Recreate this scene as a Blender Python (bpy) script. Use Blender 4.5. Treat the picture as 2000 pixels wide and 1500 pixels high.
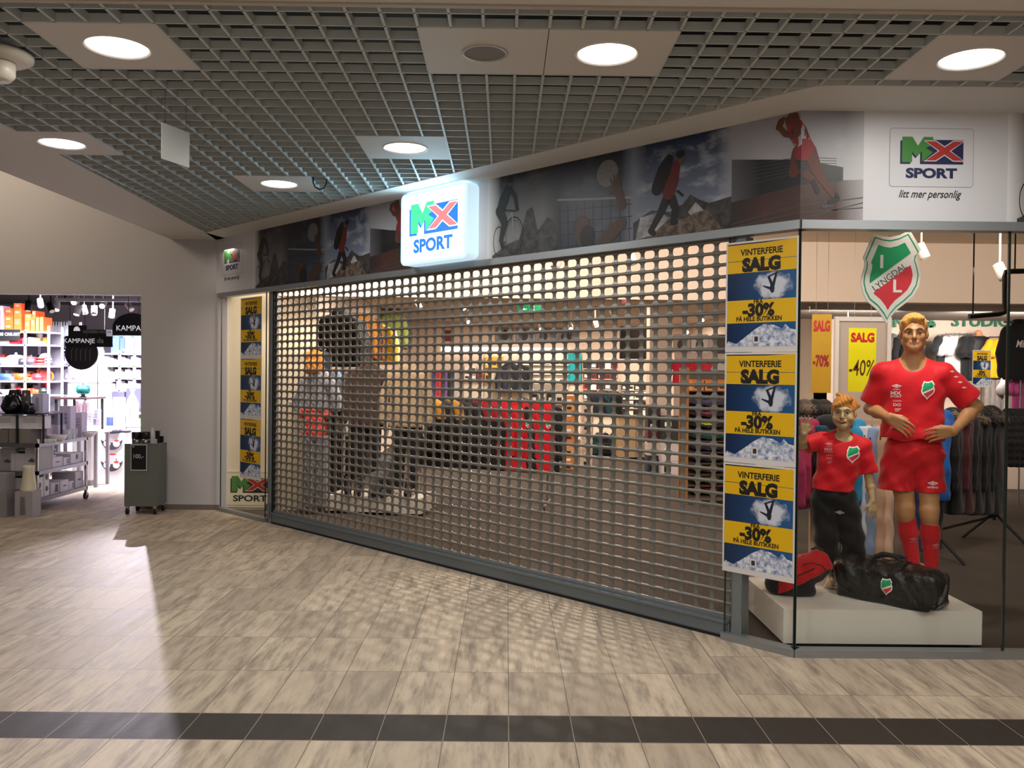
import bpy, bmesh, math, random
import numpy as np
from mathutils import Vector, Matrix

for _o in list(bpy.data.objects):
    bpy.data.objects.remove(_o)
SC = bpy.context.scene
COL = SC.collection
PI = math.pi
random.seed(7)

# ---------------------------------------------------------------- camera
F_PX, YAW, PITCH, ROLL, EYE = 1664.6, -.0065, -.0115, .0104, 1.669
_cy, _sy, _cp, _sp, _cr, _sr = math.cos(YAW), math.sin(YAW), math.cos(PITCH), math.sin(PITCH), math.cos(ROLL), math.sin(ROLL)
_r0 = Vector((_cy, _sy, 0)); _f0 = Vector((-_sy, _cy, 0)); _u0 = Vector((0, 0, 1))
CF = _f0 * _cp + _u0 * _sp
_u1 = _u0 * _cp - _f0 * _sp
CR = _r0 * _cr + _u1 * _sr
CU = _u1 * _cr - _r0 * _sr
CO = Vector((0, 0, EYE))
cam_data = bpy.data.cameras.new('camera')
cam = bpy.data.objects.new('camera', cam_data); COL.objects.link(cam)
cam_data.sensor_fit = 'HORIZONTAL'; cam_data.sensor_width = 36.0
cam_data.lens = 36.0 * F_PX / 2000.0
cam_data.clip_start = .05; cam_data.clip_end = 120
M = Matrix.Identity(4)
for i in range(3):
    M[i][0], M[i][1], M[i][2], M[i][3] = CR[i], CU[i], -CF[i], CO[i]
cam.matrix_world = M
SC.camera = cam

# ---------------------------------------------------------------- view, world, big lights
SC.view_settings.view_transform = 'Standard'
SC.view_settings.look = 'None'
SC.view_settings.gamma = 1.0
SC.view_settings.exposure = 0.0
SC.view_settings.use_curve_mapping = False
world = bpy.data.worlds.new('world'); SC.world = world
world.use_nodes = True
world.node_tree.nodes['Background'].inputs[0].default_value = (.97, 1.0, .96, 1)
world.node_tree.nodes['Background'].inputs[1].default_value = .065

def lamp(kind, name, loc, power, color=(1, 1, 1), size=.3, target=None, size_y=None, spread=None, spot=None, blend=.5):
    d = bpy.data.lights.new(name, kind)
    d.energy = power; d.color = color
    if kind == 'AREA':
        d.shape = 'RECTANGLE' if size_y else 'DISK'
        d.size = size
        if size_y: d.size_y = size_y
        if spread: d.spread = math.radians(spread)
    else:
        d.shadow_soft_size = size
    if kind == 'SPOT':
        d.spot_size = math.radians(spot or 90); d.spot_blend = blend
    o = bpy.data.objects.new(name, d); COL.objects.link(o)
    o.location = loc
    if target is not None:
        o.rotation_euler = (Vector(target) - Vector(loc)).to_track_quat('-Z', 'Y').to_euler()
    return o

WARM = (1.0, .87, .76); COOL = (.93, .9, 1.0); HALL = (1.0, .955, .89)
# mall concourse: lamps further back along the passage (behind the photographer)
for i, (x, y) in enumerate([(-2.1, 1.2), (.9, 1.2), (3.6, 1.6), (-2.1, -2), (1.2, -2)]):
    lamp('AREA', 'concourse_light', (x, y, 3.2), 47, HALL, .5)
# tall light well on the left
lamp('AREA', 'light_well_light', (-6.3, 8.3, 4.7), 46, (1.0, .82, .6), 1.2, (-6.3, 10.3, 3.3))
# sports shop
for (x, y, p, sx, sy) in [(-1.9, 9.35, 46, .9, .3), (-.2, 8.7, 46, 1.6, .5), (1.6, 8.0, 48, 1.8, .8), (3.6, 7.2, 62, 2.2, 1.2), (6.0, 7.6, 36, 2.0, 1.4)]:
    lamp('AREA', 'shop_front_light', (x, y, 3.1), p, WARM, sx, (x - .1, 10.1, 1.9), sy)
for (x, y, p) in [(-1.4, 12.2, 70), (1.2, 12.4, 60), (-1.2, 16, 85), (1.8, 16, 85), (.6, 19.6, 190), (3.2, 19.8, 120)]:
    lamp('AREA', 'shop_back_light', (x, y, 2.9), p, (1.0, .86, .73), 1.4, None, 1.4)
for (x, y, p) in [(4.6, 11.2, 52), (6.6, 11.2, 85)]:
    lamp('AREA', 'studio_light', (x, y, 2.5), p, (1.0, .9, .82), 1.2, (x, 13, 1.7), .6)
# kitchenware shop: white, far brighter than the concourse
for (x, y, p) in [(-5.6, 12.6, 200), (-7.0, 12.2, 210), (-6.4, 14.6, 270)]:
    lamp('AREA', 'kitchen_shop_light', (x, y, 2.75), p, COOL, 1.0, (x - .3, y + 1.2, .4), .8, 115)
lamp('SPOT', 'added_crest_spot', (2.15, 5.11, 3.2), 48, WARM, .03, (2.32, 5.33, 2.4), None, None, 80, .6)  # added spot without a visible fixture, brightens the hanging shield
lamp('AREA', 'added_panel_light', (-3.0, 10.08, 3.1), 9, WARM, .7, None, .25)  # added unseen lamp, brightens the cream wall behind the narrow window
lamp('SPOT', 'added_window_spot', (2.55, 5.25, 3.12), 130, WARM, .06, (2.6, 6.6, 1.3), None, None, 75, .6)  # added unseen spot, front light for the sale cards and the man's chest
lamp('SPOT', 'kitchen_shop_spot', (-5.33, 12.33, 2.2), 700, (.93, .84, .96), .012, (-1.3, 3.7, 0), None, None, 44, .7)
lamp('SPOT', 'shop_track_light', (.95, 8.7, 3.05), 260, WARM, .02, (.0, 6.3, 0), None, None, 46, .8)
# ---------------------------------------------------------------- materials
def lin(c):
    if isinstance(c, str):
        c = c.lstrip('#'); c = tuple(int(c[i:i + 2], 16) / 255 for i in (0, 2, 4))
    return tuple((v / 12.92 if v <= .04045 else ((v + .055) / 1.055) ** 2.4) for v in c)

_MC = {}
def mat(color, rough=.6, metal=0., emit=0., spec=None, name=None, sheen=0., coat=0.):
    key = (str(color), rough, metal, emit, spec, sheen, coat)
    if key in _MC: return _MC[key]
    m = bpy.data.materials.new(name or ('paint_' + str(color).strip('#').replace(' ', '')))
    m.use_nodes = True
    b = m.node_tree.nodes['Principled BSDF']
    c = (*lin(color), 1)
    b.inputs['Base Color'].default_value = c
    b.inputs['Roughness'].default_value = rough
    b.inputs['Metallic'].default_value = metal
    if spec is not None: b.inputs['Specular IOR Level'].default_value = spec
    if sheen: b.inputs['Sheen Weight'].default_value = sheen
    if coat: b.inputs['Coat Weight'].default_value = coat
    if emit:
        b.inputs['Emission Color'].default_value = c
        b.inputs['Emission Strength'].default_value = emit
    _MC[key] = m
    return m

class NT:
    """small node-tree builder"""
    def __init__(s, name):
        s.m = bpy.data.materials.new(name); s.m.use_nodes = True
        s.t = s.m.node_tree; s.b = s.t.nodes['Principled BSDF']; s.out = s.t.nodes['Material Output']
    def n(s, typ, **kw):
        x = s.t.nodes.new(typ)
        for k, v in kw.items():
            if k.startswith('i_'):
                key = k[2:]; key = int(key) if key.isdigit() else key.replace('_', ' ')
                s.inp(x, key, v)
            else: setattr(x, k, v)
        return x
    def inp(s, x, key, v):
        if isinstance(v, bpy.types.NodeSocket): s.t.links.new(v, x.inputs[key])
        else: x.inputs[key].default_value = v
    def math(s, op, a, b=0., c=None):
        x = s.n('ShaderNodeMath', operation=op); s.inp(x, 0, a); s.inp(x, 1, b)
        if c is not None: s.inp(x, 2, c)
        return x.outputs[0]
    def mix(s, f, a, b):
        x = s.n('ShaderNodeMix', data_type='RGBA')
        s.inp(x, 0, f); s.inp(x, 6, a); s.inp(x, 7, b)
        return x.outputs[2]
    def ramp(s, f, stops):
        x = s.n('ShaderNodeValToRGB'); s.inp(x, 0, f)
        e = x.color_ramp.elements
        while len(e) < len(stops): e.new(.5)
        for k, (p, c) in enumerate(stops):
            e[k].position = p; e[k].color = (*lin(c), 1) if not isinstance(c, float) else (c, c, c, 1)
        return x.outputs[0]
    def coord(s, kind='Object', scale=(1, 1, 1)):
        t = s.n('ShaderNodeTexCoord'); mp = s.n('ShaderNodeMapping')
        s.t.links.new(t.outputs[kind], mp.inputs[0]); mp.inputs['Scale'].default_value = scale
        return mp.outputs[0]
    def noise(s, vec, scale, detail=3., rough=.5):
        x = s.n('ShaderNodeTexNoise'); s.inp(x, 'Vector', vec)
        x.inputs['Scale'].default_value = scale; x.inputs['Detail'].default_value = detail; x.inputs['Roughness'].default_value = rough
        return x.outputs[0]
    def bump(s, h, strength=.3, dist=.01):
        x = s.n('ShaderNodeBump'); s.inp(x, 'Height', h); x.inputs['Strength'].default_value = strength; x.inputs['Distance'].default_value = dist
        s.t.links.new(x.outputs[0], s.b.inputs['Normal'])
    def col(s, v): s.inp(s.b, 'Base Color', v)

def C4(c): return (*lin(c), 1)

def fabric(color, rough=.85, scale=9., amt=.25, name=None):
    key = ('fab', color, rough, scale, amt)
    if key in _MC: return _MC[key]
    t = NT(name or 'fabric_' + color.strip('#'))
    v = t.coord('Object')
    n = t.noise(v, scale, 3)
    t.col(C4(color)); t.b.inputs['Roughness'].default_value = rough
    t.b.inputs['Specular IOR Level'].default_value = .25
    t.b.inputs['Sheen Weight'].default_value = .15
    t.bump(n, amt, .03)
    _MC[key] = t.m
    return t.m

# ---------------------------------------------------------------- picture coordinates -> points of the place
def ray(px, py): return CF + CR * ((px - 1000) / F_PX) + CU * ((750 - py) / F_PX)
def at(px, py, Y):
    d = ray(px, py); return CO + d * (Y / d.y)
def atz(px, py, z=0.):
    d = ray(px, py); return CO + d * ((z - EYE) / d.z)
def atf(px, py, c=6.8):          # on the slanted shop front  x + y = c
    d = ray(px, py); return CO + d * (c / (d.x + d.y))

# ---------------------------------------------------------------- mesh builder
class MB:
    def __init__(s): s.v = []; s.f = []; s.mi = []; s.uv = None; s.sm = []
    def add(s, v, f, mi=0, smooth=False):
        o = len(s.v); s.v += [tuple(p) for p in v]
        for q in f: s.f.append(tuple(i + o for i in q)); s.mi.append(mi); s.sm.append(smooth)
        return s
    def box(s, x0, x1, y0, y1, z0, z1, mi=0, bev=0.):
        if bev:
            b = bev
            v = []
            for (z, k) in ((z0, b), (z0 + b, 0), (z1 - b, 0), (z1, b)):
                for (sx, sy) in ((0, 0), (1, 0), (1, 1), (0, 1)):
                    X0, X1, Y0, Y1 = x0 + k, x1 - k, y0 + k, y1 - k
                    cx, cy = (X1 if sx else X0), (Y1 if sy else Y0)
                    if k: v.append((cx, cy, z))
                    else:
                        v.append((cx - (b if sx else -b), cy, z) if sx == sy else (cx, cy - (b if sy else -b), z))
                        v.append((cx, cy - (b if sy else -b), z) if sx == sy else (cx - (b if sx else -b), cy, z))
            f = [(3, 2, 1, 0), (20, 21, 22, 23)]
            for k in range(8): f.append((4 + k, 4 + (k + 1) % 8, 12 + (k + 1) % 8, 12 + k))
            for c in range(4):
                a = 4 + 2 * c; n = (c + 1) % 4
                f.append((c, a + 1, a)) ; f.append((c, n, 4 + 2 * n, a + 1))
                a2 = 12 + 2 * c
                f.append((20 + c, a2, a2 + 1)); f.append((20 + c, a2 + 1, 12 + 2 * n, 20 + n))
            return s.add(v, f, mi)
        v = [(x0, y0, z0), (x1, y0, z0), (x1, y1, z0), (x0, y1, z0), (x0, y0, z1), (x1, y0, z1), (x1, y1, z1), (x0, y1, z1)]
        return s.add(v, [(3, 2, 1, 0), (4, 5, 6, 7), (0, 1, 5, 4), (1, 2, 6, 5), (2, 3, 7, 6), (3, 0, 4, 7)], mi)
    def quad(s, a, b, c, d, mi=0): return s.add([a, b, c, d], [(0, 1, 2, 3)], mi)
    def prism(s, poly, z0, z1, mi=0):
        n = len(poly)
        v = [(x, y, z0) for x, y in poly] + [(x, y, z1) for x, y in poly]
        f = [tuple(range(n - 1, -1, -1)), tuple(range(n, 2 * n))] + [(i, (i + 1) % n, n + (i + 1) % n, n + i) for i in range(n)]
        return s.add(v, f, mi)
    def plate(s, poly, y0, y1, mi=0):      # outline in x,z ; thickness in y
        n = len(poly)
        v = [(x, y0, z) for x, z in poly] + [(x, y1, z) for x, z in poly]
        f = [tuple(range(n)), tuple(range(2 * n - 1, n - 1, -1))] + [((i + 1) % n, i, n + i, n + (i + 1) % n) for i in range(n)]
        return s.add(v, f, mi)
    def flat(s, poly, y, mi=0):            # outline in x,z seen from -y
        return s.add([(x, y, z) for x, z in poly], [tuple(range(len(poly)))], mi)
    def cyl(s, c, r, z0, z1, seg=20, mi=0, r2=None, axis='z', smooth=True, caps=True):
        r2 = r if r2 is None else r2
        v = []
        for (z, rr) in ((z0, r), (z1, r2)):
            for k in range(seg):
                a = 2 * PI * k / seg; p = (rr * math.cos(a), rr * math.sin(a), z)
                if axis == 'x': p = (p[2], p[0], p[1])
                elif axis == 'y': p = (p[1], p[2], p[0])
                v.append((p[0] + c[0], p[1] + c[1], p[2] + c[2]))
        s.add(v, [(k, (k + 1) % seg, seg + (k + 1) % seg, seg + k) for k in range(seg)], mi, smooth)
        if caps: s.add(v, [tuple(range(seg - 1, -1, -1)), tuple(range(seg, 2 * seg))], mi)
        return s
    def lathe(s, prof, seg=24, mi=0, c=(0, 0, 0), smooth=True, caps=True):
        v = []; n = len(prof)
        for (r, z) in prof:
            for k in range(seg):
                a = 2 * PI * k / seg
                v.append((c[0] + r * math.cos(a), c[1] + r * math.sin(a), c[2] + z))
        f = []
        for i in range(n - 1):
            for k in range(seg):
                f.append((i * seg + k, i * seg + (k + 1) % seg, (i + 1) * seg + (k + 1) % seg, (i + 1) * seg + k))
        s.add(v, f, mi, smooth)
        if caps and prof[0][0] > 1e-6: s.add(v[:seg], [tuple(range(seg - 1, -1, -1))], mi)
        if caps and prof[-1][0] > 1e-6: s.add(v[-seg:], [tuple(range(seg))], mi)
        return s
    def tube(s, path, r, seg=10, mi=0, closed=False):
        P = [Vector(p) for p in path]; n = len(P); R = r if isinstance(r, (list, tuple)) else [r] * n
        up = Vector((0, 0, 1)); v = []; prev = None
        for i in range(n):
            t = (P[(i + 1) % n] - P[i - 1]) if closed else (P[min(i + 1, n - 1)] - P[max(i - 1, 0)])
            t.normalize()
            if prev is None:
                a = up if abs(t.dot(up)) < .95 else Vector((1, 0, 0))
                u = t.cross(a).normalized()
            else:
                u = (prev - t * prev.dot(t)).normalized()
            prev = u; w = t.cross(u)
            for k in range(seg):
                an = 2 * PI * k / seg
                v.append(tuple(P[i] + (u * math.cos(an) + w * math.sin(an)) * R[i]))
        f = []
        for i in range(n if closed else n - 1):
            j = (i + 1) % n
            for k in range(seg):
                f.append((i * seg + k, j * seg + k, j * seg + (k + 1) % seg, i * seg + (k + 1) % seg))
        s.add(v, f, mi, True)
        if not closed:
            s.add(v[:seg], [tuple(range(seg))], mi); s.add(v[-seg:], [tuple(range(seg - 1, -1, -1))], mi)
        return s
    def ell(s, c, r, mi=0, su=16, sv=10):
        v = [(c[0], c[1], c[2] + r[2])]
        for i in range(1, sv):
            p = PI * i / sv
            for k in range(su):
                a = 2 * PI * k / su
                v.append((c[0] + r[0] * math.sin(p) * math.cos(a), c[1] + r[1] * math.sin(p) * math.sin(a), c[2] + r[2] * math.cos(p)))
        v.append((c[0], c[1], c[2] - r[2])); L = len(v) - 1
        f = [(0, 1 + k, 1 + (k + 1) % su) for k in range(su)]
        for i in range(sv - 2):
            for k in range(su):
                a = 1 + i * su
                f.append((a + k, a + su + k, a + su + (k + 1) % su, a + (k + 1) % su))
        a = 1 + (sv - 2) * su
        f += [(L, a + (k + 1) % su, a + k) for k in range(su)]
        return s.add(v, f, mi, True)
    def text(s, st, size, x, z, y, mi=0, align='C', sx=1., bold=0., shear=0., depth=0., rot=0.):
        v, f = text_geo(st, bold, shear)
        xs = [p[0] for p in v] or [0]
        w = (max(xs) - min(xs)) * size * sx; x0 = min(xs) * size * sx
        ox = x - x0 - (w / 2 if align == 'C' else w if align == 'R' else 0)
        cr, sr = math.cos(rot), math.sin(rot)
        out = []
        for p in v:
            X, Z = ox + p[0] * size * sx - x, p[1] * size
            out.append((x + X * cr - Z * sr, y, z + X * sr + Z * cr))
        return s.add(out, f, mi)
    def xf(s, m):
        s.v = [tuple(m @ Vector(p)) for p in s.v]; return s
    def build(s, name, mats, parent=None, loc=None, rz=0., smooth_all=None, mesh=None):
        me = bpy.data.meshes.new(name)
        me.from_pydata(s.v, [], s.f)
        mats = mats if isinstance(mats, (list, tuple)) else [mats]
        for m in mats: me.materials.append(m)
        me.polygons.foreach_set('material_index', [min(i, len(mats) - 1) for i in s.mi])
        me.polygons.foreach_set('use_smooth', s.sm if smooth_all is None else [smooth_all] * len(s.f))
        me.update()
        o = bpy.data.objects.new(name, me); COL.objects.link(o)
        if parent: o.parent = parent
        if loc is not None: o.location = loc
        o.rotation_euler[2] = rz
        return o

_TC = {}
def text_geo(st, bold=0., shear=0.):
    key = (st, bold, shear)
    if key in _TC: return _TC[key]
    cu = bpy.data.curves.new('glyphs', 'FONT'); cu.body = st; cu.size = 1.0; cu.offset = bold; cu.shear = shear
    cu.resolution_u = 3; cu.fill_mode = 'FRONT'
    o = bpy.data.objects.new('glyphs', cu); COL.objects.link(o)
    dg = bpy.context.evaluated_depsgraph_get()
    me = bpy.data.meshes.new_from_object(o.evaluated_get(dg))
    v = [tuple(p.co[:2]) for p in me.vertices]; f = [tuple(p.vertices) for p in me.polygons]
    # faces to look along -y once laid out in x,z
    bpy.data.objects.remove(o); bpy.data.curves.remove(cu); bpy.data.meshes.remove(me)
    _TC[key] = (v, f)
    return _TC[key]

# ---------------------------------------------------------------- naming
def tag(o, label=None, cat=None, group=None, kind=None):
    if label: o['label'] = label
    if cat: o['category'] = cat
    if group: o['group'] = group
    if kind: o['kind'] = kind
    return o
def thing(name, label, cat, loc=(0, 0, 0), rz=0., group=None):
    o = bpy.data.objects.new(name, None); COL.objects.link(o)
    o.empty_display_size = .05
    o.location = loc; o.rotation_euler[2] = rz
    return tag(o, label, cat, group)
def struct(o): o['kind'] = 'structure'; return o
def dup(o, loc, rz=0., label=None, group=None, mats=None, scale=None):
    """copy of a thing with its parts and sub-parts"""
    def cp(x, par):
        c = x.copy(); COL.objects.link(c)
        if par is not None: c.parent = par
        for ch in list(x.children): cp(ch, c)
        return c
    c = cp(o, None)
    c.location = loc; c.rotation_euler[2] = rz
    if label: c['label'] = label
    if group: c['group'] = group
    if scale: c.scale = scale if isinstance(scale, (tuple, list)) else (scale,) * 3
    return c
ORD = ['first', 'second', 'third', 'fourth', 'fifth', 'sixth', 'seventh', 'eighth', 'ninth', 'tenth', 'eleventh', 'twelfth', 'thirteenth', 'fourteenth', 'fifteenth', 'sixteenth', 'seventeenth', 'eighteenth']

# ---------------------------------------------------------------- signed-distance sculpting (one continuous skin)
class Sculpt:
    def __init__(s, lo, hi, res):
        s.lo = np.array(lo, float); s.res = res
        s.n = [int(math.ceil((hi[i] - lo[i]) / res)) + 1 for i in range(3)]
        s.F = np.full(s.n, .5, np.float32)
        s.ax = [(lo[i] + res * np.arange(s.n[i])).astype(np.float32) for i in range(3)]
    def _sl(s, lo, hi):
        sl = []
        for i in range(3):
            a = max(0, int((lo[i] - s.lo[i]) / s.res)); b = min(s.n[i], int((hi[i] - s.lo[i]) / s.res) + 2)
            if b <= a: return None
            sl.append(slice(a, b))
        return tuple(sl)
    def _g(s, sl): return s.ax[0][sl[0]][:, None, None], s.ax[1][sl[1]][None, :, None], s.ax[2][sl[2]][None, None, :]
    def _put(s, sl, d, k, op):
        f = s.F[sl]
        if op == 'sub':
            d = -d
            if k > 0:
                h = np.clip(.5 + .5 * (d - f) / k, 0, 1); s.F[sl] = f + (d - f) * h + k * h * (1 - h)
            else: s.F[sl] = np.maximum(f, d)
        elif op == 'and':
            s.F[sl] = np.maximum(f, d)
        else:
            if k > 0:
                h = np.clip(.5 + .5 * (d - f) / k, 0, 1); s.F[sl] = d + (f - d) * h - k * h * (1 - h)
            else: s.F[sl] = np.minimum(f, d)
    def cone(s, a, b, ra, rb, k=.02, op='add', flat=None):
        """tapered limb from a to b; flat=(axis, factor) squeezes it"""
        a = np.array(a, float); b = np.array(b, float); m = max(ra, rb) + k + 2 * s.res
        sl = s._sl(np.minimum(a, b) - m, np.maximum(a, b) + m)
        if sl is None: return s
        X, Y, Z = s._g(sl); ba = b - a; L2 = float(ba @ ba) or 1e-9
        px, py, pz = X - a[0], Y - a[1], Z - a[2]
        t = np.clip((px * ba[0] + py * ba[1] + pz * ba[2]) / L2, 0, 1)
        dx, dy, dz = px - t * ba[0], py - t * ba[1], pz - t * ba[2]
        if flat:
            if flat[0] == 1: dy = dy * flat[1]
            elif flat[0] == 0: dx = dx * flat[1]
            else: dz = dz * flat[1]
        d = np.sqrt(dx * dx + dy * dy + dz * dz) - (ra + t * (rb - ra))
        s._put(sl, d.astype(np.float32), k, op); return s
    def ell(s, c, r, k=.02, op='add', rot=0.):
        c = np.array(c, float); R = max(r) + k + 2 * s.res
        sl = s._sl(c - R, c + R)
        if sl is None: return s
        X, Y, Z = s._g(sl); x, y, z = X - c[0], Y - c[1], Z - c[2]
        if rot:
            cr, sr = math.cos(rot), math.sin(rot); x, y = x * cr + y * sr, -x * sr + y * cr
        q = np.sqrt((x / r[0]) ** 2 + (y / r[1]) ** 2 + (z / r[2]) ** 2)
        g = np.sqrt((x / r[0] ** 2) ** 2 + (y / r[1] ** 2) ** 2 + (z / r[2] ** 2) ** 2) + 1e-6
        d = q * (q - 1) / g
        s._put(sl, np.minimum(d, .5).astype(np.float32), k, op); return s
    def rbox(s, c, h, r=.02, k=.01, op='add', rot=0.):
        c = np.array(c, float); R = np.array(h) * (1.5 if rot else 1) + k + 3 * s.res
        sl = s._sl(c - R, c + R)
        if sl is None: return s
        X, Y, Z = s._g(sl); x, y, z = X - c[0], Y - c[1], Z - c[2]
        if rot:
            cr, sr = math.cos(rot), math.sin(rot); x, y = x * cr + y * sr, -x * sr + y * cr
        qx, qy, qz = np.abs(x) - h[0] + r, np.abs(y) - h[1] + r, np.abs(z) - h[2] + r
        d = np.sqrt(np.maximum(qx, 0) ** 2 + np.maximum(qy, 0) ** 2 + np.maximum(qz, 0) ** 2) + np.minimum(np.maximum(np.maximum(qx, qy), qz), 0) - r
        s._put(sl, d.astype(np.float32), k, op); return s
    def warp(s, fn):
        X, Y, Z = s._g((slice(None),) * 3); s.F = (s.F + fn(X, Y, Z)).astype(np.float32); return s
    def cut(s, fn):
        X, Y, Z = s._g((slice(None),) * 3); s.F = np.maximum(s.F, fn(X, Y, Z).astype(np.float32)); return s
    def mesh(s, decim=None):
        F = s.F; n = F.shape
        F[0], F[-1], F[:, 0], F[:, -1], F[:, :, 0], F[:, :, -1] = .5, .5, .5, .5, .5, .5
        I = F < 0
        cnt = np.zeros([k - 1 for k in n], np.int8)
        for a in (0, 1):
            for b in (0, 1):
                for c in (0, 1):
                    cnt += I[a:n[0] - 1 + a, b:n[1] - 1 + b, c:n[2] - 1 + c]
        cells = np.argwhere((cnt > 0) & (cnt < 8))
        idx = np.full(cnt.shape, -1, np.int32); idx[tuple(cells.T)] = np.arange(len(cells))
        acc = np.zeros((len(cells), 3)); w = np.zeros(len(cells))
        i, j, k = cells.T
        corners = [(a, b, c) for a in (0, 1) for b in (0, 1) for c in (0, 1)]
        val = {q: F[i + q[0], j + q[1], k + q[2]] for q in corners}
        for q in corners:
            for ax in range(3):
                if q[ax]: continue
                p = list(q); p[ax] = 1; p = tuple(p)
                v0, v1 = val[q], val[p]; m = (v0 < 0) != (v1 < 0)
                t = np.where(m, v0 / np.where(m, v0 - v1, 1), 0)
                for d in range(3):
                    acc[:, d] += np.where(m, q[d] + (t if d == ax else 0), 0)
                w += m
        V = (cells + acc / w[:, None]) * s.res + s.lo
        faces = []
        for ax in range(3):
            u, v = (ax + 1) % 3, (ax + 2) % 3
            sa = [slice(None)] * 3; sb = [slice(None)] * 3
            sa[ax] = slice(0, n[ax] - 1); sb[ax] = slice(1, n[ax])
            ch = I[tuple(sa)] != I[tuple(sb)]
            E = np.argwhere(ch)
            E = E[(E[:, u] > 0) & (E[:, v] > 0) & (E[:, u] < n[u] - 1) & (E[:, v] < n[v] - 1)]
            ins = I[tuple(E.T)]
            def cell(du, dv):
                c = E.copy(); c[:, u] -= du; c[:, v] -= dv; return idx[tuple(c.T)]
            a, b, c, d = cell(1, 1), cell(0, 1), cell(0, 0), cell(1, 0)
            q = np.stack([a, b, c, d], 1); q[~ins] = q[~ins][:, ::-1]
            faces.append(q)
        return V, np.concatenate(faces)
    def build(s, name, mats, parent=None, loc=None, rz=0., region=None, relax=1):
        V, Q = s.mesh()
        for _ in range(relax):        # light fairing
            S = np.zeros_like(V); W = np.zeros(len(V))
            for a, b in ((0, 1), (1, 2), (2, 3), (3, 0)):
                np.add.at(S, Q[:, a], V[Q[:, b]]); np.add.at(W, Q[:, a], 1)
                np.add.at(S, Q[:, b], V[Q[:, a]]); np.add.at(W, Q[:, b], 1)
            V = V * .5 + (S / np.maximum(W, 1)[:, None]) * .5
        me = bpy.data.meshes.new(name)
        me.vertices.add(len(V)); me.vertices.foreach_set('co', V.astype(np.float32).ravel())
        me.loops.add(len(Q) * 4); me.loops.foreach_set('vertex_index', Q.astype(np.int32).ravel())
        me.polygons.add(len(Q)); me.polygons.foreach_set('loop_start', np.arange(0, len(Q) * 4, 4, dtype=np.int32))
        try: me.polygons.foreach_set('loop_total', np.full(len(Q), 4, np.int32))
        except Exception: pass
        mats = mats if isinstance(mats, (list, tuple)) else [mats]
        for m in mats: me.materials.append(m)
        if region is not None:
            c = V[Q].mean(1); me.polygons.foreach_set('material_index', region(c[:, 0], c[:, 1], c[:, 2]).astype(np.int32))
        me.polygons.foreach_set('use_smooth', np.ones(len(Q), bool))
        me.update(calc_edges=True); me.validate()
        o = bpy.data.objects.new(name, me); COL.objects.link(o)
        if parent: o.parent = parent
        if loc is not None: o.location = loc
        o.rotation_euler[2] = rz
        return o
def obj_of(name, me, parent=None, loc=(0, 0, 0), rz=0., mats=None):
    o = bpy.data.objects.new(name, me); COL.objects.link(o)
    if parent: o.parent = parent
    o.location = loc; o.rotation_euler[2] = rz
    if mats:
        for k, m in enumerate(mats):
            if m: o.material_slots[k].link = 'OBJECT'; o.material_slots[k].material = m
    return o
# ================================================================ THE SETTING
FX, FY = -3.46, 10.26            # left end of the slanted shop front; local x runs along it, -y faces the concourse
FRZ = -PI / 4
CORNER = 7.347                   # its length up to the corner
FRONT_Y = 5.065                  # the straight front beyond the corner
CX, CYY = FX + CORNER * .70711, FY - CORNER * .70711
def fl(x, y=0.): return (FX + (x + y) * .70711, FY + (-x + y) * .70711)
CEIL = 3.2475

# ---- materials of the shell
t = NT('painted_plaster'); n = t.noise(t.coord('Object'), 60, 2); t.col(C4('#b6b3b6')); t.bump(n, .04, .004); t.b.inputs['Roughness'].default_value = .75
M_WALL = t.m
M_WHITE = mat('#c9c4bd', .6); M_CEIL = mat('#c6c3c0', .7); M_ALU = mat('#9fa5a9', .38, .75); M_ALU_D = mat('#7d858b', .4, .7)
M_BLACK = mat('#0d0d0f', .6); M_DARK = mat('#1b1b1e', .7); M_STEEL = mat('#b9bbbe', .25, .9); M_CHROME = mat('#d9dadd', .12, 1.)
M_RUBBER = mat('#131314', .8); M_PLENUM = mat('#0b0907', .9)

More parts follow.
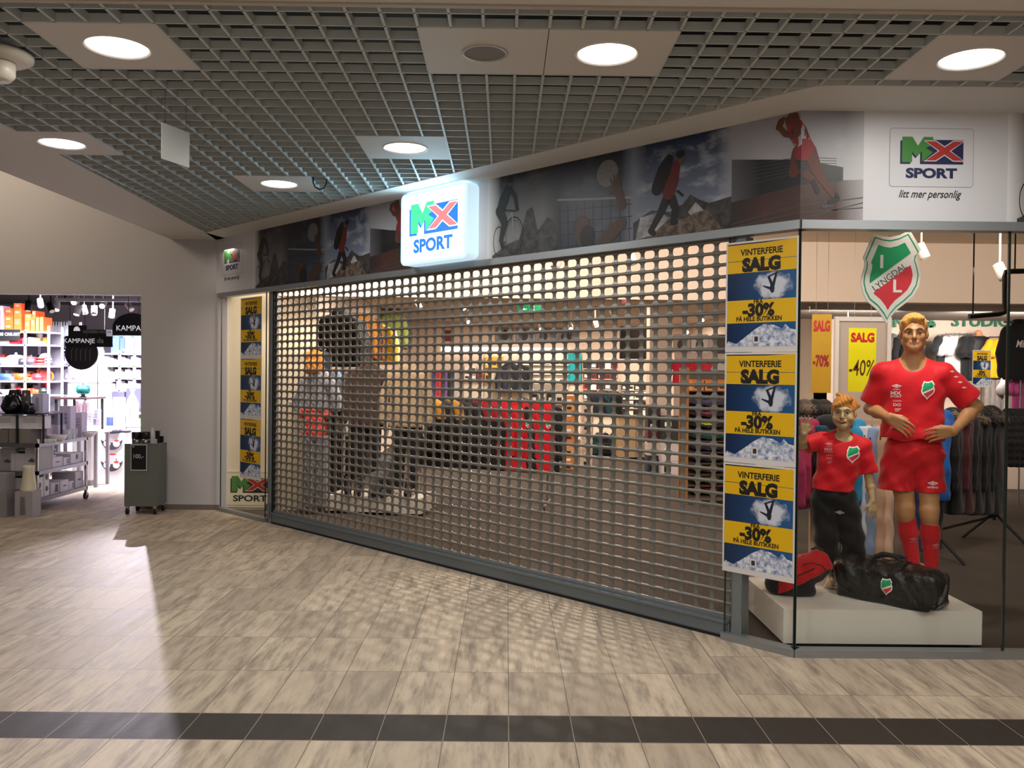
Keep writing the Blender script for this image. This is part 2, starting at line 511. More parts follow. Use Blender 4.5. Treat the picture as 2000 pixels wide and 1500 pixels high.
def tile_floor():
    t = NT('stone_tile_floor')
    v = t.coord('Object')
    sep = t.n('ShaderNodeSeparateXYZ'); t.inp(sep, 0, v)
    X, Y = sep.outputs[0], sep.outputs[1]
    u = t.math('DIVIDE', t.math('SUBTRACT', X, .027), .3)
    half = t.math('MULTIPLY', t.math('GREATER_THAN', X, 1.22), .5)
    w = t.math('ADD', t.math('DIVIDE', t.math('SUBTRACT', Y, 4.1506), .6), half)
    strip = t.math('MULTIPLY', t.math('GREATER_THAN', Y, 3.85), t.math('LESS_THAN', Y, 4.1506))
    fu, fw = t.math('FRACT', u), t.math('FRACT', w)
    iu, iw = t.math('FLOOR', u), t.math('FLOOR', w)
    def line(f, wd):
        return t.math('GREATER_THAN', t.math('ABSOLUTE', t.math('SUBTRACT', f, .5)), .5 - wd)
    edge = t.math('MAXIMUM', line(fu, .0062), t.math('MULTIPLY', line(fw, .003), t.math('SUBTRACT', 1., strip)))
    sedge = t.math('MAXIMUM', t.math('LESS_THAN', t.math('ABSOLUTE', t.math('SUBTRACT', Y, 4.1506)), .0025), t.math('LESS_THAN', t.math('ABSOLUTE', t.math('SUBTRACT', Y, 3.85)), .0025))
    edge = t.math('MAXIMUM', edge, sedge)
    cmb = t.n('ShaderNodeCombineXYZ'); t.inp(cmb, 0, iu); t.inp(cmb, 1, iw)
    wn = t.n('ShaderNodeTexWhiteNoise'); wn.noise_dimensions = '2D'; t.inp(wn, 'Vector', cmb.outputs[0])
    tone = wn.outputs[0]
    # cloudy streaks along the tiles, shifted per tile
    off = t.n('ShaderNodeVectorMath', operation='ADD'); t.inp(off, 0, v)
    cm2 = t.n('ShaderNodeCombineXYZ'); t.inp(cm2, 0, t.math('MULTIPLY', tone, 37.)); t.inp(cm2, 1, t.math('MULTIPLY', tone, 91.)); t.inp(off, 1, cm2.outputs[0])
    mp = t.n('ShaderNodeMapping'); t.inp(mp, 0, off.outputs[0]); mp.inputs['Scale'].default_value = (9, 1.5, 1)
    s1 = t.noise(mp.outputs[0], 1.3, 5, .62)
    mp2 = t.n('ShaderNodeMapping'); t.inp(mp2, 0, off.outputs[0]); mp2.inputs['Scale'].default_value = (34, 5, 1)
    s2 = t.noise(mp2.outputs[0], 1.2, 3, .6)
    base = t.ramp(t.math('ADD', t.math('MULTIPLY', s1, .72), t.math('MULTIPLY', s2, .28)),
                  [(.28, '#786b5e'), (.42, '#a39584'), (.53, '#c6b6a1'), (.70, '#dccbb3')])
    base = t.mix(t.math('MULTIPLY', t.math('POWER', tone, 1.5), .6), base, C4('#978a7b'))
    # dark ribbed strip
    rib = t.n('ShaderNodeTexWave'); rib.wave_type = 'BANDS'; rib.bands_direction = 'Y'
    mp3 = t.n('ShaderNodeMapping'); t.inp(mp3, 0, v); mp3.inputs['Scale'].default_value = (1, 18, 1); t.inp(rib, 'Vector', mp3.outputs[0]); rib.inputs['Scale'].default_value = 1.0
    dk = t.mix(t.math('MULTIPLY', tone, .5), C4('#332e2a'), C4('#403a34'))
    dk = t.mix(t.math('MULTIPLY', rib.outputs[1], .25), dk, C4('#2f2b28'))
    c = t.mix(strip, base, dk)
    g = t.mix(strip, C4('#625a53'), C4('#968b80'))
    c = t.mix(edge, c, g)
    t.col(c)
    t.inp(t.b, 'Roughness', t.math('ADD', .46, t.math('MULTIPLY', s1, .2)))
    t.b.inputs['Specular IOR Level'].default_value = .3
    h = t.math('SUBTRACT', t.math('ADD', t.math('MULTIPLY', s2, .12), t.math('MULTIPLY', t.math('MULTIPLY', rib.outputs[1], strip), .5)), edge)
    t.bump(h, .18, .003)
    return t.m
def carpet(c1, c2, nm):
    t = NT(nm); v = t.coord('Object'); n = t.noise(v, 240, 2); n2 = t.noise(v, 3, 2)
    t.col(t.mix(t.math('MULTIPLY', t.math('ADD', n, n2), .5), C4(c1), C4(c2))); t.b.inputs['Roughness'].default_value = .95; t.b.inputs['Specular IOR Level'].default_value = .1
    t.bump(n, .3, .004); return t.m

def zpoly(poly, z): return MB().add([(x, y, z) for x, y in poly], [tuple(range(len(poly)))])
# concourse floor: tiles reach into the kitchenware shop
struct(zpoly([(-9, -3.5), (9, -3.5), (9, FRONT_Y), (CX, FRONT_Y), (FX, FY), (FX, 10.4), (-4.4, 10.4), (-4.4, 18), (-12, 18), (-12, -3.5)], 0).build('floor', tile_floor()))
struct(zpoly([(FX, FY), (CX, FRONT_Y), (9, FRONT_Y), (9, 13), (4.75, 13), (4.75, 22), (-2.72, 22), (-2.72, 10.5), (FX, 10.5)], 0).build('floor_carpet', carpet('#453e38', '#5e554d', 'shop_carpet')))

# ---- open-cell ceiling grid
def grid_edge(y):                                   # left edge of the grid
    return -3.27 - .18 * (y - 5.5) / 4.3
NEAR = 3.66
def cellxy(u, v):
    a, b = -.411 + .15 * u, 3.9098 + .15 * v
    return a - .0026 * b, b + .0026 * a
panel_uv = [(-12, 0), (0, 0), (4, 0), (-4, 12), (-20, 12), (-12, 20), (16, 0)]
def in_panel(u0, v0):
    return any(pu <= u0 < pu + 4 and pv <= v0 < pv + 4 for pu, pv in panel_uv)
def okcell(u, v):
    x, y = cellxy(u + .5, v + .5)
    return grid_edge(y) - .14 < x < 5.0 and y > NEAR + .02 and (x + y < 6.33 if x < 1.62 else y < 4.72)
gm = MB(); HB, TB = .041, .0068
cells = set((u, v) for u in range(-22, 38) for v in range(-2, 42) if okcell(u, v) and not in_panel(u, v))
done = set()
for (u, v) in sorted(cells):
    for (e, p, q) in (((u, v, 'a'), (u, v), (u + 1, v)), ((u, v + 1, 'a'), (u, v + 1), (u + 1, v + 1)), ((u, v, 'b'), (u, v), (u, v + 1)), ((u + 1, v, 'b'), (u + 1, v), (u + 1, v + 1))):
        if e in done: continue
        done.add(e)
        a, b = cellxy(*p), cellxy(*q)
        tt = TB if e[2] == 'b' else TB * .7
        if e[2] == 'a': gm.box(a[0] - tt, b[0] + tt, a[1] - tt, a[1] + tt, CEIL, CEIL + HB)
        else: gm.box(a[0] - tt, a[0] + tt, a[1], b[1], CEIL + .0005, CEIL + HB)
struct(gm.build('ceiling_grid', mat('#b3b8b7', .55)))
# plenum above the grid, black
pl = MB(); pl.box(-3.5, 5.3, NEAR - .05, 9.9, 3.95, 4.0); struct(pl.build('ceiling_void', M_PLENUM))
# plaster margins at grid level
mg = MB()
def slab(poly, z0=CEIL - .003, z1=CEIL + .06): mg.prism(poly, z0, z1)
slab([(-4.04, -3.5), (9, -3.5), (9, NEAR), (-4.04, NEAR)])
slab([(-4.04, NEAR), (grid_edge(NEAR), NEAR), (grid_edge(9.75), 9.75), (-3.3, FY), (-4.04, FY)])
slab([(grid_edge(9.75) , 9.75), (6.28 - 4.62, 4.62), (1.8, 4.60), (9, 4.60), (9, FRONT_Y), (CX, FRONT_Y), (FX, FY), (-3.5, FY)])
struct(mg.build('ceiling_margin', M_CEIL))
led = MB(); led.prism([(-3.3, NEAR - .012), (5.1, NEAR - .012), (5.1, NEAR + .018), (-3.3, NEAR + .018)], CEIL - .012, CEIL + .0)
struct(led.build('ceiling_trim', mat('#aaa197', .6)))

# ---- walls
w = MB()
w.box(-4.39, -3.36, FY, FY + .14, 0, 5.6)
w.box(-12, -4.39, FY, FY + .14, 2.572, 5.6)
struct(w.build('wall_back', M_WALL))
struct(MB().box(-12, -11.9, -3.5, FY, 0, 5.6).build('wall_left', M_WALL))
struct(MB().box(-12, -4.04, -3.5, FY + .1, 5.6, 5.7).build('ceiling_light_well', M_WALL))
struct(MB().box(-4.05, -3.99, -3.5, FY, CEIL + .06, 5.6).build('wall_light_well', M_WALL))
struct(MB().box(-4.39, FX + .02, FY - .012, FY, 0, .062).build('baseboard_back', mat('#6f655d', .5)))
struct(MB().box(-12, 9, -3.6, -3.5, 0, 5.6).build('wall_front', M_WALL))
struct(MB().box(9, 9.1, -3.5, 13.1, 0, 3.4).build('wall_right', M_WALL))

# ---- shop fascia (slanted run and straight run) with its metal edge
fa = MB()
fa.prism([fl(-.14, -.02), fl(CORNER + .008, -.02), (CX + .02, FRONT_Y + .14), fl(-.14, .14)], 2.60, CEIL)
fa.prism([(CX + .004, FRONT_Y - .018), (9, FRONT_Y - .018), (9, FRONT_Y + .12), (CX + .02, FRONT_Y + .14)], 2.60, CEIL)
struct(fa.build('wall_fascia', M_WHITE))
fm = MB()
fm.prism([fl(.04, -.035), fl(CORNER + .014, -.035), fl(CORNER + .014, .06), fl(.04, .06)], 2.548, 2.60)
fm.prism([(CX, FRONT_Y - .035), (9, FRONT_Y - .035), (9, FRONT_Y + .06), (CX, FRONT_Y + .06)], 2.548, 2.60)
struct(fm.build('trim_1', M_ALU))
sill = MB()
sill.prism([fl(6.865, -.03), fl(CORNER + .012, -.03), fl(CORNER + .012, .05), fl(6.865, .05)], 0, .045)
sill.prism([(CX - .005, FRONT_Y - .03), (9, FRONT_Y - .03), (9, FRONT_Y + .05), (CX - .005, FRONT_Y + .05)], 0, .045)
sill.prism([fl(.03, -.03), fl(1.13, -.03), fl(1.13, .05), fl(.03, .05)], 0, .04)
struct(sill.build('trim_2', M_ALU))

# ---- glass
def glass_mat():
    t = NT('shop_glass'); nt = t.t; nt.nodes.remove(t.b)
    tr = t.n('ShaderNodeBsdfTransparent'); tr.inputs[0].default_value = (.97, .98, .975, 1)
    gl = t.n('ShaderNodeBsdfGlossy'); gl.inputs['Roughness'].default_value = .02
    fr = t.n('ShaderNodeFresnel'); fr.inputs[0].default_value = 1.28
    gm_ = t.n('ShaderNodeNewGeometry'); mx = t.n('ShaderNodeMixShader'); t.inp(mx, 0, t.math('MULTIPLY', fr.outputs[0], t.math('SUBTRACT', 1., gm_.outputs['Backfacing']))); nt.links.new(tr.outputs[0], mx.inputs[1]); nt.links.new(gl.outputs[0], mx.inputs[2])
    nt.links.new(mx.outputs[0], t.out.inputs[0]); return t.m
M_GLASS = glass_mat(); M_GEDGE = mat('#20302b', .2)
def pane(name, x0, x1, front=False):
    m = MB()
    if front: m.box(x0, x1, FRONT_Y, FRONT_Y + .01, .045, 2.548)
    else: m.box(x0, x1, 0, .01, .045, 2.548)
    o = m.build(name, M_GLASS, None, None if front else (FX, FY, 0), 0 if front else FRZ)
    e = MB()
    for xx in (x0, x1):
        if front: e.box(xx - .003, xx + .003, FRONT_Y - .001, FRONT_Y + .011, .045, 2.548)
        else: e.box(xx - .003, xx + .003, -.001, .011, .045, 2.548)
    e.build('glass_edge', M_GEDGE, o)
    return struct(o)
pane('window_1', .06, 1.115); pane('window_2', 6.875, CORNER - .006)
pane('window_3', CX + .008, 2.985, True); pane('window_4', 2.993, 6.2, True)

# ---- sports shop shell
M_CREAM = mat('#e0cbb8', .7); M_PINKW = mat('#dcc3b0', .7)
sw = MB()
sw.box(-2.8, -2.62, 10.34, 22, 0, 3.3)
struct(sw.build('wall_shop_left', M_CREAM))
struct(MB().box(-2.8, 4.75, 22, 22.15, 0, 3.3).build('wall_shop_back', M_CREAM))
struct(MB().box(4.75, 9, 13, 13.15, 0, 3.3).build('wall_studio', mat('#e2c9b8', .7)))
struct(MB().box(4.75, 4.9, 13, 22, 0, 3.3).build('wall_shop_right', M_CREAM))
struct(MB().box(-2.7, 9, 9.95, 10.15, 2.555, 3.3).build('wall_bulkhead', M_CREAM))
struct(MB().box(3.3, 9, 10.15, 13, 2.56, 2.62).build('ceiling_studio', mat('#8d8076', .8)))
struct(MB().box(-2.8, 4.9, 10.15, 22.15, 2.98, 3.05).build('ceiling_shop', mat('#a59789', .8)))
# high front zone of the shop
cz = MB(); cz.prism([(FX + .3, FY + .2), (FX + .2, FY + .02), (CX + .12, FRONT_Y + .12), (9, FRONT_Y + .12), (9, 9.95), (-2.6, 9.95)], 3.25, 3.3)
struct(cz.build('ceiling_shop_front', mat('#d8c3aa', .8)))
struct(MB().box(-3.5, -2.31, 10.30, 10.34, 0, 3.25).build('wall_display_back', mat('#e0d3b8', .6)))
col_ = MB(); col_.box(2.5, 2.86, 14.9, 15.25, 0, 2.98); struct(col_.build('wall_pillar', mat('#d6bda6', .6)))
b = MB(); b.box(5.6, 9, 12.9, 13.0, .0, .32); struct(b.build('trim_3', mat('#cdb9a8', .6)))

# ---- kitchenware shop shell
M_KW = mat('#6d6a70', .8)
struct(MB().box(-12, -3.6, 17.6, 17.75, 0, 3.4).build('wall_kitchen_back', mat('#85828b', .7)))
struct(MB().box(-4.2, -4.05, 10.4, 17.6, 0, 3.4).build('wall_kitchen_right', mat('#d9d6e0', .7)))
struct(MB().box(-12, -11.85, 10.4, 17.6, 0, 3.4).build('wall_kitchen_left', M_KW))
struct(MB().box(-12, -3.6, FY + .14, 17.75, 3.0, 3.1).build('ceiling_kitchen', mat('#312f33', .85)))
# ================================================================ ROLLER SHUTTER
M_SH = mat('#85827d', .42, .55); M_GUIDE = mat('#8e979d', .4, .6)
def shutter():
    root = thing('roller_shutter', 'closed grey roller shutter of tubes and links across the slanted sports shop entrance', 'shutter', (FX, FY, 0), FRZ)
    X0, X1, P, RP, Yc = 1.235, 6.90, .117, .0775, .045
    top, bot = 2.552, .135
    m = MB(); nrow = int((top - bot) / RP) + 1
    zs = [bot + .004 + RP * k for k in range(nrow)]
    ra = .0115
    for z in zs:
        v = []; S = 8
        for xx in (X0, X1):
            for k in range(S):
                a = 2 * PI * k / S; v.append((xx, Yc + ra * math.cos(a), z + ra * math.sin(a)))
        m.add(v, [(k, (k + 1) % S, S + (k + 1) % S, S + k) for k in range(S)], 0, True)
    ncol = int((X1 - X0) / P)
    prof = [(0., .046), (.1, .030), (.2, .0205), (.35, .0165), (.65, .0165), (.8, .0205), (.9, .030), (1., .046)]
    for i in range(len(zs) - 1):
        z0, z1 = zs[i] + ra * .6, zs[i + 1] - ra * .6
        for c in range(ncol + 1):
            xc = X0 + .02 + P * c
            v = []
            for (q, hw) in prof:
                hw *= .9; z = z0 + (z1 - z0) * q; bow = .006 * math.sin(PI * q)
                xa, xb = max(X0, xc - hw), min(X1, xc + hw)
                v += [(xa, Yc - .003 + bow, z), (xb, Yc - .003 + bow, z), (xa, Yc + .003 + bow, z), (xb, Yc + .003 + bow, z)]
            f = []
            for k in range(len(prof) - 1):
                a = 4 * k; b = a + 4
                f += [(a, a + 1, b + 1, b), (a + 3, a + 2, b + 2, b + 3), (a + 1, a + 3, b + 3, b + 1), (a + 2, a, b, b + 2)]
            m.add(v, f)
    m.build('shutter_curtain', M_SH, root)
    r = MB(); r.box(X0, X1, .015, .075, .012, .098, 0, .004); r.box(X0, X1, .0, .09, .098, .116, 0); r.box(X0, X1, .025, .065, .116, bot + .004)
    r.build('bottom_rail', mat('#7f8a92', .4, .6), root)
    MB().box(X0, X1, .01, .08, .0, .014).build('bottom_seal', M_RUBBER, root)
    for (a, b, d) in ((1.15, X0 - .012, .10), (X1 + .012, X1 + .085, .11)):
        g = MB(); g.box(a, b, .012, d, 0.0, 2.548, 0, .004); g.build('guide_rail', M_GUIDE, root)
    d = MB(); d.box(X0 - .012, X0 + .012, .02, .07, .12, 2.548); d.build('guide_slot', M_BLACK, root)
    lk = MB(); lk.box(1.16, 1.225, -.018, .012, .07, .21, 0, .008); l = lk.build('lock_case', M_ALU_D, root)
    MB().cyl((1.192, -.018, .115), .022, -.008, .004, 18, 0, None, 'y').build('lock_cylinder', mat('#a9a294', .3, .8), l)
    return root
shutter()

# ================================================================ LOGO DRAWING (letters M and X on a blue field)
# layout in units of the logo width 1.0; x 0..1, z 0..; y grows towards the viewer in small steps
def logo(mb, x, z, s, y, mi_b, mi_g, mi_r, mi_w, squash=1., step=.0006):
    def P(pts): return [(x + a * s * squash, z + b * s) for a, b in pts]
    for poly in ([(0, 0), (.165, 0), (.165, .03), (.03, .03), (.03, .37), (0, .37)], [(.315, 0), (1, 0), (1, .385), (.52, .385), (.315, .2)], [(.19, .15), (.24, .09), (.3149, .17), (.3149, .26), (.19, .26)]):
        mb.flat(P(poly), y, mi_b)
    y -= step
    mb.flat(P([(.03, .03), (.19, .03), (.19, .20), (.255, .12), (.345, .20), (.345, .04), (.52, .19), (.40, .255), (.52, .31), (.52, .43), (.37, .43), (.28, .29), (.19, .43), (.03, .43)]), y, mi_g)
    y -= step; k = .016
    mb.flat(P([(.40 - 2 * k, .06 - k), (.56 + .3 * k, .06 - k), (.70, .155 - 1.2 * k), (.84 - .3 * k, .06 - k), (1 + 2 * k, .06 - k), (.78 + 1.5 * k, .21), (1 + 2 * k, .36 + k), (.84 - .3 * k, .36 + k), (.70, .265 + 1.2 * k), (.56 + .3 * k, .36 + k), (.40 - 2 * k, .36 + k), (.62 - 1.5 * k, .21)]), y, mi_w)
    y -= step
    mb.flat(P([(.40, .06), (.56, .06), (.70, .155), (.84, .06), (1, .06), (.78, .21), (1, .36), (.84, .36), (.70, .265), (.56, .36), (.40, .36), (.62, .21)]), y, mi_r)
    return y

def rrect(x0, x1, z0, z1, r, n=6):
    out = []
    for (cx, cz, a0) in ((x1 - r, z0 + r, -PI / 2), (x1 - r, z1 - r, 0), (x0 + r, z1 - r, PI / 2), (x0 + r, z0 + r, PI)):
        for k in range(n + 1):
            a = a0 + PI / 2 * k / n; out.append((cx + r * math.cos(a), cz + r * math.sin(a)))
    return out

# ---- illuminated box sign
def lightsign():
    W, H = .86, .622
    root = thing('light_box_sign', 'glowing rounded white light box sign with green and red letters above the shutter', 'sign', (*fl(3.715, -.152), 2.61), FRZ)
    m = MB(); m.plate(rrect(0, W, 0, H, .05), .0, .13, 0)
    m.build('sign_case', [mat('#c9e4f2', .4, 0, .8)], root)
    t = NT('lit_acrylic'); t.t.nodes.remove(t.b)
    em = t.n('ShaderNodeEmission'); v = t.coord('Object'); sp = t.n('ShaderNodeSeparateXYZ'); t.inp(sp, 0, v)
    g = t.math('MAXIMUM', t.math('ABSOLUTE', t.math('SUBTRACT', t.math('DIVIDE', sp.outputs[0], W), .5)), t.math('ABSOLUTE', t.math('SUBTRACT', t.math('DIVIDE', sp.outputs[2], H), .5)))
    c = t.ramp(g, [(.0, '#ffffff'), (.40, '#f4ffff'), (.5, '#b4f0fb')]); t.inp(em, 0, c); em.inputs[1].default_value = 1.5
    t.t.links.new(em.outputs[0], t.out.inputs[0])
    f = MB(); f.plate(rrect(.004, W - .004, .004, H - .004, .048), -.006, 0.002); f.build('lit_face', t.m, root)
    p = MB(); y = logo(p, .125, .245, .63, -.0075, 0, 1, 2, 3, 1.0)
    p.text('SPORT', .150, .44, .1, -.0098, 0, 'C', 1.12, .04)
    p.flat([(.12, .222), (.75, .222), (.75, .225), (.12, .225)], -.0098, 1)
    p.build('sign_print', [mat('#0a74f0', .5, 0, .85), mat('#3fe79a', .5, 0, .8), mat('#ff7a80', .5, 0, .85), mat('#ffffff', .5, 0, 1.1)], root)
    lamp('AREA', 'light_box_glow', (*fl(4.145, -.165), 2.93), 12, (.45, .8, 1.0), .6, (*fl(4.145, -2), 2.93), .5)
    lamp('AREA', 'light_box_glow', (*fl(4.145, -.09), 3.236), 5, (.3, .72, 1.0), .7, (*fl(4.145, -.13), 4), .03)
lightsign()

# ================================================================ FASCIA BANNERS
def bend(p, base):                 # wraps the print round the shop-front corner
    x = base + p[0]
    if x <= CORNER - .0005: return p
    e = max(0., x - CORNER); o = .023 - p[1]; q = o * .41421
    return (CORNER - base + q + e * .70711, p[1] + e * .70711, p[2])
def limb(mb, pts, y, mi):          # tapered stroke  (x, z, radius)
    for (a, b) in zip(pts[:-1], pts[1:]):
        dx, dz = b[0] - a[0], b[1] - a[1]; L = math.hypot(dx, dz) or 1e-6; nx, nz = -dz / L, dx / L
        mb.flat([(a[0] - nx * a[2], a[1] - nz * a[2]), (b[0] - nx * b[2], b[1] - nz * b[2]), (b[0] + nx * b[2], b[1] + nz * b[2]), (a[0] + nx * a[2], a[1] + nz * a[2])], y, mi)
    for k, p in enumerate(pts): mb.flat([(p[0] + p[2] * math.cos(q * PI / 5), p[1] + p[2] * math.sin(q * PI / 5)) for q in range(10)], y - .00005 * (k + 1), mi)
def ring(mb, cx, cz, r, w, y, mi, sx=1., seg=22):
    v = []
    for rr in (r - w, r):
        for k in range(seg): a = 2 * PI * k / seg; v.append((cx + rr * math.cos(a) * sx, y, cz + rr * math.sin(a)))
    mb.add(v, [(k, (k + 1) % seg, seg + (k + 1) % seg, seg + k) for k in range(seg)], mi)
def blob(mb, cx, cz, rx, rz, y, mi, seg=16, rot=0.):
    c, s = math.cos(rot), math.sin(rot)
    mb.flat([(cx + rx * math.cos(2 * PI * k / seg) * c - rz * math.sin(2 * PI * k / seg) * s, cz + rx * math.cos(2 * PI * k / seg) * s + rz * math.sin(2 * PI * k / seg) * c) for k in range(seg)], y, mi)

def dk(c, f=.62):
    c = c.lstrip('#'); return '#' + ''.join('%02x' % int(int(c[i:i + 2], 16) * f) for i in (0, 2, 4))
def sky(nm, low, high, cloud, thr, scale, fade_l=None, fade_r=None, w=.76, fw=.12, dark=.9):
    t = NT(nm); v = t.coord('Object'); sp = t.n('ShaderNodeSeparateXYZ'); t.inp(sp, 0, v)
    low, high, cloud = dk(low, dark), dk(high, dark), dk(cloud, dark); g = t.mix(t.math('DIVIDE', sp.outputs[2], .64), C4(low), C4(high))
    mp = t.n('ShaderNodeMapping'); t.inp(mp, 0, v); mp.inputs['Scale'].default_value = (1, 1, 2.0); mp.inputs['Rotation'].default_value = (0, .35, 0)
    n = t.noise(mp.outputs[0], scale, 6, .6)
    c = t.mix(t.ramp(n, [(thr, 0.), (thr + .22, 1.)]), g, C4(cloud))
    if fade_l: c = t.mix(t.ramp(t.math('DIVIDE', sp.outputs[0], w), [(0., 1.), (fw, 0.)]), c, C4(fade_l))
    if fade_r: c = t.mix(t.ramp(t.math('DIVIDE', sp.outputs[0], w), [(1 - fw, 0.), (1., 1.)]), c, C4(fade_r))
    t.col(c); t.b.inputs['Roughness'].default_value = .45
    return t.m
def rock(nm, a, b, sc, dark=1.):
    a, b = dk(a, dark), dk(b, dark); t = NT(nm); v = t.coord('Object'); n = t.noise(v, sc, 6, .65); t.col(t.ramp(n, [(.38, a), (.6, b)])); t.b.inputs['Roughness'].default_value = .5; return t.m
K_MIST = sky('mist_print', '#8d8c90', '#29282e', '#5d5d64', .5, 3., '#e6e6ea', '#252833', .76, .2)
K_NIGHT = sky('net_print', '#2c3850', '#20242f', '#454c5e', .5, 3.5, '#252833', '#6d7484', .70, .16)
K_SKY = sky('sky_print', '#8d97ac', '#12284f', '#b3b9c6', .50, 4.2, '#6d7484', '#8f9099', .76, .14)
K_STAD = sky('stadium_print', '#d5d5d9', '#9b9ba4', '#c4c4c9', .5, 2., '#8f9099', '#d3d4da', .82, .22, .9)
K_TRACK = sky('track_print', '#4a2c26', '#3a2420', '#543530', .5, 6., '#2a2324', '#d3d4da', .82, .26, .9); K_STAND = sky('grandstand_print', '#1a1b1e', '#111214', '#202125', .5, 3., '#55565c', '#c9cacf', .82, .24, .9)
K_ROCK = rock('grey_rock_print', '#3c3a3e', '#7b7878', 14., .55); K_ROCKB = rock('brown_rock_print', '#4a3d36', '#a08b7c', 22., .7); K_SNOW = rock('snow_print', '#8d909b', '#eceef2', 9., .7)
K = lambda c: mat(dk(c, .62), .5)
def pic_bike(base, parent, nm='biker_picture'):
    m = MB(); W = .76
    m.flat([(0, 0), (W, 0), (W, .645), (0, .645)], 0, 0)
    m.flat([(.06, 0), (W, 0), (W, .2), (.66, .26), (.56, .17), (.50, .36), (.44, .34), (.36, .12), (.24, .1), (.06, .02)], -.0006, 1)
    y = -.0014
    ring(m, .30, .16, .15, .012, y, 2, .72); ring(m, .30, .16, .12, .004, y, 2, .72); ring(m, .13, .13, .12, .010, y, 2, .5)
    limb(m, [(.13, .13, .006), (.22, .28, .006), (.28, .34, .006)], y - .0002, 3); limb(m, [(.28, .34, .006), (.30, .16, .006)], y - .0002, 3); limb(m, [(.16, .33, .006), (.20, .13, .006), (.13, .13, .005)], y - .0002, 3)
    limb(m, [(.20, .37, .008), (.31, .35, .007), (.35, .36, .007)], y - .0004, 2)
    limb(m, [(.15, .37, .045), (.19, .46, .05), (.24, .545, .035)], y - .0006, 4)
    limb(m, [(.24, .54, .026), (.31, .47, .02), (.335, .36, .016)], y - .0008, 4)
    limb(m, [(.14, .37, .045), (.20, .27, .035), (.16, .14, .022), (.18, .08, .02)], y - .0009, 4)
    blob(m, .255, .585, .03, .036, y - .001, 5); blob(m, .255, .605, .032, .028, y - .0012, 4)
    return m.build(nm, [K_MIST, K_ROCK, K('#18181c'), K('#c8cace'), K('#1b1c20'), K('#7f665b')], parent, (base, -.023, 2.602))
def pic_net(base, parent, nm='volleyball_picture'):
    m = MB(); W = .70
    m.flat([(0, 0), (W, 0), (W, .645), (0, .645)], 0, 0)
    y = -.0008
    for k in range(9):
        x = .03 + k * .08; limb(m, [(x, .0, .0025), (x - .01, .33 - k * .004, .0025)], y, 1)
    for k in range(4): limb(m, [(0, .02 + k * .09, .0025), (.69, .0 + k * .085, .0025)], y, 1)
    limb(m, [(0, .375, .007), (.35, .335, .008), (.69, .30, .007)], y - .0003, 2)
    blob(m, .47, .50, .095, .095, y - .0006, 3, 26)
    for q in (-.04, 0, .04): limb(m, [(.39, .5 + q, .0012), (.47, .52 + q, .0012), (.55, .5 + q, .0012)], y - .0008, 4)
    limb(m, [(.60, .26, .04), (.575, .34, .035), (.55, .39, .04)], y - .001, 5)
    for (a, b) in ((.50, .45), (.53, .475), (.56, .48), (.59, .465)): limb(m, [(.55 + (a - .55) * .5, .41, .012), (a, b, .009)], y - .0012, 5)
    limb(m, [(.53, .38, .012), (.49, .355, .008)], y - .0012, 5)
    blob(m, .25, .11, .075, .10, y - .001, 5, 20); blob(m, .235, .145, .08, .085, y - .0008, 6, 20); blob(m, .29, .07, .07, .085, y - .0012, 7, 18)
    limb(m, [(.44, .02, .05), (.60, .13, .045)], y - .0012, 5)
    return m.build(nm, [K_NIGHT, K('#1d2433'), K('#c6c9cf'), K('#a9a7a3'), K('#6e6c6a'), K('#6d4a37'), K('#5b3d3b'), K('#121217')], parent, (base, -.023, 2.602))
def pic_hike(base, parent, nm='hiker_picture'):
    m = MB(); W = .76
    m.flat([(0, 0), (W, 0), (W, .645), (0, .645)], 0, 0)
    m.flat([(0, .0), (W, .0), (W, .2), (.68, .19), (.60, .18), (.52, .215), (.46, .255), (.40, .2), (.3, .16), (.15, .19), (.0, .12)], -.0006, 1)
    m.flat([(.02, .0), (.4, 0), (.36, .1), (.2, .17), (.06, .15)], -.001, 2); m.flat([(.44, .14), (.50, .2), (.56, .14), (.62, .1), (.5, .08)], -.001, 2)
    m.flat([(0.02, 0), (.70, 0), (.66, .05), (.58, .14), (.50, .13), (.40, .10), (.30, .12), (.16, .02)], -.0014, 3)
    y = -.002
    limb(m, [(.285, .27, .036), (.22, .15, .028), (.15, .05, .022)], y, 4); limb(m, [(.30, .27, .036), (.345, .18, .028), (.325, .09, .02)], y, 4)
    limb(m, [(.15, .05, .024), (.175, .03, .02)], y - .0002, 5); limb(m, [(.325, .09, .022), (.35, .085, .018)], y - .0002, 5)
    limb(m, [(.29, .29, .05), (.315, .38, .055), (.345, .46, .035)], y - .0004, 6)
    limb(m, [(.35, .45, .025), (.34, .36, .02), (.27, .28, .015)], y - .0008, 6)
    limb(m, [(.20, .33, .05), (.25, .44, .055), (.29, .51, .035)], y - .0006, 5)
    limb(m, [(.36, .29, .008), (.40, .255, .008)], y - .0008, 5)
    blob(m, .385, .505, .03, .04, y - .001, 7); blob(m, .38, .53, .034, .026, y - .0012, 5)
    return m.build(nm, [K_SKY, K_ROCK, K_SNOW, K_ROCKB, K('#1f2026'), K('#17181d'), K('#8e2a26'), K('#8a6a58')], parent, (base, -.023, 2.602))
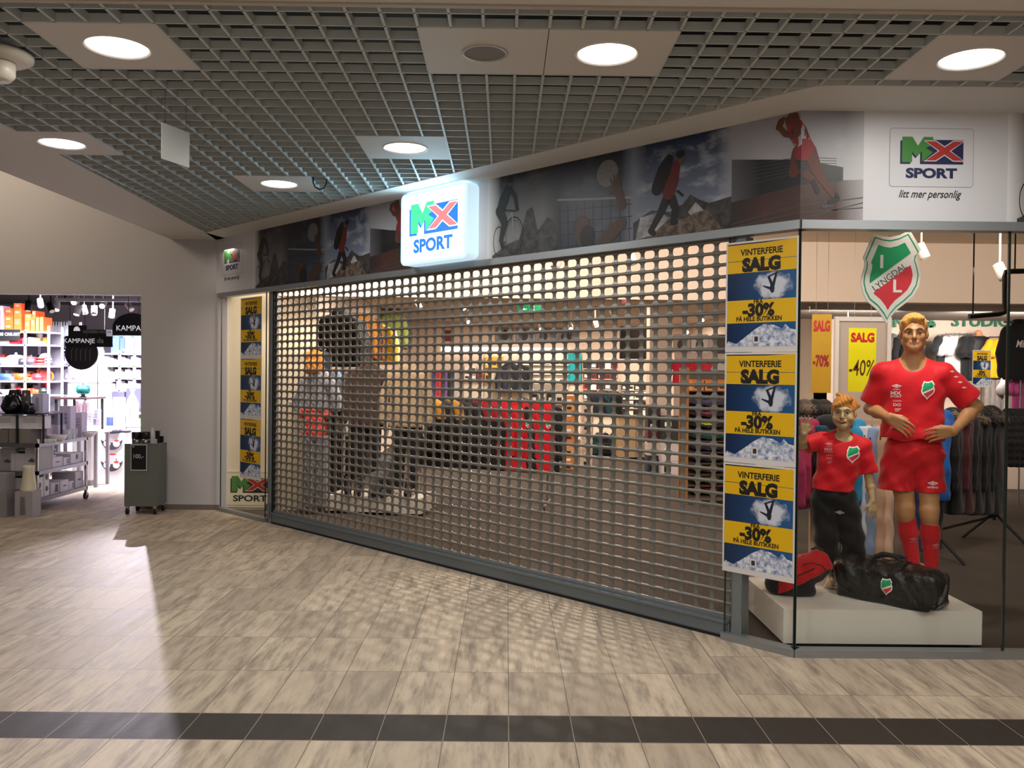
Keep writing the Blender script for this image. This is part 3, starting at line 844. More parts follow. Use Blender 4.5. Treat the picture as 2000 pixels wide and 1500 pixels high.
def pic_run(base, parent, nm='runner_picture'):
    m = MB(); W = .82
    xs = [0, .15, .30, CORNER - base - 1e-4 if 0 < CORNER - base < W else .45, .6, W]
    for a, b in zip(xs[:-1], xs[1:]): m.flat([(a, 0), (b, 0), (b, .645), (a, .645)], 0, 0)
    cxx = xs[3]
    def row(zf0, zf1, y, mi, x0=0., x1=W):
        q = [x0] + [v for v in (.15, .30, cxx, .6, .7) if x0 < v < x1] + [x1]
        for a, b in zip(q[:-1], q[1:]): m.flat([(a, zf0(a)), (b, zf0(b)), (b, zf1(b)), (a, zf1(a))], y, mi)
    row(lambda x: 0, lambda x: .20 + .04 * (x / W), -.0006, 1)
    row(lambda x: .16 + .10 * x, lambda x: .43 - .17 * x, -.0010, 2, 0., .70)
    for k in range(6): row(lambda x: .25 + k * .026 + .06 * x * (1 - k * .3), lambda x: .253 + k * .026 + .06 * x * (1 - k * .3), -.0014, 3, 0.02, .66)
    for (z0, z1) in ((.02, .13), (.0, .07), (-.12, .10)): row(lambda x: max(0, z0 + (z1 - z0) * x / W), lambda x: max(0, z0 + (z1 - z0) * x / W) + .006, -.0014, 3)
    y = -.0018
    # the runner: torso, arms, legs caught in mid stride
    limb(m, [(.395, .60, .040), (.43, .52, .052), (.475, .43, .045)], y, 4)
    limb(m, [(.315, .57, .020), (.33, .60, .022), (.345, .615, .014)], y - .0002, 4)
    limb(m, [(.415, .61, .030), (.425, .505, .022), (.36, .52, .018), (.315, .575, .018)], y - .0008, 4)
    limb(m, [(.415, .56, .042), (.45, .485, .046)], y - .0004, 5); limb(m, [(.475, .425, .054), (.465, .395, .048)], y - .0006, 5)
    limb(m, [(.445, .40, .044), (.415, .285, .032), (.48, .265, .024), (.535, .225, .015)], y - .0003, 4)
    limb(m, [(.495, .41, .044), (.545, .29, .032), (.60, .20, .020), (.645, .14, .013)], y - .0005, 4)
    limb(m, [(.525, .225, .014), (.55, .165, .014)], y - .0008, 6); limb(m, [(.625, .105, .016), (.67, .125, .014), (.66, .15, .012)], y - .0008, 6)
    limb(m, [(.585, .075, .010), (.64, .085, .009)], y - .0006, 3)
    m.v = [bend(p, base) for p in m.v]
    return m.build(nm, [K_STAD, K_TRACK, K_STAND, K('#6f6b6b'), mat('#5b2f22', .5), mat('#8a1a22', .5), K('#33343a')], parent, (base, -.023, 2.602))

M_VINYL = mat('#d3d4da', .4)
def print_logo(parent, x, front=False, name='logo_print'):
    m = MB(); m.flat(rrect(0, .5, .0, .348, .02), 0, 4); m.flat(rrect(.003, .497, .003, .345, .018), -.0005, 5)
    logo(m, .063, .135, .375, -.001, 0, 1, 2, 3)
    m.text('SPORT', .077, .25, .056, -.0012, 0, 'C', 1.3, .05)
    m.text('litt mer personlig', .064, .245, -.062, -.0012, 6, 'C', .82, .012, .35)
    mats = [mat('#1c2350', .5), mat('#3f8438', .5), mat('#a8302e', .5), mat('#c9c9cf', .5), mat('#8b8c94', .5), mat('#cfd0d6', .45), mat('#26262c', .5)]
    return m.build(name, mats, parent, (x, -.023, 2.802) if not front else (x, FRONT_Y - .021, 2.802))

bn = thing('fascia_banner', 'long printed sports photo banner along the slanted front over the shutter', 'banner', (FX, FY, 0), FRZ)
MB().box(-.12, CORNER, -.022, -.02, 2.602, 3.245).build('banner_sheet', M_VINYL, bn)
print_logo(bn, .115)
for k, base in enumerate((.858, 4.68)):
    pic_bike(base, bn); pic_net(base + .76, bn); pic_hike(base + 1.46, bn); pic_run(base + 2.22, bn)
bf = thing('fascia_banner', 'white logo banner on the straight front above the window with the mannequins', 'banner')
MB().box(CX + .002, 6, FRONT_Y - .02, FRONT_Y - .0185, 2.602, 3.245).build('banner_sheet', M_VINYL, bf)
print_logo(bf, 2.252, True)
pk = pic_bike(0, bf); pk.location = (2.955, FRONT_Y - .0215, 2.602)

# ================================================================ SALE POSTERS
def poster_print(W, H):
    """sheet with slanted yellow bands, snow pictures and the sale text"""
    m = MB(); sl = .00 * W
    m.flat([(0, 0), (W, 0), (W, H), (0, H)], 0, 0)
    a, b = .012, W - .012
    y = -.0005
    def band(z0, z1, mi, yy=y): m.flat([(a, z0), (b, z0), (b, z1), (a, z1)], yy, mi)
    band(.035, H - .012, 1)
    band(H * .825 , H * .972, 2, -.001); m.flat([(a, H * .945), (b, H * .945 + .02), (b, H - .012), (a, H - .012)], -.0009, 4)
    m.flat([(a, H * .945), (b, H * .945), (b, H * .985), (a, H * .955)], -.0011, 2)
    band(H * .715, H * .82, 2, -.001)
    band(H * .262, H * .468, 2, -.001)
    T = -.0016
    m.text('VINTERFERIE', .054, W * .5, H * .872, T, 3, 'C', .92, .03)
    m.text('SALG', .108, W * .5, H * .731, T, 3, 'C', 1.0, .07)
    m.text('FRA', .038, W * .47, H * .432, T, 3, 'C', .95, .035)
    m.text('-30%', .105, W * .47, H * .325, T, 3, 'C', 1.0, .055)
    m.text('PÅ HELE BUTIKKEN', .037, W * .475, H * .279, T, 3, 'C', .96, .035)
    # boarder seen against the blown snow
    S = -.0012
    def boarder(cx, cz, k):
        limb(m, [(cx - .02 * k, cz + .055 * k, .008), (cx + .01 * k, cz - .01 * k, .010)], S, 4); limb(m, [(cx + .045 * k, cz + .08 * k, .007), (cx + .02 * k, cz - .01 * k, .010)], S, 4)
        limb(m, [(cx - .03 * k, cz + .06 * k, .005), (cx + .06 * k, cz + .095 * k, .005)], S - .0001, 4)
        limb(m, [(cx + .012 * k, cz - .01 * k, .014), (cx + .01 * k, cz - .045 * k, .016)], S, 4); limb(m, [(cx, cz - .04 * k, .009), (cx - .07 * k, cz - .015 * k, .004)], S, 4)
        blob(m, cx + .012 * k, cz - .06 * k, .012, .012, S - .0002, 4)
    boarder(W * .64, H * .60, .72)
    m.flat([(a, .035), (b, .035), (b, H * .19), (W * .9, H * .20), (W * .84, H * .245), (W * .80, H * .2), (W * .7, H * .235), (W * .55, H * .25), (W * .42, H * .2), (W * .28, H * .13), (W * .16, H * .075), (W * .05, H * .1), (a, H * .08)], S, 5)
    m.flat([(W * .40, .055), (W * .49, .055), (W * .49, .105), (W * .40, .105)], S - .0004, 0)
    m.flat([(W * .42, .065), (W * .47, .065), (W * .47, .095), (W * .42, .095)], S - .0006, 6)
    return m
def snow_mat(W, H):
    t = NT('blown_snow_print'); v = t.coord('Object'); sp = t.n('ShaderNodeSeparateXYZ'); t.inp(sp, 0, v)
    dx = t.math('DIVIDE', t.math('SUBTRACT', sp.outputs[0], W * .66), W * .27); dz = t.math('DIVIDE', t.math('SUBTRACT', sp.outputs[2], H * .59), H * .125)
    r = t.math('ADD', t.math('MULTIPLY', dx, dx), t.math('MULTIPLY', dz, dz))
    n = t.noise(v, 16, 5, .65)
    f = t.math('ADD', t.math('SUBTRACT', 1.25, r), t.math('MULTIPLY', t.math('SUBTRACT', n, .5), 2.2))
    blue = t.mix(t.math('DIVIDE', sp.outputs[0], W), C4('#0a2146'), C4('#205890'))
    t.col(t.mix(t.ramp(f, [(.25, 0.), (.85, 1.)]), blue, C4('#cdd3e2'))); t.b.inputs['Roughness'].default_value = .35
    return t.m
PW, PH = .485, .69
M_PAPER = mat('#d9d6d6', .5)
PM = [M_PAPER, snow_mat(PW, PH), mat('#e3b407', .45), mat('#15130f', .5), mat('#101a33', .5), rock('snowfield_print', '#5f79ac', '#e6e9f2', 26.), mat('#2c2f38', .5)]
pm0 = poster_print(PW, PH).build('sale_print', PM)
WORDS3 = ['top', 'middle', 'bottom']
def poster(locx, z, label, group, yoff=-.004):
    p = thing('sale_poster', label, 'poster', (*fl(locx, yoff), z), FRZ, group)
    MB().box(0, PW, 0.0004, .0012, 0, PH).build('poster_sheet', M_PAPER, p)
    obj_of('poster_print', pm0.data, p)
    return p
for k in range(3):
    poster(6.858, 2.512 - PH - k * .6935, '%s yellow and blue sale poster of three on the corner window beside the mannequins' % WORDS3[k], 'posters on the corner window')
for k in range(3):
    poster(.545, 2.512 - PH - k * .688, '%s yellow and blue sale poster of three on the narrow window left of the shutter' % WORDS3[k], 'posters on the narrow window')
bpy.data.objects.remove(pm0)
# logo board behind the narrow window
lb = thing('logo_board', 'pale logo panel low on the wall behind the narrow window left of shutter', 'sign', (-3.40, 10.298, .03), 0)
MB().box(0, .66, -.012, 0, 0, .44).build('board_panel', mat('#ddd1b6', .5), lb)
m = MB(); m.flat(rrect(.02, .64, .02, .42, .015), -.0128, 4); m.flat(rrect(.026, .634, .026, .414, .015), -.0133, 5)
logo(m, .085, .175, .47, -.014, 0, 1, 2, 3, 1.0)
m.text('SPORT', .10, .32, .075, -.0142, 0, 'C', 1.36, .03)
m.build('board_print', [mat('#1b2030', .5), mat('#4d7d38', .5), mat('#a82a22', .5), mat('#ddd1b6', .5), mat('#8d8570', .5), mat('#ddd1b6', .5)], lb)
# ================================================================ WINDOW PLINTH AND FIGURES
from mathutils.bvhtree import BVHTree
PLZ = .242
pl_ = thing('window_plinth', 'low white display plinth in the corner window carrying the red dressed mannequins', 'plinth', (1.715, 5.2, 0))
MB().box(0, 1.225, 0, .86, .034, PLZ, 0, .004).build('plinth_box', mat('#dcd6cb', .55), pl_)
MB().box(.06, 1.165, .05, .82, 0, .034).build('plinth_base', M_BLACK, pl_)

def merge(S, T, k): S._put((slice(None),) * 3, T.F, k, 'add')
def U(v): v = np.array(v, float); return v / np.linalg.norm(v)
def sculpt_hand(S, W, d, s, n, L, spread=.9, curl=(.25, .5, .5), thumb=.75):
    """W wrist, d pointing direction, s towards the thumb, n palm side; L = hand length"""
    W, d, s, n = np.array(W, float), U(d), U(s), U(n)
    pl = L * .5; r = L * .052
    for q in (-.30, -.1, .1, .30):
        S.cone(W + s * q * L * .32, W + d * pl + s * q * L * .62, L * .095, L * .07, L * .05)
    for i, (q, fl_) in enumerate(((.30, .44), (.1, .5), (-.1, .47), (-.30, .37))):
        p = W + d * pl + s * q * L * .64; ang = 0.; dd = U(d + s * q * .5 * spread)
        for k, (seg, c) in enumerate(zip((.42, .32, .26), curl)):
            ang += c; v = dd * math.cos(ang) + n * math.sin(ang); e = p + v * L * fl_ * seg
            S.cone(p, e, r * (1 - .12 * k), r * (.9 - .12 * k), L * .02); p = e
    b = W + d * L * .12 + s * L * .14; m_ = b + U(d * .7 + s * thumb + n * .25) * L * .26; e = m_ + U(d * .9 + s * thumb * .35 + n * .3) * L * .22
    S.cone(b, m_, r * 1.5, r * 1.15, L * .05); S.cone(m_, e, r * 1.1, r * .85, L * .02)

def sculpt_head(S, c, s, rz, smile=False):
    """head about c (height of the eyes), s scales it; faces -y turned by rz"""
    cr, sr = math.cos(rz), math.sin(rz)
    def P(x, y, z): return (c[0] + s * (x * cr - y * sr), c[1] + s * (x * sr + y * cr), c[2] + s * z)
    def E(x, y, z, r, k=.02, op='add'): S.ell(P(x, y, z), [q * s for q in r], k * s, op, rz)
    def Cn(a, b, ra, rb, k=.015, op='add'): S.cone(P(*a), P(*b), ra * s, rb * s, k * s, op)
    E(0, .015, .025, (.076, .096, .094), .01); E(0, -.028, -.035, (.062, .066, .085), .03)
    for q in (-1, 1):
        Cn((q * .054, -.005, -.06), (q * .012, -.076, -.098), .02, .021, .03)
        Cn((q * .012, -.086, .018), (q * .05, -.070, .014), .011, .010, .016)
        E(q * .043, -.062, -.03, (.022, .022, .022), .02)
        E(q * .032, -.100, .0, (.018, .016, .0105), .008, 'sub')
        E(q * .079, .012, -.012, (.011, .02, .032), .006)
    Cn((0, -.090, .005), (0, -.113, -.034), .008, .0125, .010); E(0, -.104, -.040, (.017, .014, .009), .008)
    Cn((0, -.076, -.104), (0, -.080, -.096), .022, .02, .02)
    if smile:
        E(0, -.088, -.066, (.030, .022, .016), .01, 'add'); E(0, -.112, -.071, (.022, .018, .010), .004, 'sub')
        for q in (-1, 1): E(q * .048, -.07, -.045, (.024, .024, .022), .015)
    else:
        Cn((-.021, -.092, -.064), (.021, -.092, -.064), .007, .007, .006); Cn((-.017, -.093, -.073), (.017, -.093, -.073), .0075, .0075, .005)
        Cn((-.02, -.104, -.0685), (.02, -.104, -.0685), .0022, .0022, .003, 'sub')
    return P
def face_parts(root, P, s, iris, brow, smile=False):
    for q in (-1, 1):
        m = MB(); m.ell(P(q * .032, -.083, .0), (.0125 * s, .0115 * s, .0072 * s), 0, 14, 10)
        e = m.build('eye', mat('#a89c8a', .4), root); p = P(q * .032 + .001, -.0925, -.0005)
        MB().ell(p, (.0062 * s, .004 * s, .0062 * s), 0, 12, 8).build('iris', iris, e)
        m = MB(); m.tube([P(q * .012, -.1015, .018), P(q * .03, -.098, .026), P(q * .05, -.082, .019)], [.0042 * s, .005 * s, .003 * s], 6); m.build('eyebrow', brow, root)
def project(mb, bvh, off=.003):
    out = []
    for p in mb.v:
        h = bvh.ray_cast(Vector((p[0], -2, p[2])), Vector((0, 1, 0)))[0]
        out.append((p[0], (h.y - off) if h is not None else p[1], p[2]))
    mb.v = out; return mb
def subdiv(mb, n=1):
    for _ in range(n):
        bm = bmesh.new(); me = bpy.data.meshes.new('t'); me.from_pydata(mb.v, [], mb.f)
        me.polygons.foreach_set('material_index', mb.mi); bm.from_mesh(me)
        bmesh.ops.triangulate(bm, faces=bm.faces[:]); bmesh.ops.subdivide_edges(bm, edges=bm.edges[:], cuts=1)
        bm.to_mesh(me); bm.free()
        mb.v = [tuple(v.co) for v in me.vertices]; mb.f = [tuple(p.vertices) for p in me.polygons]; mb.mi = [p.material_index for p in me.polygons]; mb.sm = [False] * len(mb.f)
        bpy.data.meshes.remove(me)
    return mb
def bvh_of(o): return BVHTree.FromPolygons([v.co for v in o.data.vertices], [tuple(p.vertices) for p in o.data.polygons])

SHIELD = [(-.39, .97), (-.2, .91), (-.02, .89), (.2, .94), (.42, 1.05), (.55, .84), (.68, .61), (.60, .54), (.59, .40), (.65, .22), (.68, .05), (.64, -.18), (.52, -.40), (.34, -.57), (.15, -.72), (0, -.90), (-.07, -1.03), (-.14, -.90), (-.30, -.70), (-.5, -.54), (-.6, -.35), (-.65, -.14), (-.63, .05), (-.58, .22), (-.57, .34), (-.61, .43), (-.5, .70)]
def scalep(poly, k, cx=.01, cz=.06): return [((x - cx) * k + cx, (z - cz) * k + cz) for x, z in poly]
def clip_half(poly, nx, nz, d):     # keep nx*x+nz*z <= d
    out = []
    for i in range(len(poly)):
        a, b = poly[i - 1], poly[i]; fa, fb = nx * a[0] + nz * a[1] - d, nx * b[0] + nz * b[1] - d
        if (fa <= 0) != (fb <= 0): t = fa / (fa - fb); out.append((a[0] + (b[0] - a[0]) * t, a[1] + (b[1] - a[1]) * t))
        if fb <= 0: out.append(b)
    return out
def tri_flat(mb, poly, y, mi):      # concave outlines -> fan about an inner point
    c = (sum(p[0] for p in poly) / len(poly), sum(p[1] for p in poly) / len(poly))
    n = len(poly); mb.add([(c[0], y, c[1])] + [(x, y, z) for x, z in poly], [(0, 1 + i, 1 + (i + 1) % n) for i in range(n)], mi)
def crest(mb, x, z, s, y, mw, mg, mr, ml, letters=True, step=.0008):
    T = lambda poly: [(x + a * s, z + b * s) for a, b in poly]
    tri_flat(mb, T(scalep(SHIELD, 1)), y, mw)
    tri_flat(mb, T(scalep(SHIELD, .92)), y - step, mg); tri_flat(mb, T(scalep(SHIELD, .88)), y - 2 * step, mw)
    inner = scalep(SHIELD, .72)
    nx, nz = -.607, .795
    up = clip_half(inner, -nx, -nz, -.165); lo = clip_half(inner, nx, nz, .046 * -1)
    tri_flat(mb, T(up), y - 3 * step, mg); tri_flat(mb, T(lo), y - 3 * step, mr)
    if letters:
        a = math.atan2(.607, .795)
        mb.text('LYNGDAL', .2 * s, x + .02 * s, z - .04 * s, y - 4 * step, ml, 'C', 1.0, 0, 0, 0, a)
        mb.text('I', .4 * s, x - .2 * s, z + .21 * s, y - 4 * step, mw, 'C', 1.1, .025); mb.text('L', .39 * s, x + .16 * s, z - .32 * s, y - 4 * step, mw, 'C', 1.1, .025)
CREST_M = [mat('#f3f1ee', .5), mat('#0fa568', .5), mat('#e03644', .5), mat('#3c4a44', .5)]
M_PRINTW = mat('#e9d9d6', .6)
def diamond(mb, x, z, s, y, mi):   # double diamond mark
    o = [(x - s, z), (x, z - .42 * s), (x + s, z), (x, z + .42 * s)]; i_ = [(x - .66 * s, z), (x, z - .25 * s), (x + .66 * s, z), (x, z + .25 * s)]
    mb.add([(p[0], y, p[1]) for p in o + i_], [(k, (k + 1) % 4, 4 + (k + 1) % 4, 4 + k) for k in range(4)], mi)
    mb.flat([(x - .42 * s, z), (x, z - .15 * s), (x + .42 * s, z), (x, z + .15 * s)], y, mi)
def sponsor_print(mb, x, z, s, y, mi):
    diamond(mb, x + .02 * s, z, .5 * s, y, mi); mb.text('umbro', .26 * s, x + .02 * s, z - .42 * s, y, mi, 'C', 1, .01)
    mb.text('MX', .52 * s, x - .02 * s, z - .92 * s, y, mi, 'C', 1.3, .03); mb.text('SPORT', .3 * s, x - .02 * s, z - 1.2 * s, y, mi, 'C', 1.2, .02)
    mb.text('DO', .4 * s, x + .1 * s, z - 2.1 * s, y, mi, 'C', 1.2, .02)
    for k in range(2): mb.flat([(x - .3 * s, z - (1.52 + k * .1) * s), (x + .5 * s, z - (1.52 + k * .1) * s), (x + .5 * s, z - (1.49 + k * .1) * s), (x - .3 * s, z - (1.49 + k * .1) * s)], y, mi)
    for k in range(3): mb.flat([(x - .1 * s, z - (2.4 + k * .13) * s), (x + (.5 - .1 * k) * s, z - (2.36 + k * .13) * s), (x + (.5 - .1 * k) * s, z - (2.31 + k * .13) * s), (x - .1 * s, z - (2.35 + k * .13) * s)], y, mi)

def skin_mat(c, nm):
    t = NT(nm); n = t.noise(t.coord('Object'), 20, 2); t.col(t.mix(n, C4(c), tuple(v * .86 if i < 3 else 1 for i, v in enumerate(C4(c))))); t.b.inputs['Roughness'].default_value = .45; t.b.inputs['Subsurface Weight'].default_value = 0.
    return t.m
M_RED = fabric('#cf1020', .62, 14., .12, 'red_jersey'); M_REDS = fabric('#c4101c', .6, 12., .15, 'red_shorts'); M_SOCK = fabric('#c41a22', .85, 60., .1, 'red_sock'); M_PANT = fabric('#0c0d10', .8, 12., .2, 'black_trackpant')

# ---------------------------------------------------------------- grown-up mannequin
def man():
    x0 = at(1782, 800, 5.75).x
    root = thing('mannequin', 'tall blond male mannequin in red football jersey, shorts and socks on window plinth', 'mannequin', (x0, 5.75, PLZ), -.40)
    res = .005
    B = Sculpt((-.46, -.30, -.01), (.5, .22, 1.88), res)
    B.ell((.02, 0, .90), (.155, .10, .12), .03).ell((0, 0, 1.08), (.135, .095, .15), .05).ell((0, .0, 1.30), (.165, .11, .19), .06)
    B.cone((-.16, 0, 1.455), (.16, 0, 1.455), .058, .058, .05); B.cone((0, .012, 1.44), (0, -.008, 1.66), .066, .056, .03)
    for q in (-1, 1): B.cone((q * .15, .005, 1.47), (q * .03, .01, 1.545), .04, .045, .04)
    P = sculpt_head(B, (0, -.01, 1.735), 1.03, 0.)
    SL, EL, WL = np.array((-.185, .0, 1.45)), np.array((-.262, .07, 1.215)), np.array((-.150, -.155, 1.165))
    SR, ER, WR = np.array((.185, 0, 1.45)), np.array((.385, .05, 1.245)), np.array((.238, -.175, 1.09))
    for S_, E_, W_ in ((SL, EL, WL), (SR, ER, WR)):
        B.cone(S_, E_, .05, .041, .03); B.cone(E_, E_ * .62 + W_ * .38, .042, .043, .02); B.cone(E_ * .62 + W_ * .38, W_, .042, .027, .02)
    sculpt_hand(B, WL, (.78, -.25, -.45), (.40, -.30, .85), (.05, .75, -.55), .19, .6, (.12, .35, .4), .5)
    sculpt_hand(B, WR, (-.95, .02, -.20), (-.2, -.35, .85), (.1, .8, -.5), .19, .6, (.1, .3, .4), .45)
    for (h, k, a) in (((-.075, 0, .88), (-.035, -.015, .535), (.03, .02, .085)), ((.10, 0, .88), (.112, -.03, .535), (.138, .02, .085))):
        h, k, a = map(np.array, (h, k, a))
        B.cone(h, k + (0, 0, .03), .088, .058, .03); B.cone(k + (0, -.006, .02), k + (0, -.006, -.02), .056, .054, .02)
        c = k * .66 + a * .34 + (0, .02, 0); B.cone(k, c, .052, .054, .03); B.cone(c, a, .052, .036, .03)
        B.cone(a + (0, .03, -.045), a + (-.01, -.11, -.06), .036, .03, .03); B.cone(a, a + (0, -.05, -.03), .036, .035, .03)
    B.cut(lambda X, Y, Z: -Z + 0 * X)
    body = B.build('body', [skin_mat('#c08b5e', 'mannequin_skin'), mat('#a86a55', .5)], root,
                   region=lambda x, y, z: ((np.abs(x) < .026) & (y < -.088) & (z > 1.653) & (z < 1.676)))
    H = Sculpt((-.13, -.15, 1.62), (.13, .15, 1.90), .004)
    H.ell((0, .018, 1.778), (.088, .107, .096), .01); H.ell((0, .05, 1.71), (.078, .07, .075), .02)
    H.ell((0, -.105, 1.735), (.063, .085, .076), .014, 'sub'); H.ell((0, -.04, 1.64), (.12, .14, .075), .01, 'sub')
    H.ell((.008, -.066, 1.828), (.056, .034, .026), .02); H.ell((-.05, -.055, 1.805), (.026, .03, .03), .02)
    H.warp(lambda X, Y, Z: .0022 * np.sin(X * 230 + Y * 90) * np.sin(Y * 70 + Z * 60))
    H.build('hair', fabric('#d7a052', .5, 40., .3, 'blond_hair'), root)
    face_parts(root, P, 1.03, mat('#33281f', .3), mat('#8a6238', .6))
    # jersey
    J = Sculpt((-.42, -.24, .98), (.42, .22, 1.60), res)
    J.ell((0, 0, 1.36), (.205, .128, .16), .02); J.cone((0, .0, 1.34), (0, -.01, 1.03), .192, .198, .04, flat=(1, 1.5)); J.cone((-.19, 0, 1.452), (.19, 0, 1.452), .066, .066, .05)
    for q in (-1, 1): J.cone((q * .17, .005, 1.475), (q * .045, .015, 1.54), .05, .04, .04)
    J.cone((-.12, -.125, 1.075), (.14, -.13, 1.05), .022, .022, .03); J.cone((-.15, -.115, 1.045), (.16, -.12, 1.03), .024, .026, .02)
    T = Sculpt((-.42, -.24, .98), (.42, .22, 1.60), res)
    for S_, E_ in ((SL, EL), (SR, ER)):
        T.F[:] = .5
        e = S_ + (E_ - S_) * 1.1; T.cone(S_, e, .078, .088, .01); n = U(E_ - S_); d0 = float((S_ + (E_ - S_) * .80) @ n)
        T.cut(lambda X, Y, Z: X * n[0] + Y * n[1] + Z * n[2] - d0); merge(J, T, .03)
    def folds(X, Y, Z):
        low = np.clip((1.30 - Z) / .25, 0, 1)
        return .0045 * np.sin(X * 46 + Z * 14) * low + .003 * np.sin(Z * 60 + X * 22) * low + .0025 * np.sin(X * 30 - Z * 38 + Y * 20)
    J.warp(folds); J.cone((0, -.03, 1.475), (0, -.03, 1.70), .070, .075, .012, 'sub'); J.cut(lambda X, Y, Z: 1.015 - Z + .012 * np.sin(X * 30) + 0 * Y)
    jer = J.build('jersey', M_RED, root)
    bv = bvh_of(jer)
    d2 = MB()
    for i, (poly, mi_, off) in enumerate(crest_layers(.085, 1.350, .062)):
        m = MB(); tri_flat(m, poly, 0, mi_); subdiv(m, 2); project(m, bv, .003 + .0006 * i); d2.add(m.v, m.f, mi_)
    d2.build('club_crest', CREST_M, jer)
    m = MB(); sponsor_print(m, -.105, 1.375, .064, 0, 0); subdiv(m, 1); project(m, bv, .003); m.build('chest_print', M_PRINTW, jer)
    m = MB()
    for k in range(4): diamond(m, .232 + .024 * k, 1.475 - .035 * k, .016, 0, 0)
    m.v = [(p[0], p[1], p[2]) for p in m.v]; project(m, bv, .003); m.build('sleeve_print', M_PRINTW, jer)
    # shorts
    K_ = Sculpt((-.28, -.24, .62), (.32, .22, 1.10), res)
    K_.ell((.012, 0, .93), (.185, .130, .15), .02)
    K_.cone((-.085, 0, .90), (-.10, -.01, .62), .100, .120, .02); K_.cone((.10, 0, .90), (.118, -.012, .62), .098, .094, .02)
    K_.warp(lambda X, Y, Z: .004 * np.sin(X * 42 + Z * 30) + .003 * np.sin(Z * 55 - X * 40 + Y * 20))
    K_.cone((-.085, 0, .70), (-.10, -.01, .55), .085, .105, .005, 'sub'); K_.cone((.108, 0, .70), (.118, -.012, .55), .082, .082, .005, 'sub')
    K_.cut(lambda X, Y, Z: .668 - Z - .03 * np.clip(X, -.2, .0) + 0 * Y)
    sh = K_.build('shorts', M_REDS, root); bv = bvh_of(sh)
    m = MB(); diamond(m, .125, .735, .034, 0, 0); m.text('umbro', .022, .125, .702, 0, 0, 'C', 1.1, .01); subdiv(m, 1); project(m, bv, .003); m.build('shorts_print', M_PRINTW, sh)
    # socks
    for (k, a, nm) in (((-.035, -.015, .535), (.03, .02, .085), 0), ((.112, -.03, .535), (.138, .02, .085), 1)):
        k, a = np.array(k), np.array(a); G = Sculpt((a[0] - .2, -.22, -.01), (a[0] + .14, .14, .54), res)
        c = k * .66 + a * .34 + (0, .02, 0); G.cone(k + (0, 0, .02), c, .058, .059, .03); G.cone(c, a, .057, .041, .03)
        G.cone(a + (0, .03, -.045), a + (-.01, -.11, -.06), .041, .035, .03); G.cone(a, a + (0, -.05, -.03), .041, .04, .03)
        G.cut(lambda X, Y, Z: Z - .487 + nm * .035 - .10 * (X - k[0]) * (1 - 2 * nm)); G.cut(lambda X, Y, Z: -Z + 0 * X)
        so = G.build('sock', M_SOCK, root); bv = bvh_of(so)
        m = MB(); px_ = a[0] * .5 + k[0] * .5 + (.022 if nm == 0 else .03); diamond(m, px_, .345 - nm * .03, .026, 0, 0); m.text('umbro', .018, px_, .322 - nm * .03, 0, 0); subdiv(m, 1); project(m, bv, .003); m.build('sock_print', mat('#d3858a', .7), so)
    return root
def crest_layers(x, z, s):
    T = lambda poly: [(x + a * s, z + b * s) for a, b in poly]
    nx, nz = -.45, .89; inner = scalep(SHIELD, .84)
    return [(T(SHIELD), 0, 0), (T(clip_half(inner, -nx, -nz, -.02)), 1, 1), (T(clip_half(inner, nx, nz, -.16)), 2, 2)]
man()

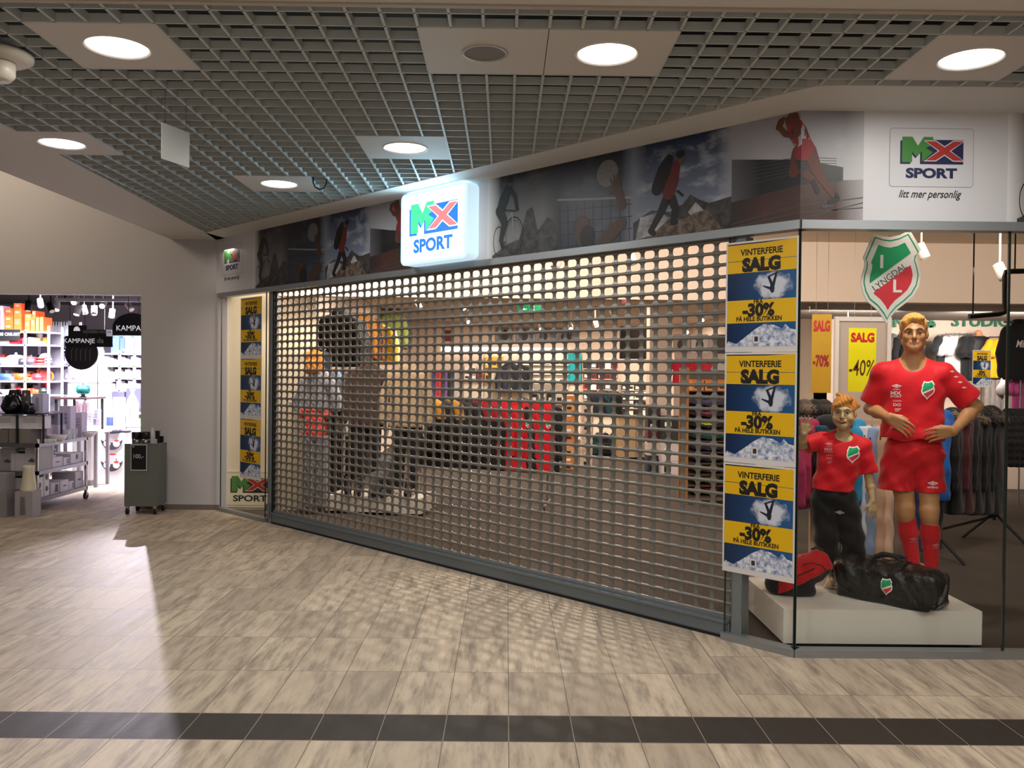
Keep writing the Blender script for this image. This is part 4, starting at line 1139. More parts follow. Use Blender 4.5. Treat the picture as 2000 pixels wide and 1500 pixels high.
# ---------------------------------------------------------------- child mannequin
def boy():
    x0 = at(1640, 900, 5.80).x
    root = thing('mannequin', 'smiling child mannequin in red shirt and black trousers waving on the window plinth', 'mannequin', (x0, 5.80, PLZ), -.30); root.scale = (1.024,) * 3
    res = .004
    B = Sculpt((-.32, -.26, -.005), (.28, .16, 1.32), res)
    B.ell((-.035, 0, .60), (.115, .08, .09), .03).ell((-.03, 0, .72), (.10, .075, .12), .05).ell((.0, 0, .88), (.118, .082, .13), .05)
    B.cone((-.10, 0, .985), (.13, 0, .955), .042, .042, .04); B.cone((.018, .01, .96), (.025, 0, 1.10), .045, .04, .02)
    P = sculpt_head(B, (.02, -.012, 1.165), .90, -.16, True)
    SL, EL, WL = np.array((-.118, 0, .975)), np.array((-.245, -.06, .935)), np.array((-.234, -.135, 1.02))
    SR, ER, WR = np.array((.145, 0, .945)), np.array((.186, .015, .735)), np.array((.203, -.03, .585))
    for S_, E_, W_ in ((SL, EL, WL), (SR, ER, WR)):
        B.cone(S_, E_, .036, .029, .02); B.cone(E_, E_ * .6 + W_ * .4, .030, .030, .01); B.cone(E_ * .6 + W_ * .4, W_, .029, .019, .01)
    sculpt_hand(B, WL, (.14, -.1, .98), (.98, .05, -.15), (0, -1, 0), .128, 1.3, (.05, .12, .15), .8)
    sculpt_hand(B, WR, (.03, -.12, -.99), (-.85, -.5, 0), (-.4, .6, 0), .128, .7, (.15, .2, .25), .7)
    for (h, k, a) in (((-.09, 0, .58), (-.07, -.01, .33), (-.04, .02, .06)), ((.03, 0, .58), (.08, -.015, .33), (.10, .02, .06))):
        h, k, a = map(np.array, (h, k, a))
        B.cone(h, k, .062, .042, .03); B.cone(k, a, .042, .026, .03); B.cone(a + (0, .02, -.03), a + (-.02, -.11, -.038), .028, .024, .02); B.cone(a, a + (0, -.04, -.02), .026, .025, .02)
        for q in range(5): B.cone(a + (-.02 + (q - 2) * .011, -.105, -.042), a + (-.022 + (q - 2) * .012, -.13, -.046), .0085, .007, .006)
    B.cut(lambda X, Y, Z: -Z + 0 * X)
    def reg(x, y, z):
        p = np.array(P(0, -.100, -.073)); zz = z - p[2] - 14 * (x - p[0]) ** 2; r = ((x - p[0]) / .022) ** 2 + (zz / .0098) ** 2
        return np.where((r < 1) & (y < -.05), np.where(zz > .002, 3, 1), np.where((r < 1.6) & (y < -.08), 2, 0))
    B.build('body', [skin_mat('#bf9f74', 'child_mannequin_skin'), mat('#55221d', .4), mat('#a8604f', .5), mat('#d9cfbe', .4)], root, region=reg)
    face_parts(root, P, .88, mat('#241c16', .3), mat('#8d7048', .6))
    H = Sculpt((-.10, -.13, 1.10), (.14, .14, 1.31), .0035)
    c = P(0, .018, .035); H.ell(c, (.077, .093, .086), .01, 'add', -.16)
    H.ell(P(-.005, -.10, -.02), (.072, .08, .062), .012, 'sub', -.16); H.ell(P(0, -.04, -.10), (.13, .14, .078), .01, 'sub')
    for k in range(6):
        a, b = P(.045, -.055, .098), P(-.062 + .016 * k, -.094 + .006 * k, .052 + .003 * k); H.cone(a, b, .016, .009, .01)
    H.cone(P(-.01, .0, .11), P(-.045, -.01, .132), .016, .012, .01); H.cone(P(.05, .04, .07), P(.088, .05, .05), .035, .02, .02)
    H.warp(lambda X, Y, Z: .0018 * np.sin(X * 260 + Z * 160) * np.sin(Y * 60))
    H.build('hair', fabric('#c78436', .5, 40., .3, 'ginger_hair'), root)
    J = Sculpt((-.30, -.17, .60), (.28, .15, 1.06), res)
    J.ell((.005, 0, .89), (.138, .098, .125), .02); J.cone((.0, 0, .87), (-.045, 0, .62), .130, .134, .04, flat=(1, 1.4)); J.cone((-.115, 0, .975), (.145, 0, .945), .048, .048, .04)
    J.cone((-.08, .005, .985), (.0, .012, 1.022), .03, .03, .03); J.cone((.12, .005, .965), (.045, .012, 1.015), .03, .03, .03)
    T = Sculpt((-.30, -.17, .60), (.28, .15, 1.06), res)
    for S_, E_, q, w in ((SL, EL, .80, .062), (SR, ER, .84, .062)):
        T.F[:] = .5; e = S_ + (E_ - S_) * 1.15; T.cone(S_, e, .054, w, .01); n = U(E_ - S_); d0 = float((S_ + (E_ - S_) * q) @ n)
        T.cut(lambda X, Y, Z: X * n[0] + Y * n[1] + Z * n[2] - d0); merge(J, T, .02)
    J.warp(lambda X, Y, Z: .004 * np.sin(X * 40 + Z * 34) * np.clip((1.0 - Z) / .15, 0, 1) + .002 * np.sin(Z * 70 - X * 30))
    J.cone((.022, -.025, 1.0), (.022, -.03, 1.2), .056, .07, .01, 'sub'); J.cut(lambda X, Y, Z: .640 - Z - .06 * X + 0 * Y)
    jer = J.build('shirt', M_RED, root); bv = bvh_of(jer); d2 = MB()
    for i, (poly, mi_, off) in enumerate(crest_layers(.075, .89, .056)):
        m = MB(); tri_flat(m, [((x - .075) * 1.15 + .075, z) for x, z in poly], 0, mi_); subdiv(m, 2); project(m, bv, .003 + .0006 * i); d2.add(m.v, m.f, mi_)
    d2.build('club_crest', CREST_M, jer)
    m = MB(); sponsor_print(m, -.075, .955, .048, 0, 0); subdiv(m, 1); project(m, bv, .003); m.build('chest_print', mat('#e29aa0', .6), jer)
    K_ = Sculpt((-.22, -.18, .02), (.24, .16, .72), .005)
    K_.ell((-.035, 0, .60), (.132, .095, .10), .02)
    for (h, k, a, w) in (((-.095, 0, .58), (-.075, -.01, .33), (-.04, .02, .10), .06), ((.035, 0, .58), (.085, -.01, .33), (.105, .02, .10), .07)):
        h, k, a = map(np.array, (h, k, a)); K_.cone(h, k, .088, .075, .02); K_.cone(k, a, .075, w, .02)
    K_.warp(lambda X, Y, Z: .004 * np.sin(Z * 52 + X * 30) + .003 * np.sin(X * 60 - Z * 20))
    K_.cut(lambda X, Y, Z: .095 - Z + 0 * X + 0 * Y); pa = K_.build('trousers', M_PANT, root); bv = bvh_of(pa)
    m = MB(); diamond(m, -.0, .505, .03, 0, 0); project(m, bv, .003); m.build('trouser_print', mat('#c9c9cc', .6), pa)
    MB().cyl((.012, .01, 0), .004, .0, .30, 10).build('support_rod', M_CHROME, root)
    return root
boy()

# ---------------------------------------------------------------- bags on the plinth
def duffel():
    t = NT('black_vinyl'); n = t.noise(t.coord('Object'), 9, 4, .6); t.col(C4('#0b0b0c')); t.b.inputs['Roughness'].default_value = .36; t.b.inputs['Coat Weight'].default_value = .25; t.bump(n, .5, .05)
    L, W, H = .60, .25, .25
    root = thing('duffel_bag', 'black sports duffel bag with small club crest lying along the front of window plinth', 'bag', (2.165, 5.565, PLZ), math.atan2(-.44, .41))
    S = Sculpt((-.05, -.05, -.01), (L + .05, W + .05, H + .06), .006)
    S.rbox((L / 2, W / 2, .105), (L / 2, W / 2, .115), .035, .02); S.cone((.05, W / 2, .16), (L - .05, W / 2, .16), .105, .10, .05, flat=(1, .85))
    S.ell((.02, W / 2, .12), (.05, .12, .11), .03); S.rbox((L + .005, W / 2, .12), (.03, .12, .105), .028, .012)
    S.warp(lambda X, Y, Z: .006 * np.sin(X * 24 + Z * 18) * np.sin(Y * 20 + 1) + .004 * np.sin(X * 60 + Z * 30) * (Z > .05)); S.cut(lambda X, Y, Z: -Z + 0 * X + 0 * Y)
    b = S.build('bag_body', t.m, root); bv = bvh_of(b); d2 = MB()
    for i, (poly, mi_, off) in enumerate(crest_layers(.345, .12, .055)):
        m = MB(); tri_flat(m, poly, 0, mi_); subdiv(m, 2); project(m, bv, .004 + .0006 * i); d2.add(m.v, m.f, mi_)
    d2.build('club_crest', CREST_M, b)
    web = mat('#111113', .7)
    def top(x, y):
        h = bv.ray_cast(Vector((x, y, 2)), Vector((0, 0, -1)))[0]; return h.z if h else .2
    for yy, lift in ((.10, .05), (.19, .03)):
        pts = [(.20, yy - .035, top(.20, yy - .035)), (.22, yy, top(.22, yy) + .02), (.27, yy, H + lift), (.34, yy, H + lift), (.38, yy, top(.38, yy) + .02), (.40, yy - .035, top(.40, yy - .035))]
        m = MB(); m.tube(pts, [.008, .01, .015, .015, .01, .008], 8); m.build('handle', web, root)
    for xx in (.20, .40):
        m = MB(); P_ = [(xx, .02 + k * .025, 0) for k in range(11)]; v = []
        for p in P_:
            z = top(p[0], p[1]); v += [(xx - .016, p[1], z + .003), (xx + .016, p[1], z + .003)]
        m.add(v, [(2 * k, 2 * k + 1, 2 * k + 3, 2 * k + 2) for k in range(10)]); m.build('strap', web, root)
    m = MB(); P_ = [(.09 + k * .03, .145) for k in range(15)]; v = []
    for x, y in P_: v += [(x, y - .006, top(x, y - .006) + .003), (x, y + .006, top(x, y + .006) + .003)]
    m.add(v, [(2 * k, 2 * k + 2, 2 * k + 3, 2 * k + 1) for k in range(14)]); m.build('zip', mat('#3c3c40', .4, .5), root)
    # mark on the end panel
    m = MB(); xr = L + .04
    for (r0, r1) in ((.045, .034), (.022, .008)):
        v = []
        for r in (r0, r1): v += [(xr, W / 2 - r, .125), (xr, W / 2, .125 - r * 1.1), (xr, W / 2 + r, .125), (xr, W / 2, .125 + r * 1.1)]
        m.add(v, [(k, (k + 1) % 4, 4 + (k + 1) % 4, 4 + k) for k in range(4)])
    subdiv(m, 1); out = []
    for p in m.v:
        h = bv.ray_cast(Vector((2, p[1], p[2])), Vector((-1, 0, 0)))[0]; out.append(((h.x + .003) if h else p[0], p[1], p[2]))
    m.v = out; m.build('end_print', mat('#8d8d90', .5), b)
duffel()
def backpack():
    root = thing('backpack', 'red and black backpack leaning beside the child mannequin at the corner of window plinth', 'backpack', (1.955, 5.575, PLZ), -.30); root.scale = (.92,) * 3
    S = Sculpt((-.28, -.16, -.01), (.24, .16, .36), .006)
    a, b = np.array((-.10, 0, .09)), np.array((.10, .03, .215))
    S.cone(a, b, .125, .105, .03, flat=(1, 1.15)); S.cone(a + (.0, -.05, -.01), b + (-.03, -.06, -.02), .085, .075, .03); S.ell((-.17, 0, .05), (.09, .10, .06), .04); S.ell((-.02, 0, .04), (.12, .11, .06), .03)
    S.warp(lambda X, Y, Z: .004 * np.sin(X * 50 + Z * 40) + .003 * np.sin(Z * 70 - X * 20)); S.cut(lambda X, Y, Z: -Z + 0 * X + 0 * Y)
    S.build('pack_body', [fabric('#c3141d', .7, 30., .2, 'red_nylon'), fabric('#131215', .75, 30., .2, 'black_nylon')], root, region=lambda x, y, z: (z < .085 + .55 * np.clip(x + .03, -.2, .2)) | (x < -.16))
    m = MB(); m.tube([(.0, -.125, .24), (.06, -.12, .255), (.13, -.10, .235), (.17, -.07, .18)], .004, 6); m.build('zip', M_BLACK, root)
    m = MB(); m.tube([(.06, .0, .325), (.10, .0, .345), (.14, .0, .325)], .008, 8); m.build('top_handle', M_BLACK, root)
    m = MB(); m.tube([(-.05, -.13, .15), (.02, -.14, .19), (.08, -.13, .22)], .004, 6); m.build('pocket_seam', M_BLACK, root)
backpack()

# ---------------------------------------------------------------- crest hung in the window and sale cards
def hung_crest():
    p = at(1738.4, 542, 5.33)
    root = thing('club_crest_sign', 'large green, white and red shield sign hanging in window above the male mannequin', 'sign', (p.x, 5.33, p.z), 0)
    s = .283
    T = [(x * s, z * s) for x, z in SHIELD]
    m = MB(); n = len(T)
    m.add([(0, -.002, 0)] + [(x, -.002, z) for x, z in T], [(0, 1 + i, 1 + (i + 1) % n) for i in range(n)], 0); m.add([(0, .004, 0)] + [(x, .004, z) for x, z in T], [(0, 1 + (i + 1) % n, 1 + i) for i in range(n)], 0)
    m.add([(x, -.002, z) for x, z in T] + [(x, .004, z) for x, z in T], [(i, n + i, n + (i + 1) % n, (i + 1) % n) for i in range(n)], 0)
    m.build('shield_board', CREST_M, root)
    m = MB(); crest(m, 0, 0, s, -.0035, 0, 1, 2, 3); m.build('shield_print', CREST_M, root)
    for xx in (-.02,): m = MB(); m.tube([(xx, 0, .885 * s), (xx, 0, 3.24 - p.z)], .0012, 5); m.build('hanging_wire', mat('#cfcfcf', .4), root)
hung_crest()
# ================================================================ SPORTS SHOP INTERIOR
_GM = {}
def proto(kind, fn):
    if kind not in _GM:
        o = fn(); _GM[kind] = o.data; bpy.data.objects.remove(o)
    return _GM[kind]
def _jacket(L=.72, sl=.55, w=.21, t=.075, hood=False, puff=False, rib=0.):
    S = Sculpt((-.42, -.18, -L - .08), (.42, .18, .06), .014)
    S.cone((0, 0, -.2), (0, 0, -L + .06), w * .95, w * 1.06, .03, flat=(1, w / t)); S.cone((-w * .8, 0, -.10), (w * .8, 0, -.10), .055, .055, .05)
    S.cone((0, 0, -.09), (0, 0, -.035), .085, .07, .03)
    for q in (-1, 1):
        S.cone((q * w * .9, 0, -.12), (q * (w + .05), -.01, -.12 - sl * .5), .068, .062, .02); S.cone((q * (w + .05), -.01, -.12 - sl * .5), (q * (w + .06), -.03, -.12 - sl), .06, .048, .02)
    if hood: S.ell((0, .02, -.04), (.115, .10, .10), .03)
    S.warp(lambda X, Y, Z: .003 * np.sin(Z * 29 + X * 31 + 2 * np.sin(Z * 9)) + .004 * np.sin(X * 38 + Z * 9) + rib * np.sin(Z * 75))
    S.cut(lambda X, Y, Z: -L - Z + 0 * X + 0 * Y); return S.build('garment', M_BLACK)
def _tee():
    S = Sculpt((-.40, -.15, -.74), (.40, .15, .04), .014)
    S.cone((0, 0, -.2), (0, 0, -.62), .2, .215, .03, flat=(1, 3.4)); S.cone((-.17, 0, -.09), (.17, 0, -.09), .045, .045, .05)
    for q in (-1, 1): S.cone((q * .18, 0, -.1), (q * .29, 0, -.26), .065, .075, .02)
    S.warp(lambda X, Y, Z: .006 * np.sin(X * 38 + Z * 8)); S.cone((0, -.05, -.03), (0, 0, .1), .08, .1, .01, 'sub')
    S.cut(lambda X, Y, Z: -.66 - Z + 0 * X + 0 * Y); return S.build('garment', M_BLACK)
def _trousers(L=1.12):
    S = Sculpt((-.26, -.14, -L - .04), (.26, .14, .03), .013)
    S.cone((-.1, 0, -.08), (.1, 0, -.08), .07, .07, .03)
    for q in (-1, 1): S.cone((q * .085, 0, -.12), (q * .095, 0, -L), .098, .088, .03, flat=(1, 1.5))
    S.warp(lambda X, Y, Z: .005 * np.sin(Z * 30 + X * 50) + .004 * np.sin(X * 60 - Z * 14)); S.cut(lambda X, Y, Z: -L - Z + 0 * X + 0 * Y); S.cut(lambda X, Y, Z: Z + .035 + 0 * X + 0 * Y)
    return S.build('garment', M_BLACK)
def _pack():
    S = Sculpt((-.22, -.2, -.52), (.22, .16, .06), .014)
    S.rbox((0, 0, -.26), (.145, .085, .22), .07, .02); S.rbox((0, -.09, -.33), (.11, .05, .12), .045, .03); S.cone((-.03, .0, -.03), (.03, 0, -.03), .03, .03, .03)
    S.warp(lambda X, Y, Z: .004 * np.sin(X * 50 + Z * 30)); return S.build('garment', M_BLACK)
def _hanger():
    m = MB(); m.tube([(.0, 0, -.085), (0, 0, -.03), (.012, 0, -.012), (.018, 0, .006), (.006, 0, .02), (-.012, 0, .014)], .003, 6)
    m.tube([(-.19, 0, -.125), (-.1, 0, -.10), (0, 0, -.085), (.1, 0, -.10), (.19, 0, -.125)], .007, 6); return m.build('hanger', M_BLACK)
def _fur():
    S = Sculpt((-.26, -.22, -.26), (.26, .2, .2), .012)
    for k in range(14):
        a = 2 * PI * k / 14; a2 = a + 2 * PI / 14; S.cone((.11 * math.cos(a), -.04 + .06 * math.sin(a), -.03 + .05 * math.sin(a)), (.11 * math.cos(a2), -.04 + .06 * math.sin(a2), -.03 + .05 * math.sin(a2)), .038, .038, .02)
    rs = np.random.RandomState(3); ph = rs.rand(6) * 6
    S.warp(lambda X, Y, Z: .010 * np.sin(X * 150 + ph[0] + Z * 60) * np.sin(Y * 130 + ph[1]) + .009 * np.sin(Z * 170 + ph[2] + X * 70)); return S.build('garment', M_BLACK)
KINDS_ = {'jacket': lambda: _jacket(), 'hooded_jacket': lambda: _jacket(.74, .56, .22, .085, True), 'puffer_vest': lambda: _jacket(.6, .1, .2, .085, False, True, .008),
          'puffer_jacket': lambda: _jacket(.66, .52, .21, .09, True, True, .008), 'child_jacket': lambda: _jacket(.44, .34, .16, .07, True, False), 'long_jacket': lambda: _jacket(.95, .60, .22, .085),
          'parka': lambda: _jacket(1.0, .6, .235, .10, True), 't_shirt': _tee, 'trousers': _trousers, 'rucksack': _pack, 'fleece': lambda: _jacket(.70, .66, .2, .06)}
NOUN = {'jacket': 'jacket', 'hooded_jacket': 'jacket', 'puffer_vest': 'vest', 'puffer_jacket': 'jacket', 'child_jacket': 'jacket', 'long_jacket': 'jacket', 'parka': 'coat', 't_shirt': 'shirt', 'trousers': 'trousers', 'rucksack': 'backpack', 'fleece': 'jacket'}
M_HANG = mat('#2a2a2c', .5)
def garment(kind, color, loc, rz, label, group=None, accent=None, scale=1., rough=.75, fur=None):
    t = thing(kind, label, NOUN[kind], loc, rz, group)
    me = proto(kind, KINDS_[kind])
    o = obj_of('pack_body' if kind == 'rucksack' else 'shell', me, t, (0, 0, 0), 0, [fabric(color, rough, 10., .25)])
    if kind != 'rucksack': obj_of('hanger', proto('hanger', _hanger), t, (0, 0, 0), 0, [M_HANG])
    else: obj_of('hook', proto('hook', lambda: MB().tube([(0, .1, .03), (0, .02, .012), (0, 0, 0), (0, -.01, .02)], .005, 6).build('hook', M_BLACK)), t, (0, 0, 0), 0, [M_STEEL])
    if accent:       # contrasting yoke / panel that follows the shell
        def acc():
            m = MB(); v = [p.co for p in me.vertices]; zlo = min(p.z for p in v)
            a, b = zlo * .30, zlo * .78
            fs = [tuple(p.vertices) for p in me.polygons if (p.center.z < b if accent[1] == 'hem' else p.center.z > a if accent[1] == 'yoke' else abs(p.center.x) > .17)]
            used = sorted({i for f in fs for i in f}); ix = {q: k for k, q in enumerate(used)}
            m.add([tuple(me.vertices[i].co + me.vertices[i].normal * .004) for i in used], [tuple(ix[i] for i in f) for f in fs], 0, True); return m.build('panel', M_BLACK)
        obj_of('panel', proto(kind + accent[1], acc), t, (0, 0, 0), 0, [fabric(accent[0], rough, 10., .25)])
    if fur: obj_of('fur_trim', proto('fur', _fur), t, (0, 0, -.02), 0, [fabric(fur, .95, 60., .6)])
    if scale != 1.: t.scale = (scale,) * 3
    return t
def rail(name, label, p0, p1, r=.014, m=None, drops=(), cat='rail', group=None, ends=None):
    """a bar between p0 and p1 with brackets given as (fraction, vector)"""
    t = thing(name, label, cat, (0, 0, 0), 0, group)
    m = m or M_STEEL
    MB().tube([p0, p1], r, 10).build('bar', m, t)
    p0, p1 = Vector(p0), Vector(p1)
    for f, d in drops:
        q = p0.lerp(p1, f); MB().tube([tuple(q), tuple(q + Vector(d))], r * .85, 8).build('bracket', m, t)
    return t
WX = -2.62
def wallrow(y0, n, dy, z, kind, cols, what, group, rz=.0, x=-2.31, sc=1., accents=None, jit=.05):
    L = dy * (n - 1)
    rail('wall_rail', 'steel clothes rail holding the %s on the left wall' % what, (x, y0 - .06, z), (x, y0 + L + .06, z), .011, M_STEEL, [(.5 if y0 < 10.3 else .08, (-(x - WX), 0, 0)), (.92, (-(x - WX), 0, 0))])
    for k in range(n):
        c = cols[k % len(cols)]; nm, hexc = c
        garment(kind, hexc, (x, y0 + dy * k + (.16 if y0 < 10.3 and k > 1 else 0), z - .012), rz + random.uniform(-jit, jit), '%s %s on the left wall, %s from the shutter among %s' % (nm, NOUN[kind], ORD[k], what), group, accents, sc)
BLK = [('black', '#111215')]
wallrow(11.7, 6, .15, 2.50, 'hooded_jacket', BLK + [('near-black', '#17191d')], 'upper black jackets', 'upper black jackets')
wallrow(13.4, 5, .17, 2.60, 'jacket', [('ochre', '#b5752a'), ('rust brown', '#8a4b1c'), ('navy', '#1d2638'), ('orange', '#c9792a'), ('tan', '#9c7a45')], 'ochre and brown jackets', 'ochre and brown jackets')
wallrow(15.4, 4, .17, 2.55, 'jacket', [('yellow', '#e0b120'), ('amber', '#d79a1e'), ('yellow', '#e6bd2c'), ('cream', '#d9cfae')], 'yellow jackets', 'yellow jackets')
wallrow(17.3, 5, .2, 2.90, 'jacket', [('olive', '#8c9a4a'), ('grey', '#8d8d90'), ('blue', '#2a5d96'), ('navy', '#22385c'), ('grey', '#70747a')], 'high olive and blue jackets', 'high olive and blue jackets')
wallrow(9.98, 4, .15, 1.95, 'rucksack', [('orange', '#c9781c'), ('amber', '#d58d22'), ('navy', '#20263a'), ('black', '#15161a')], 'orange backpacks', 'orange backpacks', 0, -2.26, .62)
wallrow(10.02, 8, .14, 1.66, 'child_jacket', [('grey', '#777a82'), ('silver', '#a9adb5'), ('grey', '#5d6066'), ('slate', '#3f444f'), ('silver', '#8f949e'), ('pale blue', '#7fb2d8'), ('dark grey', '#3a3d44'), ('navy', '#2a3348')], 'silver and grey jackets', 'silver and grey jackets', 0, -2.22)
wallrow(10.0, 5, .14, 1.30, 'puffer_vest', [('coral', '#c2453c'), ('coral', '#b8403a'), ('dark grey', '#43444a'), ('black', '#1b1c20'), ('black', '#15161a')], 'coral and black vests', 'coral and black vests', 0, -2.25, .62)
wallrow(10.0, 6, .15, .96, 'trousers', [('grey', '#6d6d72'), ('pale grey', '#9a999b'), ('black', '#131418'), ('black', '#101114'), ('charcoal', '#24252a'), ('black', '#121316')], 'grey and black trousers', 'grey and black trousers', 0, -2.24, .78)
wallrow(12.9, 7, .2, 1.70, 'jacket', [('dark brown', '#33241c'), ('black', '#17171a'), ('grey', '#5a5a5e'), ('steel blue', '#47627f'), ('black', '#141518'), ('charcoal', '#2c2d31'), ('khaki', '#77705c')], 'lower dark jackets', 'lower dark jackets')
wallrow(15.6, 5, .22, 1.70, 'jacket', [('black', '#141518'), ('stone', '#a59c8c'), ('black', '#17181b'), ('grey', '#7f8187'), ('black', '#111214')], 'far dark jackets', 'far dark jackets')
wallrow(13.0, 6, .22, .92, 'trousers', BLK + [('charcoal', '#25262b')], 'black trousers', 'black trousers', 0, -2.31, .76)

# ---- display plinth behind the shutter with two dressed headless figures
PR = math.atan2(-.224, 1.157)
pb = thing('display_plinth', 'low white plinth behind the shutter carrying two headless dressed figures', 'plinth', (-2.134, 10.10, 0), PR)
MB().box(0, 1.18, 0, .64, .032, .215, 0, .004).build('plinth_box', mat('#d5cdc0', .55), pb); MB().box(.05, 1.13, .04, .6, 0, .032).build('plinth_base', M_BLACK, pb)
def pbp(x, y): return (-2.134 + x * math.cos(PR) - y * math.sin(PR), 10.10 + x * math.sin(PR) + y * math.cos(PR))
def _torso():
    S = Sculpt((-.36, -.2, .02), (.36, .2, 1.56), .014)
    for q in (-1, 1): S.cone((q * .08, 0, .85), (q * .09, 0, .06), .09, .06, .02)
    S.ell((0, 0, .9), (.16, .11, .14), .03); S.cut(lambda X, Y, Z: Z - .98 + 0 * X + 0 * Y); S.cut(lambda X, Y, Z: .07 - Z + 0 * X + 0 * Y); return S.build('t', M_BLACK)
def _body():
    S = Sculpt((-.36, -.2, -.0), (.36, .26, 1.60), .014)
    S.cone((0, 0, 1.35), (0, 0, .95), .13, .11, .03, flat=(1, 2.2)); S.cone((0, 0, 1.4), (0, 0, 1.53), .055, .05, .02)
    for q in (-1, 1):
        S.cone((q * .08, 0, .9), (q * .09, 0, .05), .08, .04, .03); S.cone((q * .09, .02, .03), (q * .10, -.12, .025), .032, .025, .02)
        S.cone((q * .19, 0, 1.38), (q * .25, .02, 1.08), .04, .035, .02); S.cone((q * .25, .02, 1.08), (q * .24, -.06, .82), .035, .025, .02); S.cone((q * .24, -.06, .82), (q * .235, -.08, .70), .03, .02, .01)
    S.cut(lambda X, Y, Z: -Z + 0 * X + 0 * Y); return S.build('b', M_BLACK)
for (px_, yy, c1, c2, lab) in ((735, .33, '#3a2a22', '#121214', 'headless figure in dark brown hooded jacket on the plinth behind the shutter'),
                               (812, .36, '#a08a6c', '#0f1012', 'headless figure in beige hooded jacket on the plinth behind the shutter')):
    wx = .40 if px_ < 760 else .88
    x, y = pbp(wx, yy)
    t = thing('mannequin', lab, 'mannequin', (x, y, .215), .05 if px_ < 760 else -.1, 'headless figures on the plinth')
    obj_of('body', proto('figure', _body), t, (0, 0, 0), 0, [mat('#b9b2a6', .5)])
    j_ = obj_of('jacket', proto('hooded_jacket', KINDS_['hooded_jacket']), t, (0, 0, 1.54), 0, [fabric(c1, .8, 10., .3)]); j_.scale = (1, 1.4, 1)
    obj_of('trousers', proto('figtrousers', _torso), t, (0, 0, 0), 0, [fabric(c2, .8, 10., .3)])
def _boot():
    S = Sculpt((-.07, -.22, -.005), (.07, .1, .20), .008)
    S.cone((0, .03, .17), (0, .02, .06), .042, .044, .02); S.cone((0, .03, .045), (0, -.13, .035), .046, .040, .03); S.cut(lambda X, Y, Z: -Z + 0 * X + 0 * Y); return S.build('b', M_BLACK, region=None)
def shoe(name, color, sole, loc, rz, label, cat='shoe', group=None, sc=1., boot=True):
    t = thing(name, label, cat, loc, rz, group)
    def sole_(): 
        m = MB(); m.prism([(.045 * math.sin(a) * (1 if math.cos(a) > 0 else .92), -.05 - .13 * math.cos(a)) for a in [2 * PI * k / 18 for k in range(18)]], 0, .022); return m.build('s', M_BLACK)
    obj_of('upper', proto('boot' if boot else 'trainer', _boot if boot else _trainer), t, (0, 0, .012), 0, [mat(color, .6)]); obj_of('sole', proto('sole', sole_), t, (0, 0, 0), 0, [mat(sole, .7)])
    if sc != 1: t.scale = (sc,) * 3
    return t
def _trainer():
    S = Sculpt((-.07, -.22, -.005), (.07, .1, .14), .008)
    S.cone((0, .04, .075), (0, .02, .05), .036, .042, .02); S.cone((0, .02, .05), (0, -.13, .03), .044, .036, .03); S.cone((0, .03, .10), (0, .03, .16), .028, .03, .005, 'sub'); S.cut(lambda X, Y, Z: -Z + 0 * X + 0 * Y); return S.build('b', M_BLACK)
for k, (a, b, c, r) in enumerate(((.24, .10, '#17171a', .4), (.36, .12, '#1a1a1d', .3), (.62, .10, '#141416', -.3), (.74, .12, '#151517', -.2), (.98, .13, '#241c18', .2))):
    x, y = pbp(a, b); shoe('winter_boot', c, '#0c0c0c', (x, y, .215), PR + r, 'dark winter boot on the plinth front behind the shutter, %s from the left' % ORD[k], 'boot', 'boots on the plinth')
x, y = pbp(.55, .42); garment('rucksack', '#59595c', (x, y - .02, .215 + .475), PR, 'grey backpack standing between the two headless figures behind the shutter', None)

# ---- low rack with black and red team jackets
rk = thing('clothes_rack', 'low steel clothes rack with black and red jackets in the middle behind the shutter', 'clothes rack', (0, 0, 0))
A_, B_ = Vector((-1.12, 11.15, 1.36)), Vector((.52, 10.55, 1.33))
MB().tube([A_, B_], .014, 10).build('bar', M_CHROME, rk)
for q in (A_, B_):
    MB().tube([tuple(q), (q.x, q.y, .08)], .015, 10).build('post', M_CHROME, rk)
    MB().tube([(q.x - .05, q.y - .28, .075), (q.x + .05, q.y + .28, .075)], .014, 8).build('foot', M_CHROME, rk)
    for s_ in (-1, 1): MB().cyl((q.x + s_ * .05, q.y + s_ * .27, .03), .03, -.012, .012, 14, 0, None, 'x').build('caster', M_RUBBER, rk)
rc = [('black', '#111114', None), ('black', '#0f0f12', ('#b98322', 'yoke')), ('black', '#141417', None), ('dark grey', '#1d1d20', ('#a8771f', 'yoke')), ('black', '#101013', None), ('black', '#131316', None), ('black', '#0f0f11', ('#8c1016', 'yoke')), ('black', '#121214', ('#93121a', 'yoke')),
      ('red', '#b3121c', ('#16161a', 'hem')), ('red', '#b8141e', None), ('red', '#b0111b', ('#16161a', 'sleeves')), ('red', '#ba1520', None), ('red', '#b2121c', ('#16161a', 'hem')), ('red', '#bd1620', ('#16161a', 'sleeves'))]
for k, (nm, c, acc) in enumerate(rc):
    q = A_.lerp(B_, (k + .5) / len(rc)); red = nm == 'red'
    g = garment('long_jacket', c, (q.x, q.y, q.z - .012), -1.0 + .05 * k + random.uniform(-.06, .06), '%s team jacket on the low rack behind the shutter, %s from its left end' % (nm, ORD[k]), 'jackets on the low rack', acc, .92)
    if k in (11, 13):
        m = MB(); s = .04
        for i, (poly, mi_, off) in enumerate(crest_layers(.10, -.30, .05)):
            mm = MB(); tri_flat(mm, poly, -.105 - .0015 * i, mi_); m.add(mm.v, mm.f, mi_)
        m.build('club_crest', CREST_M, g)

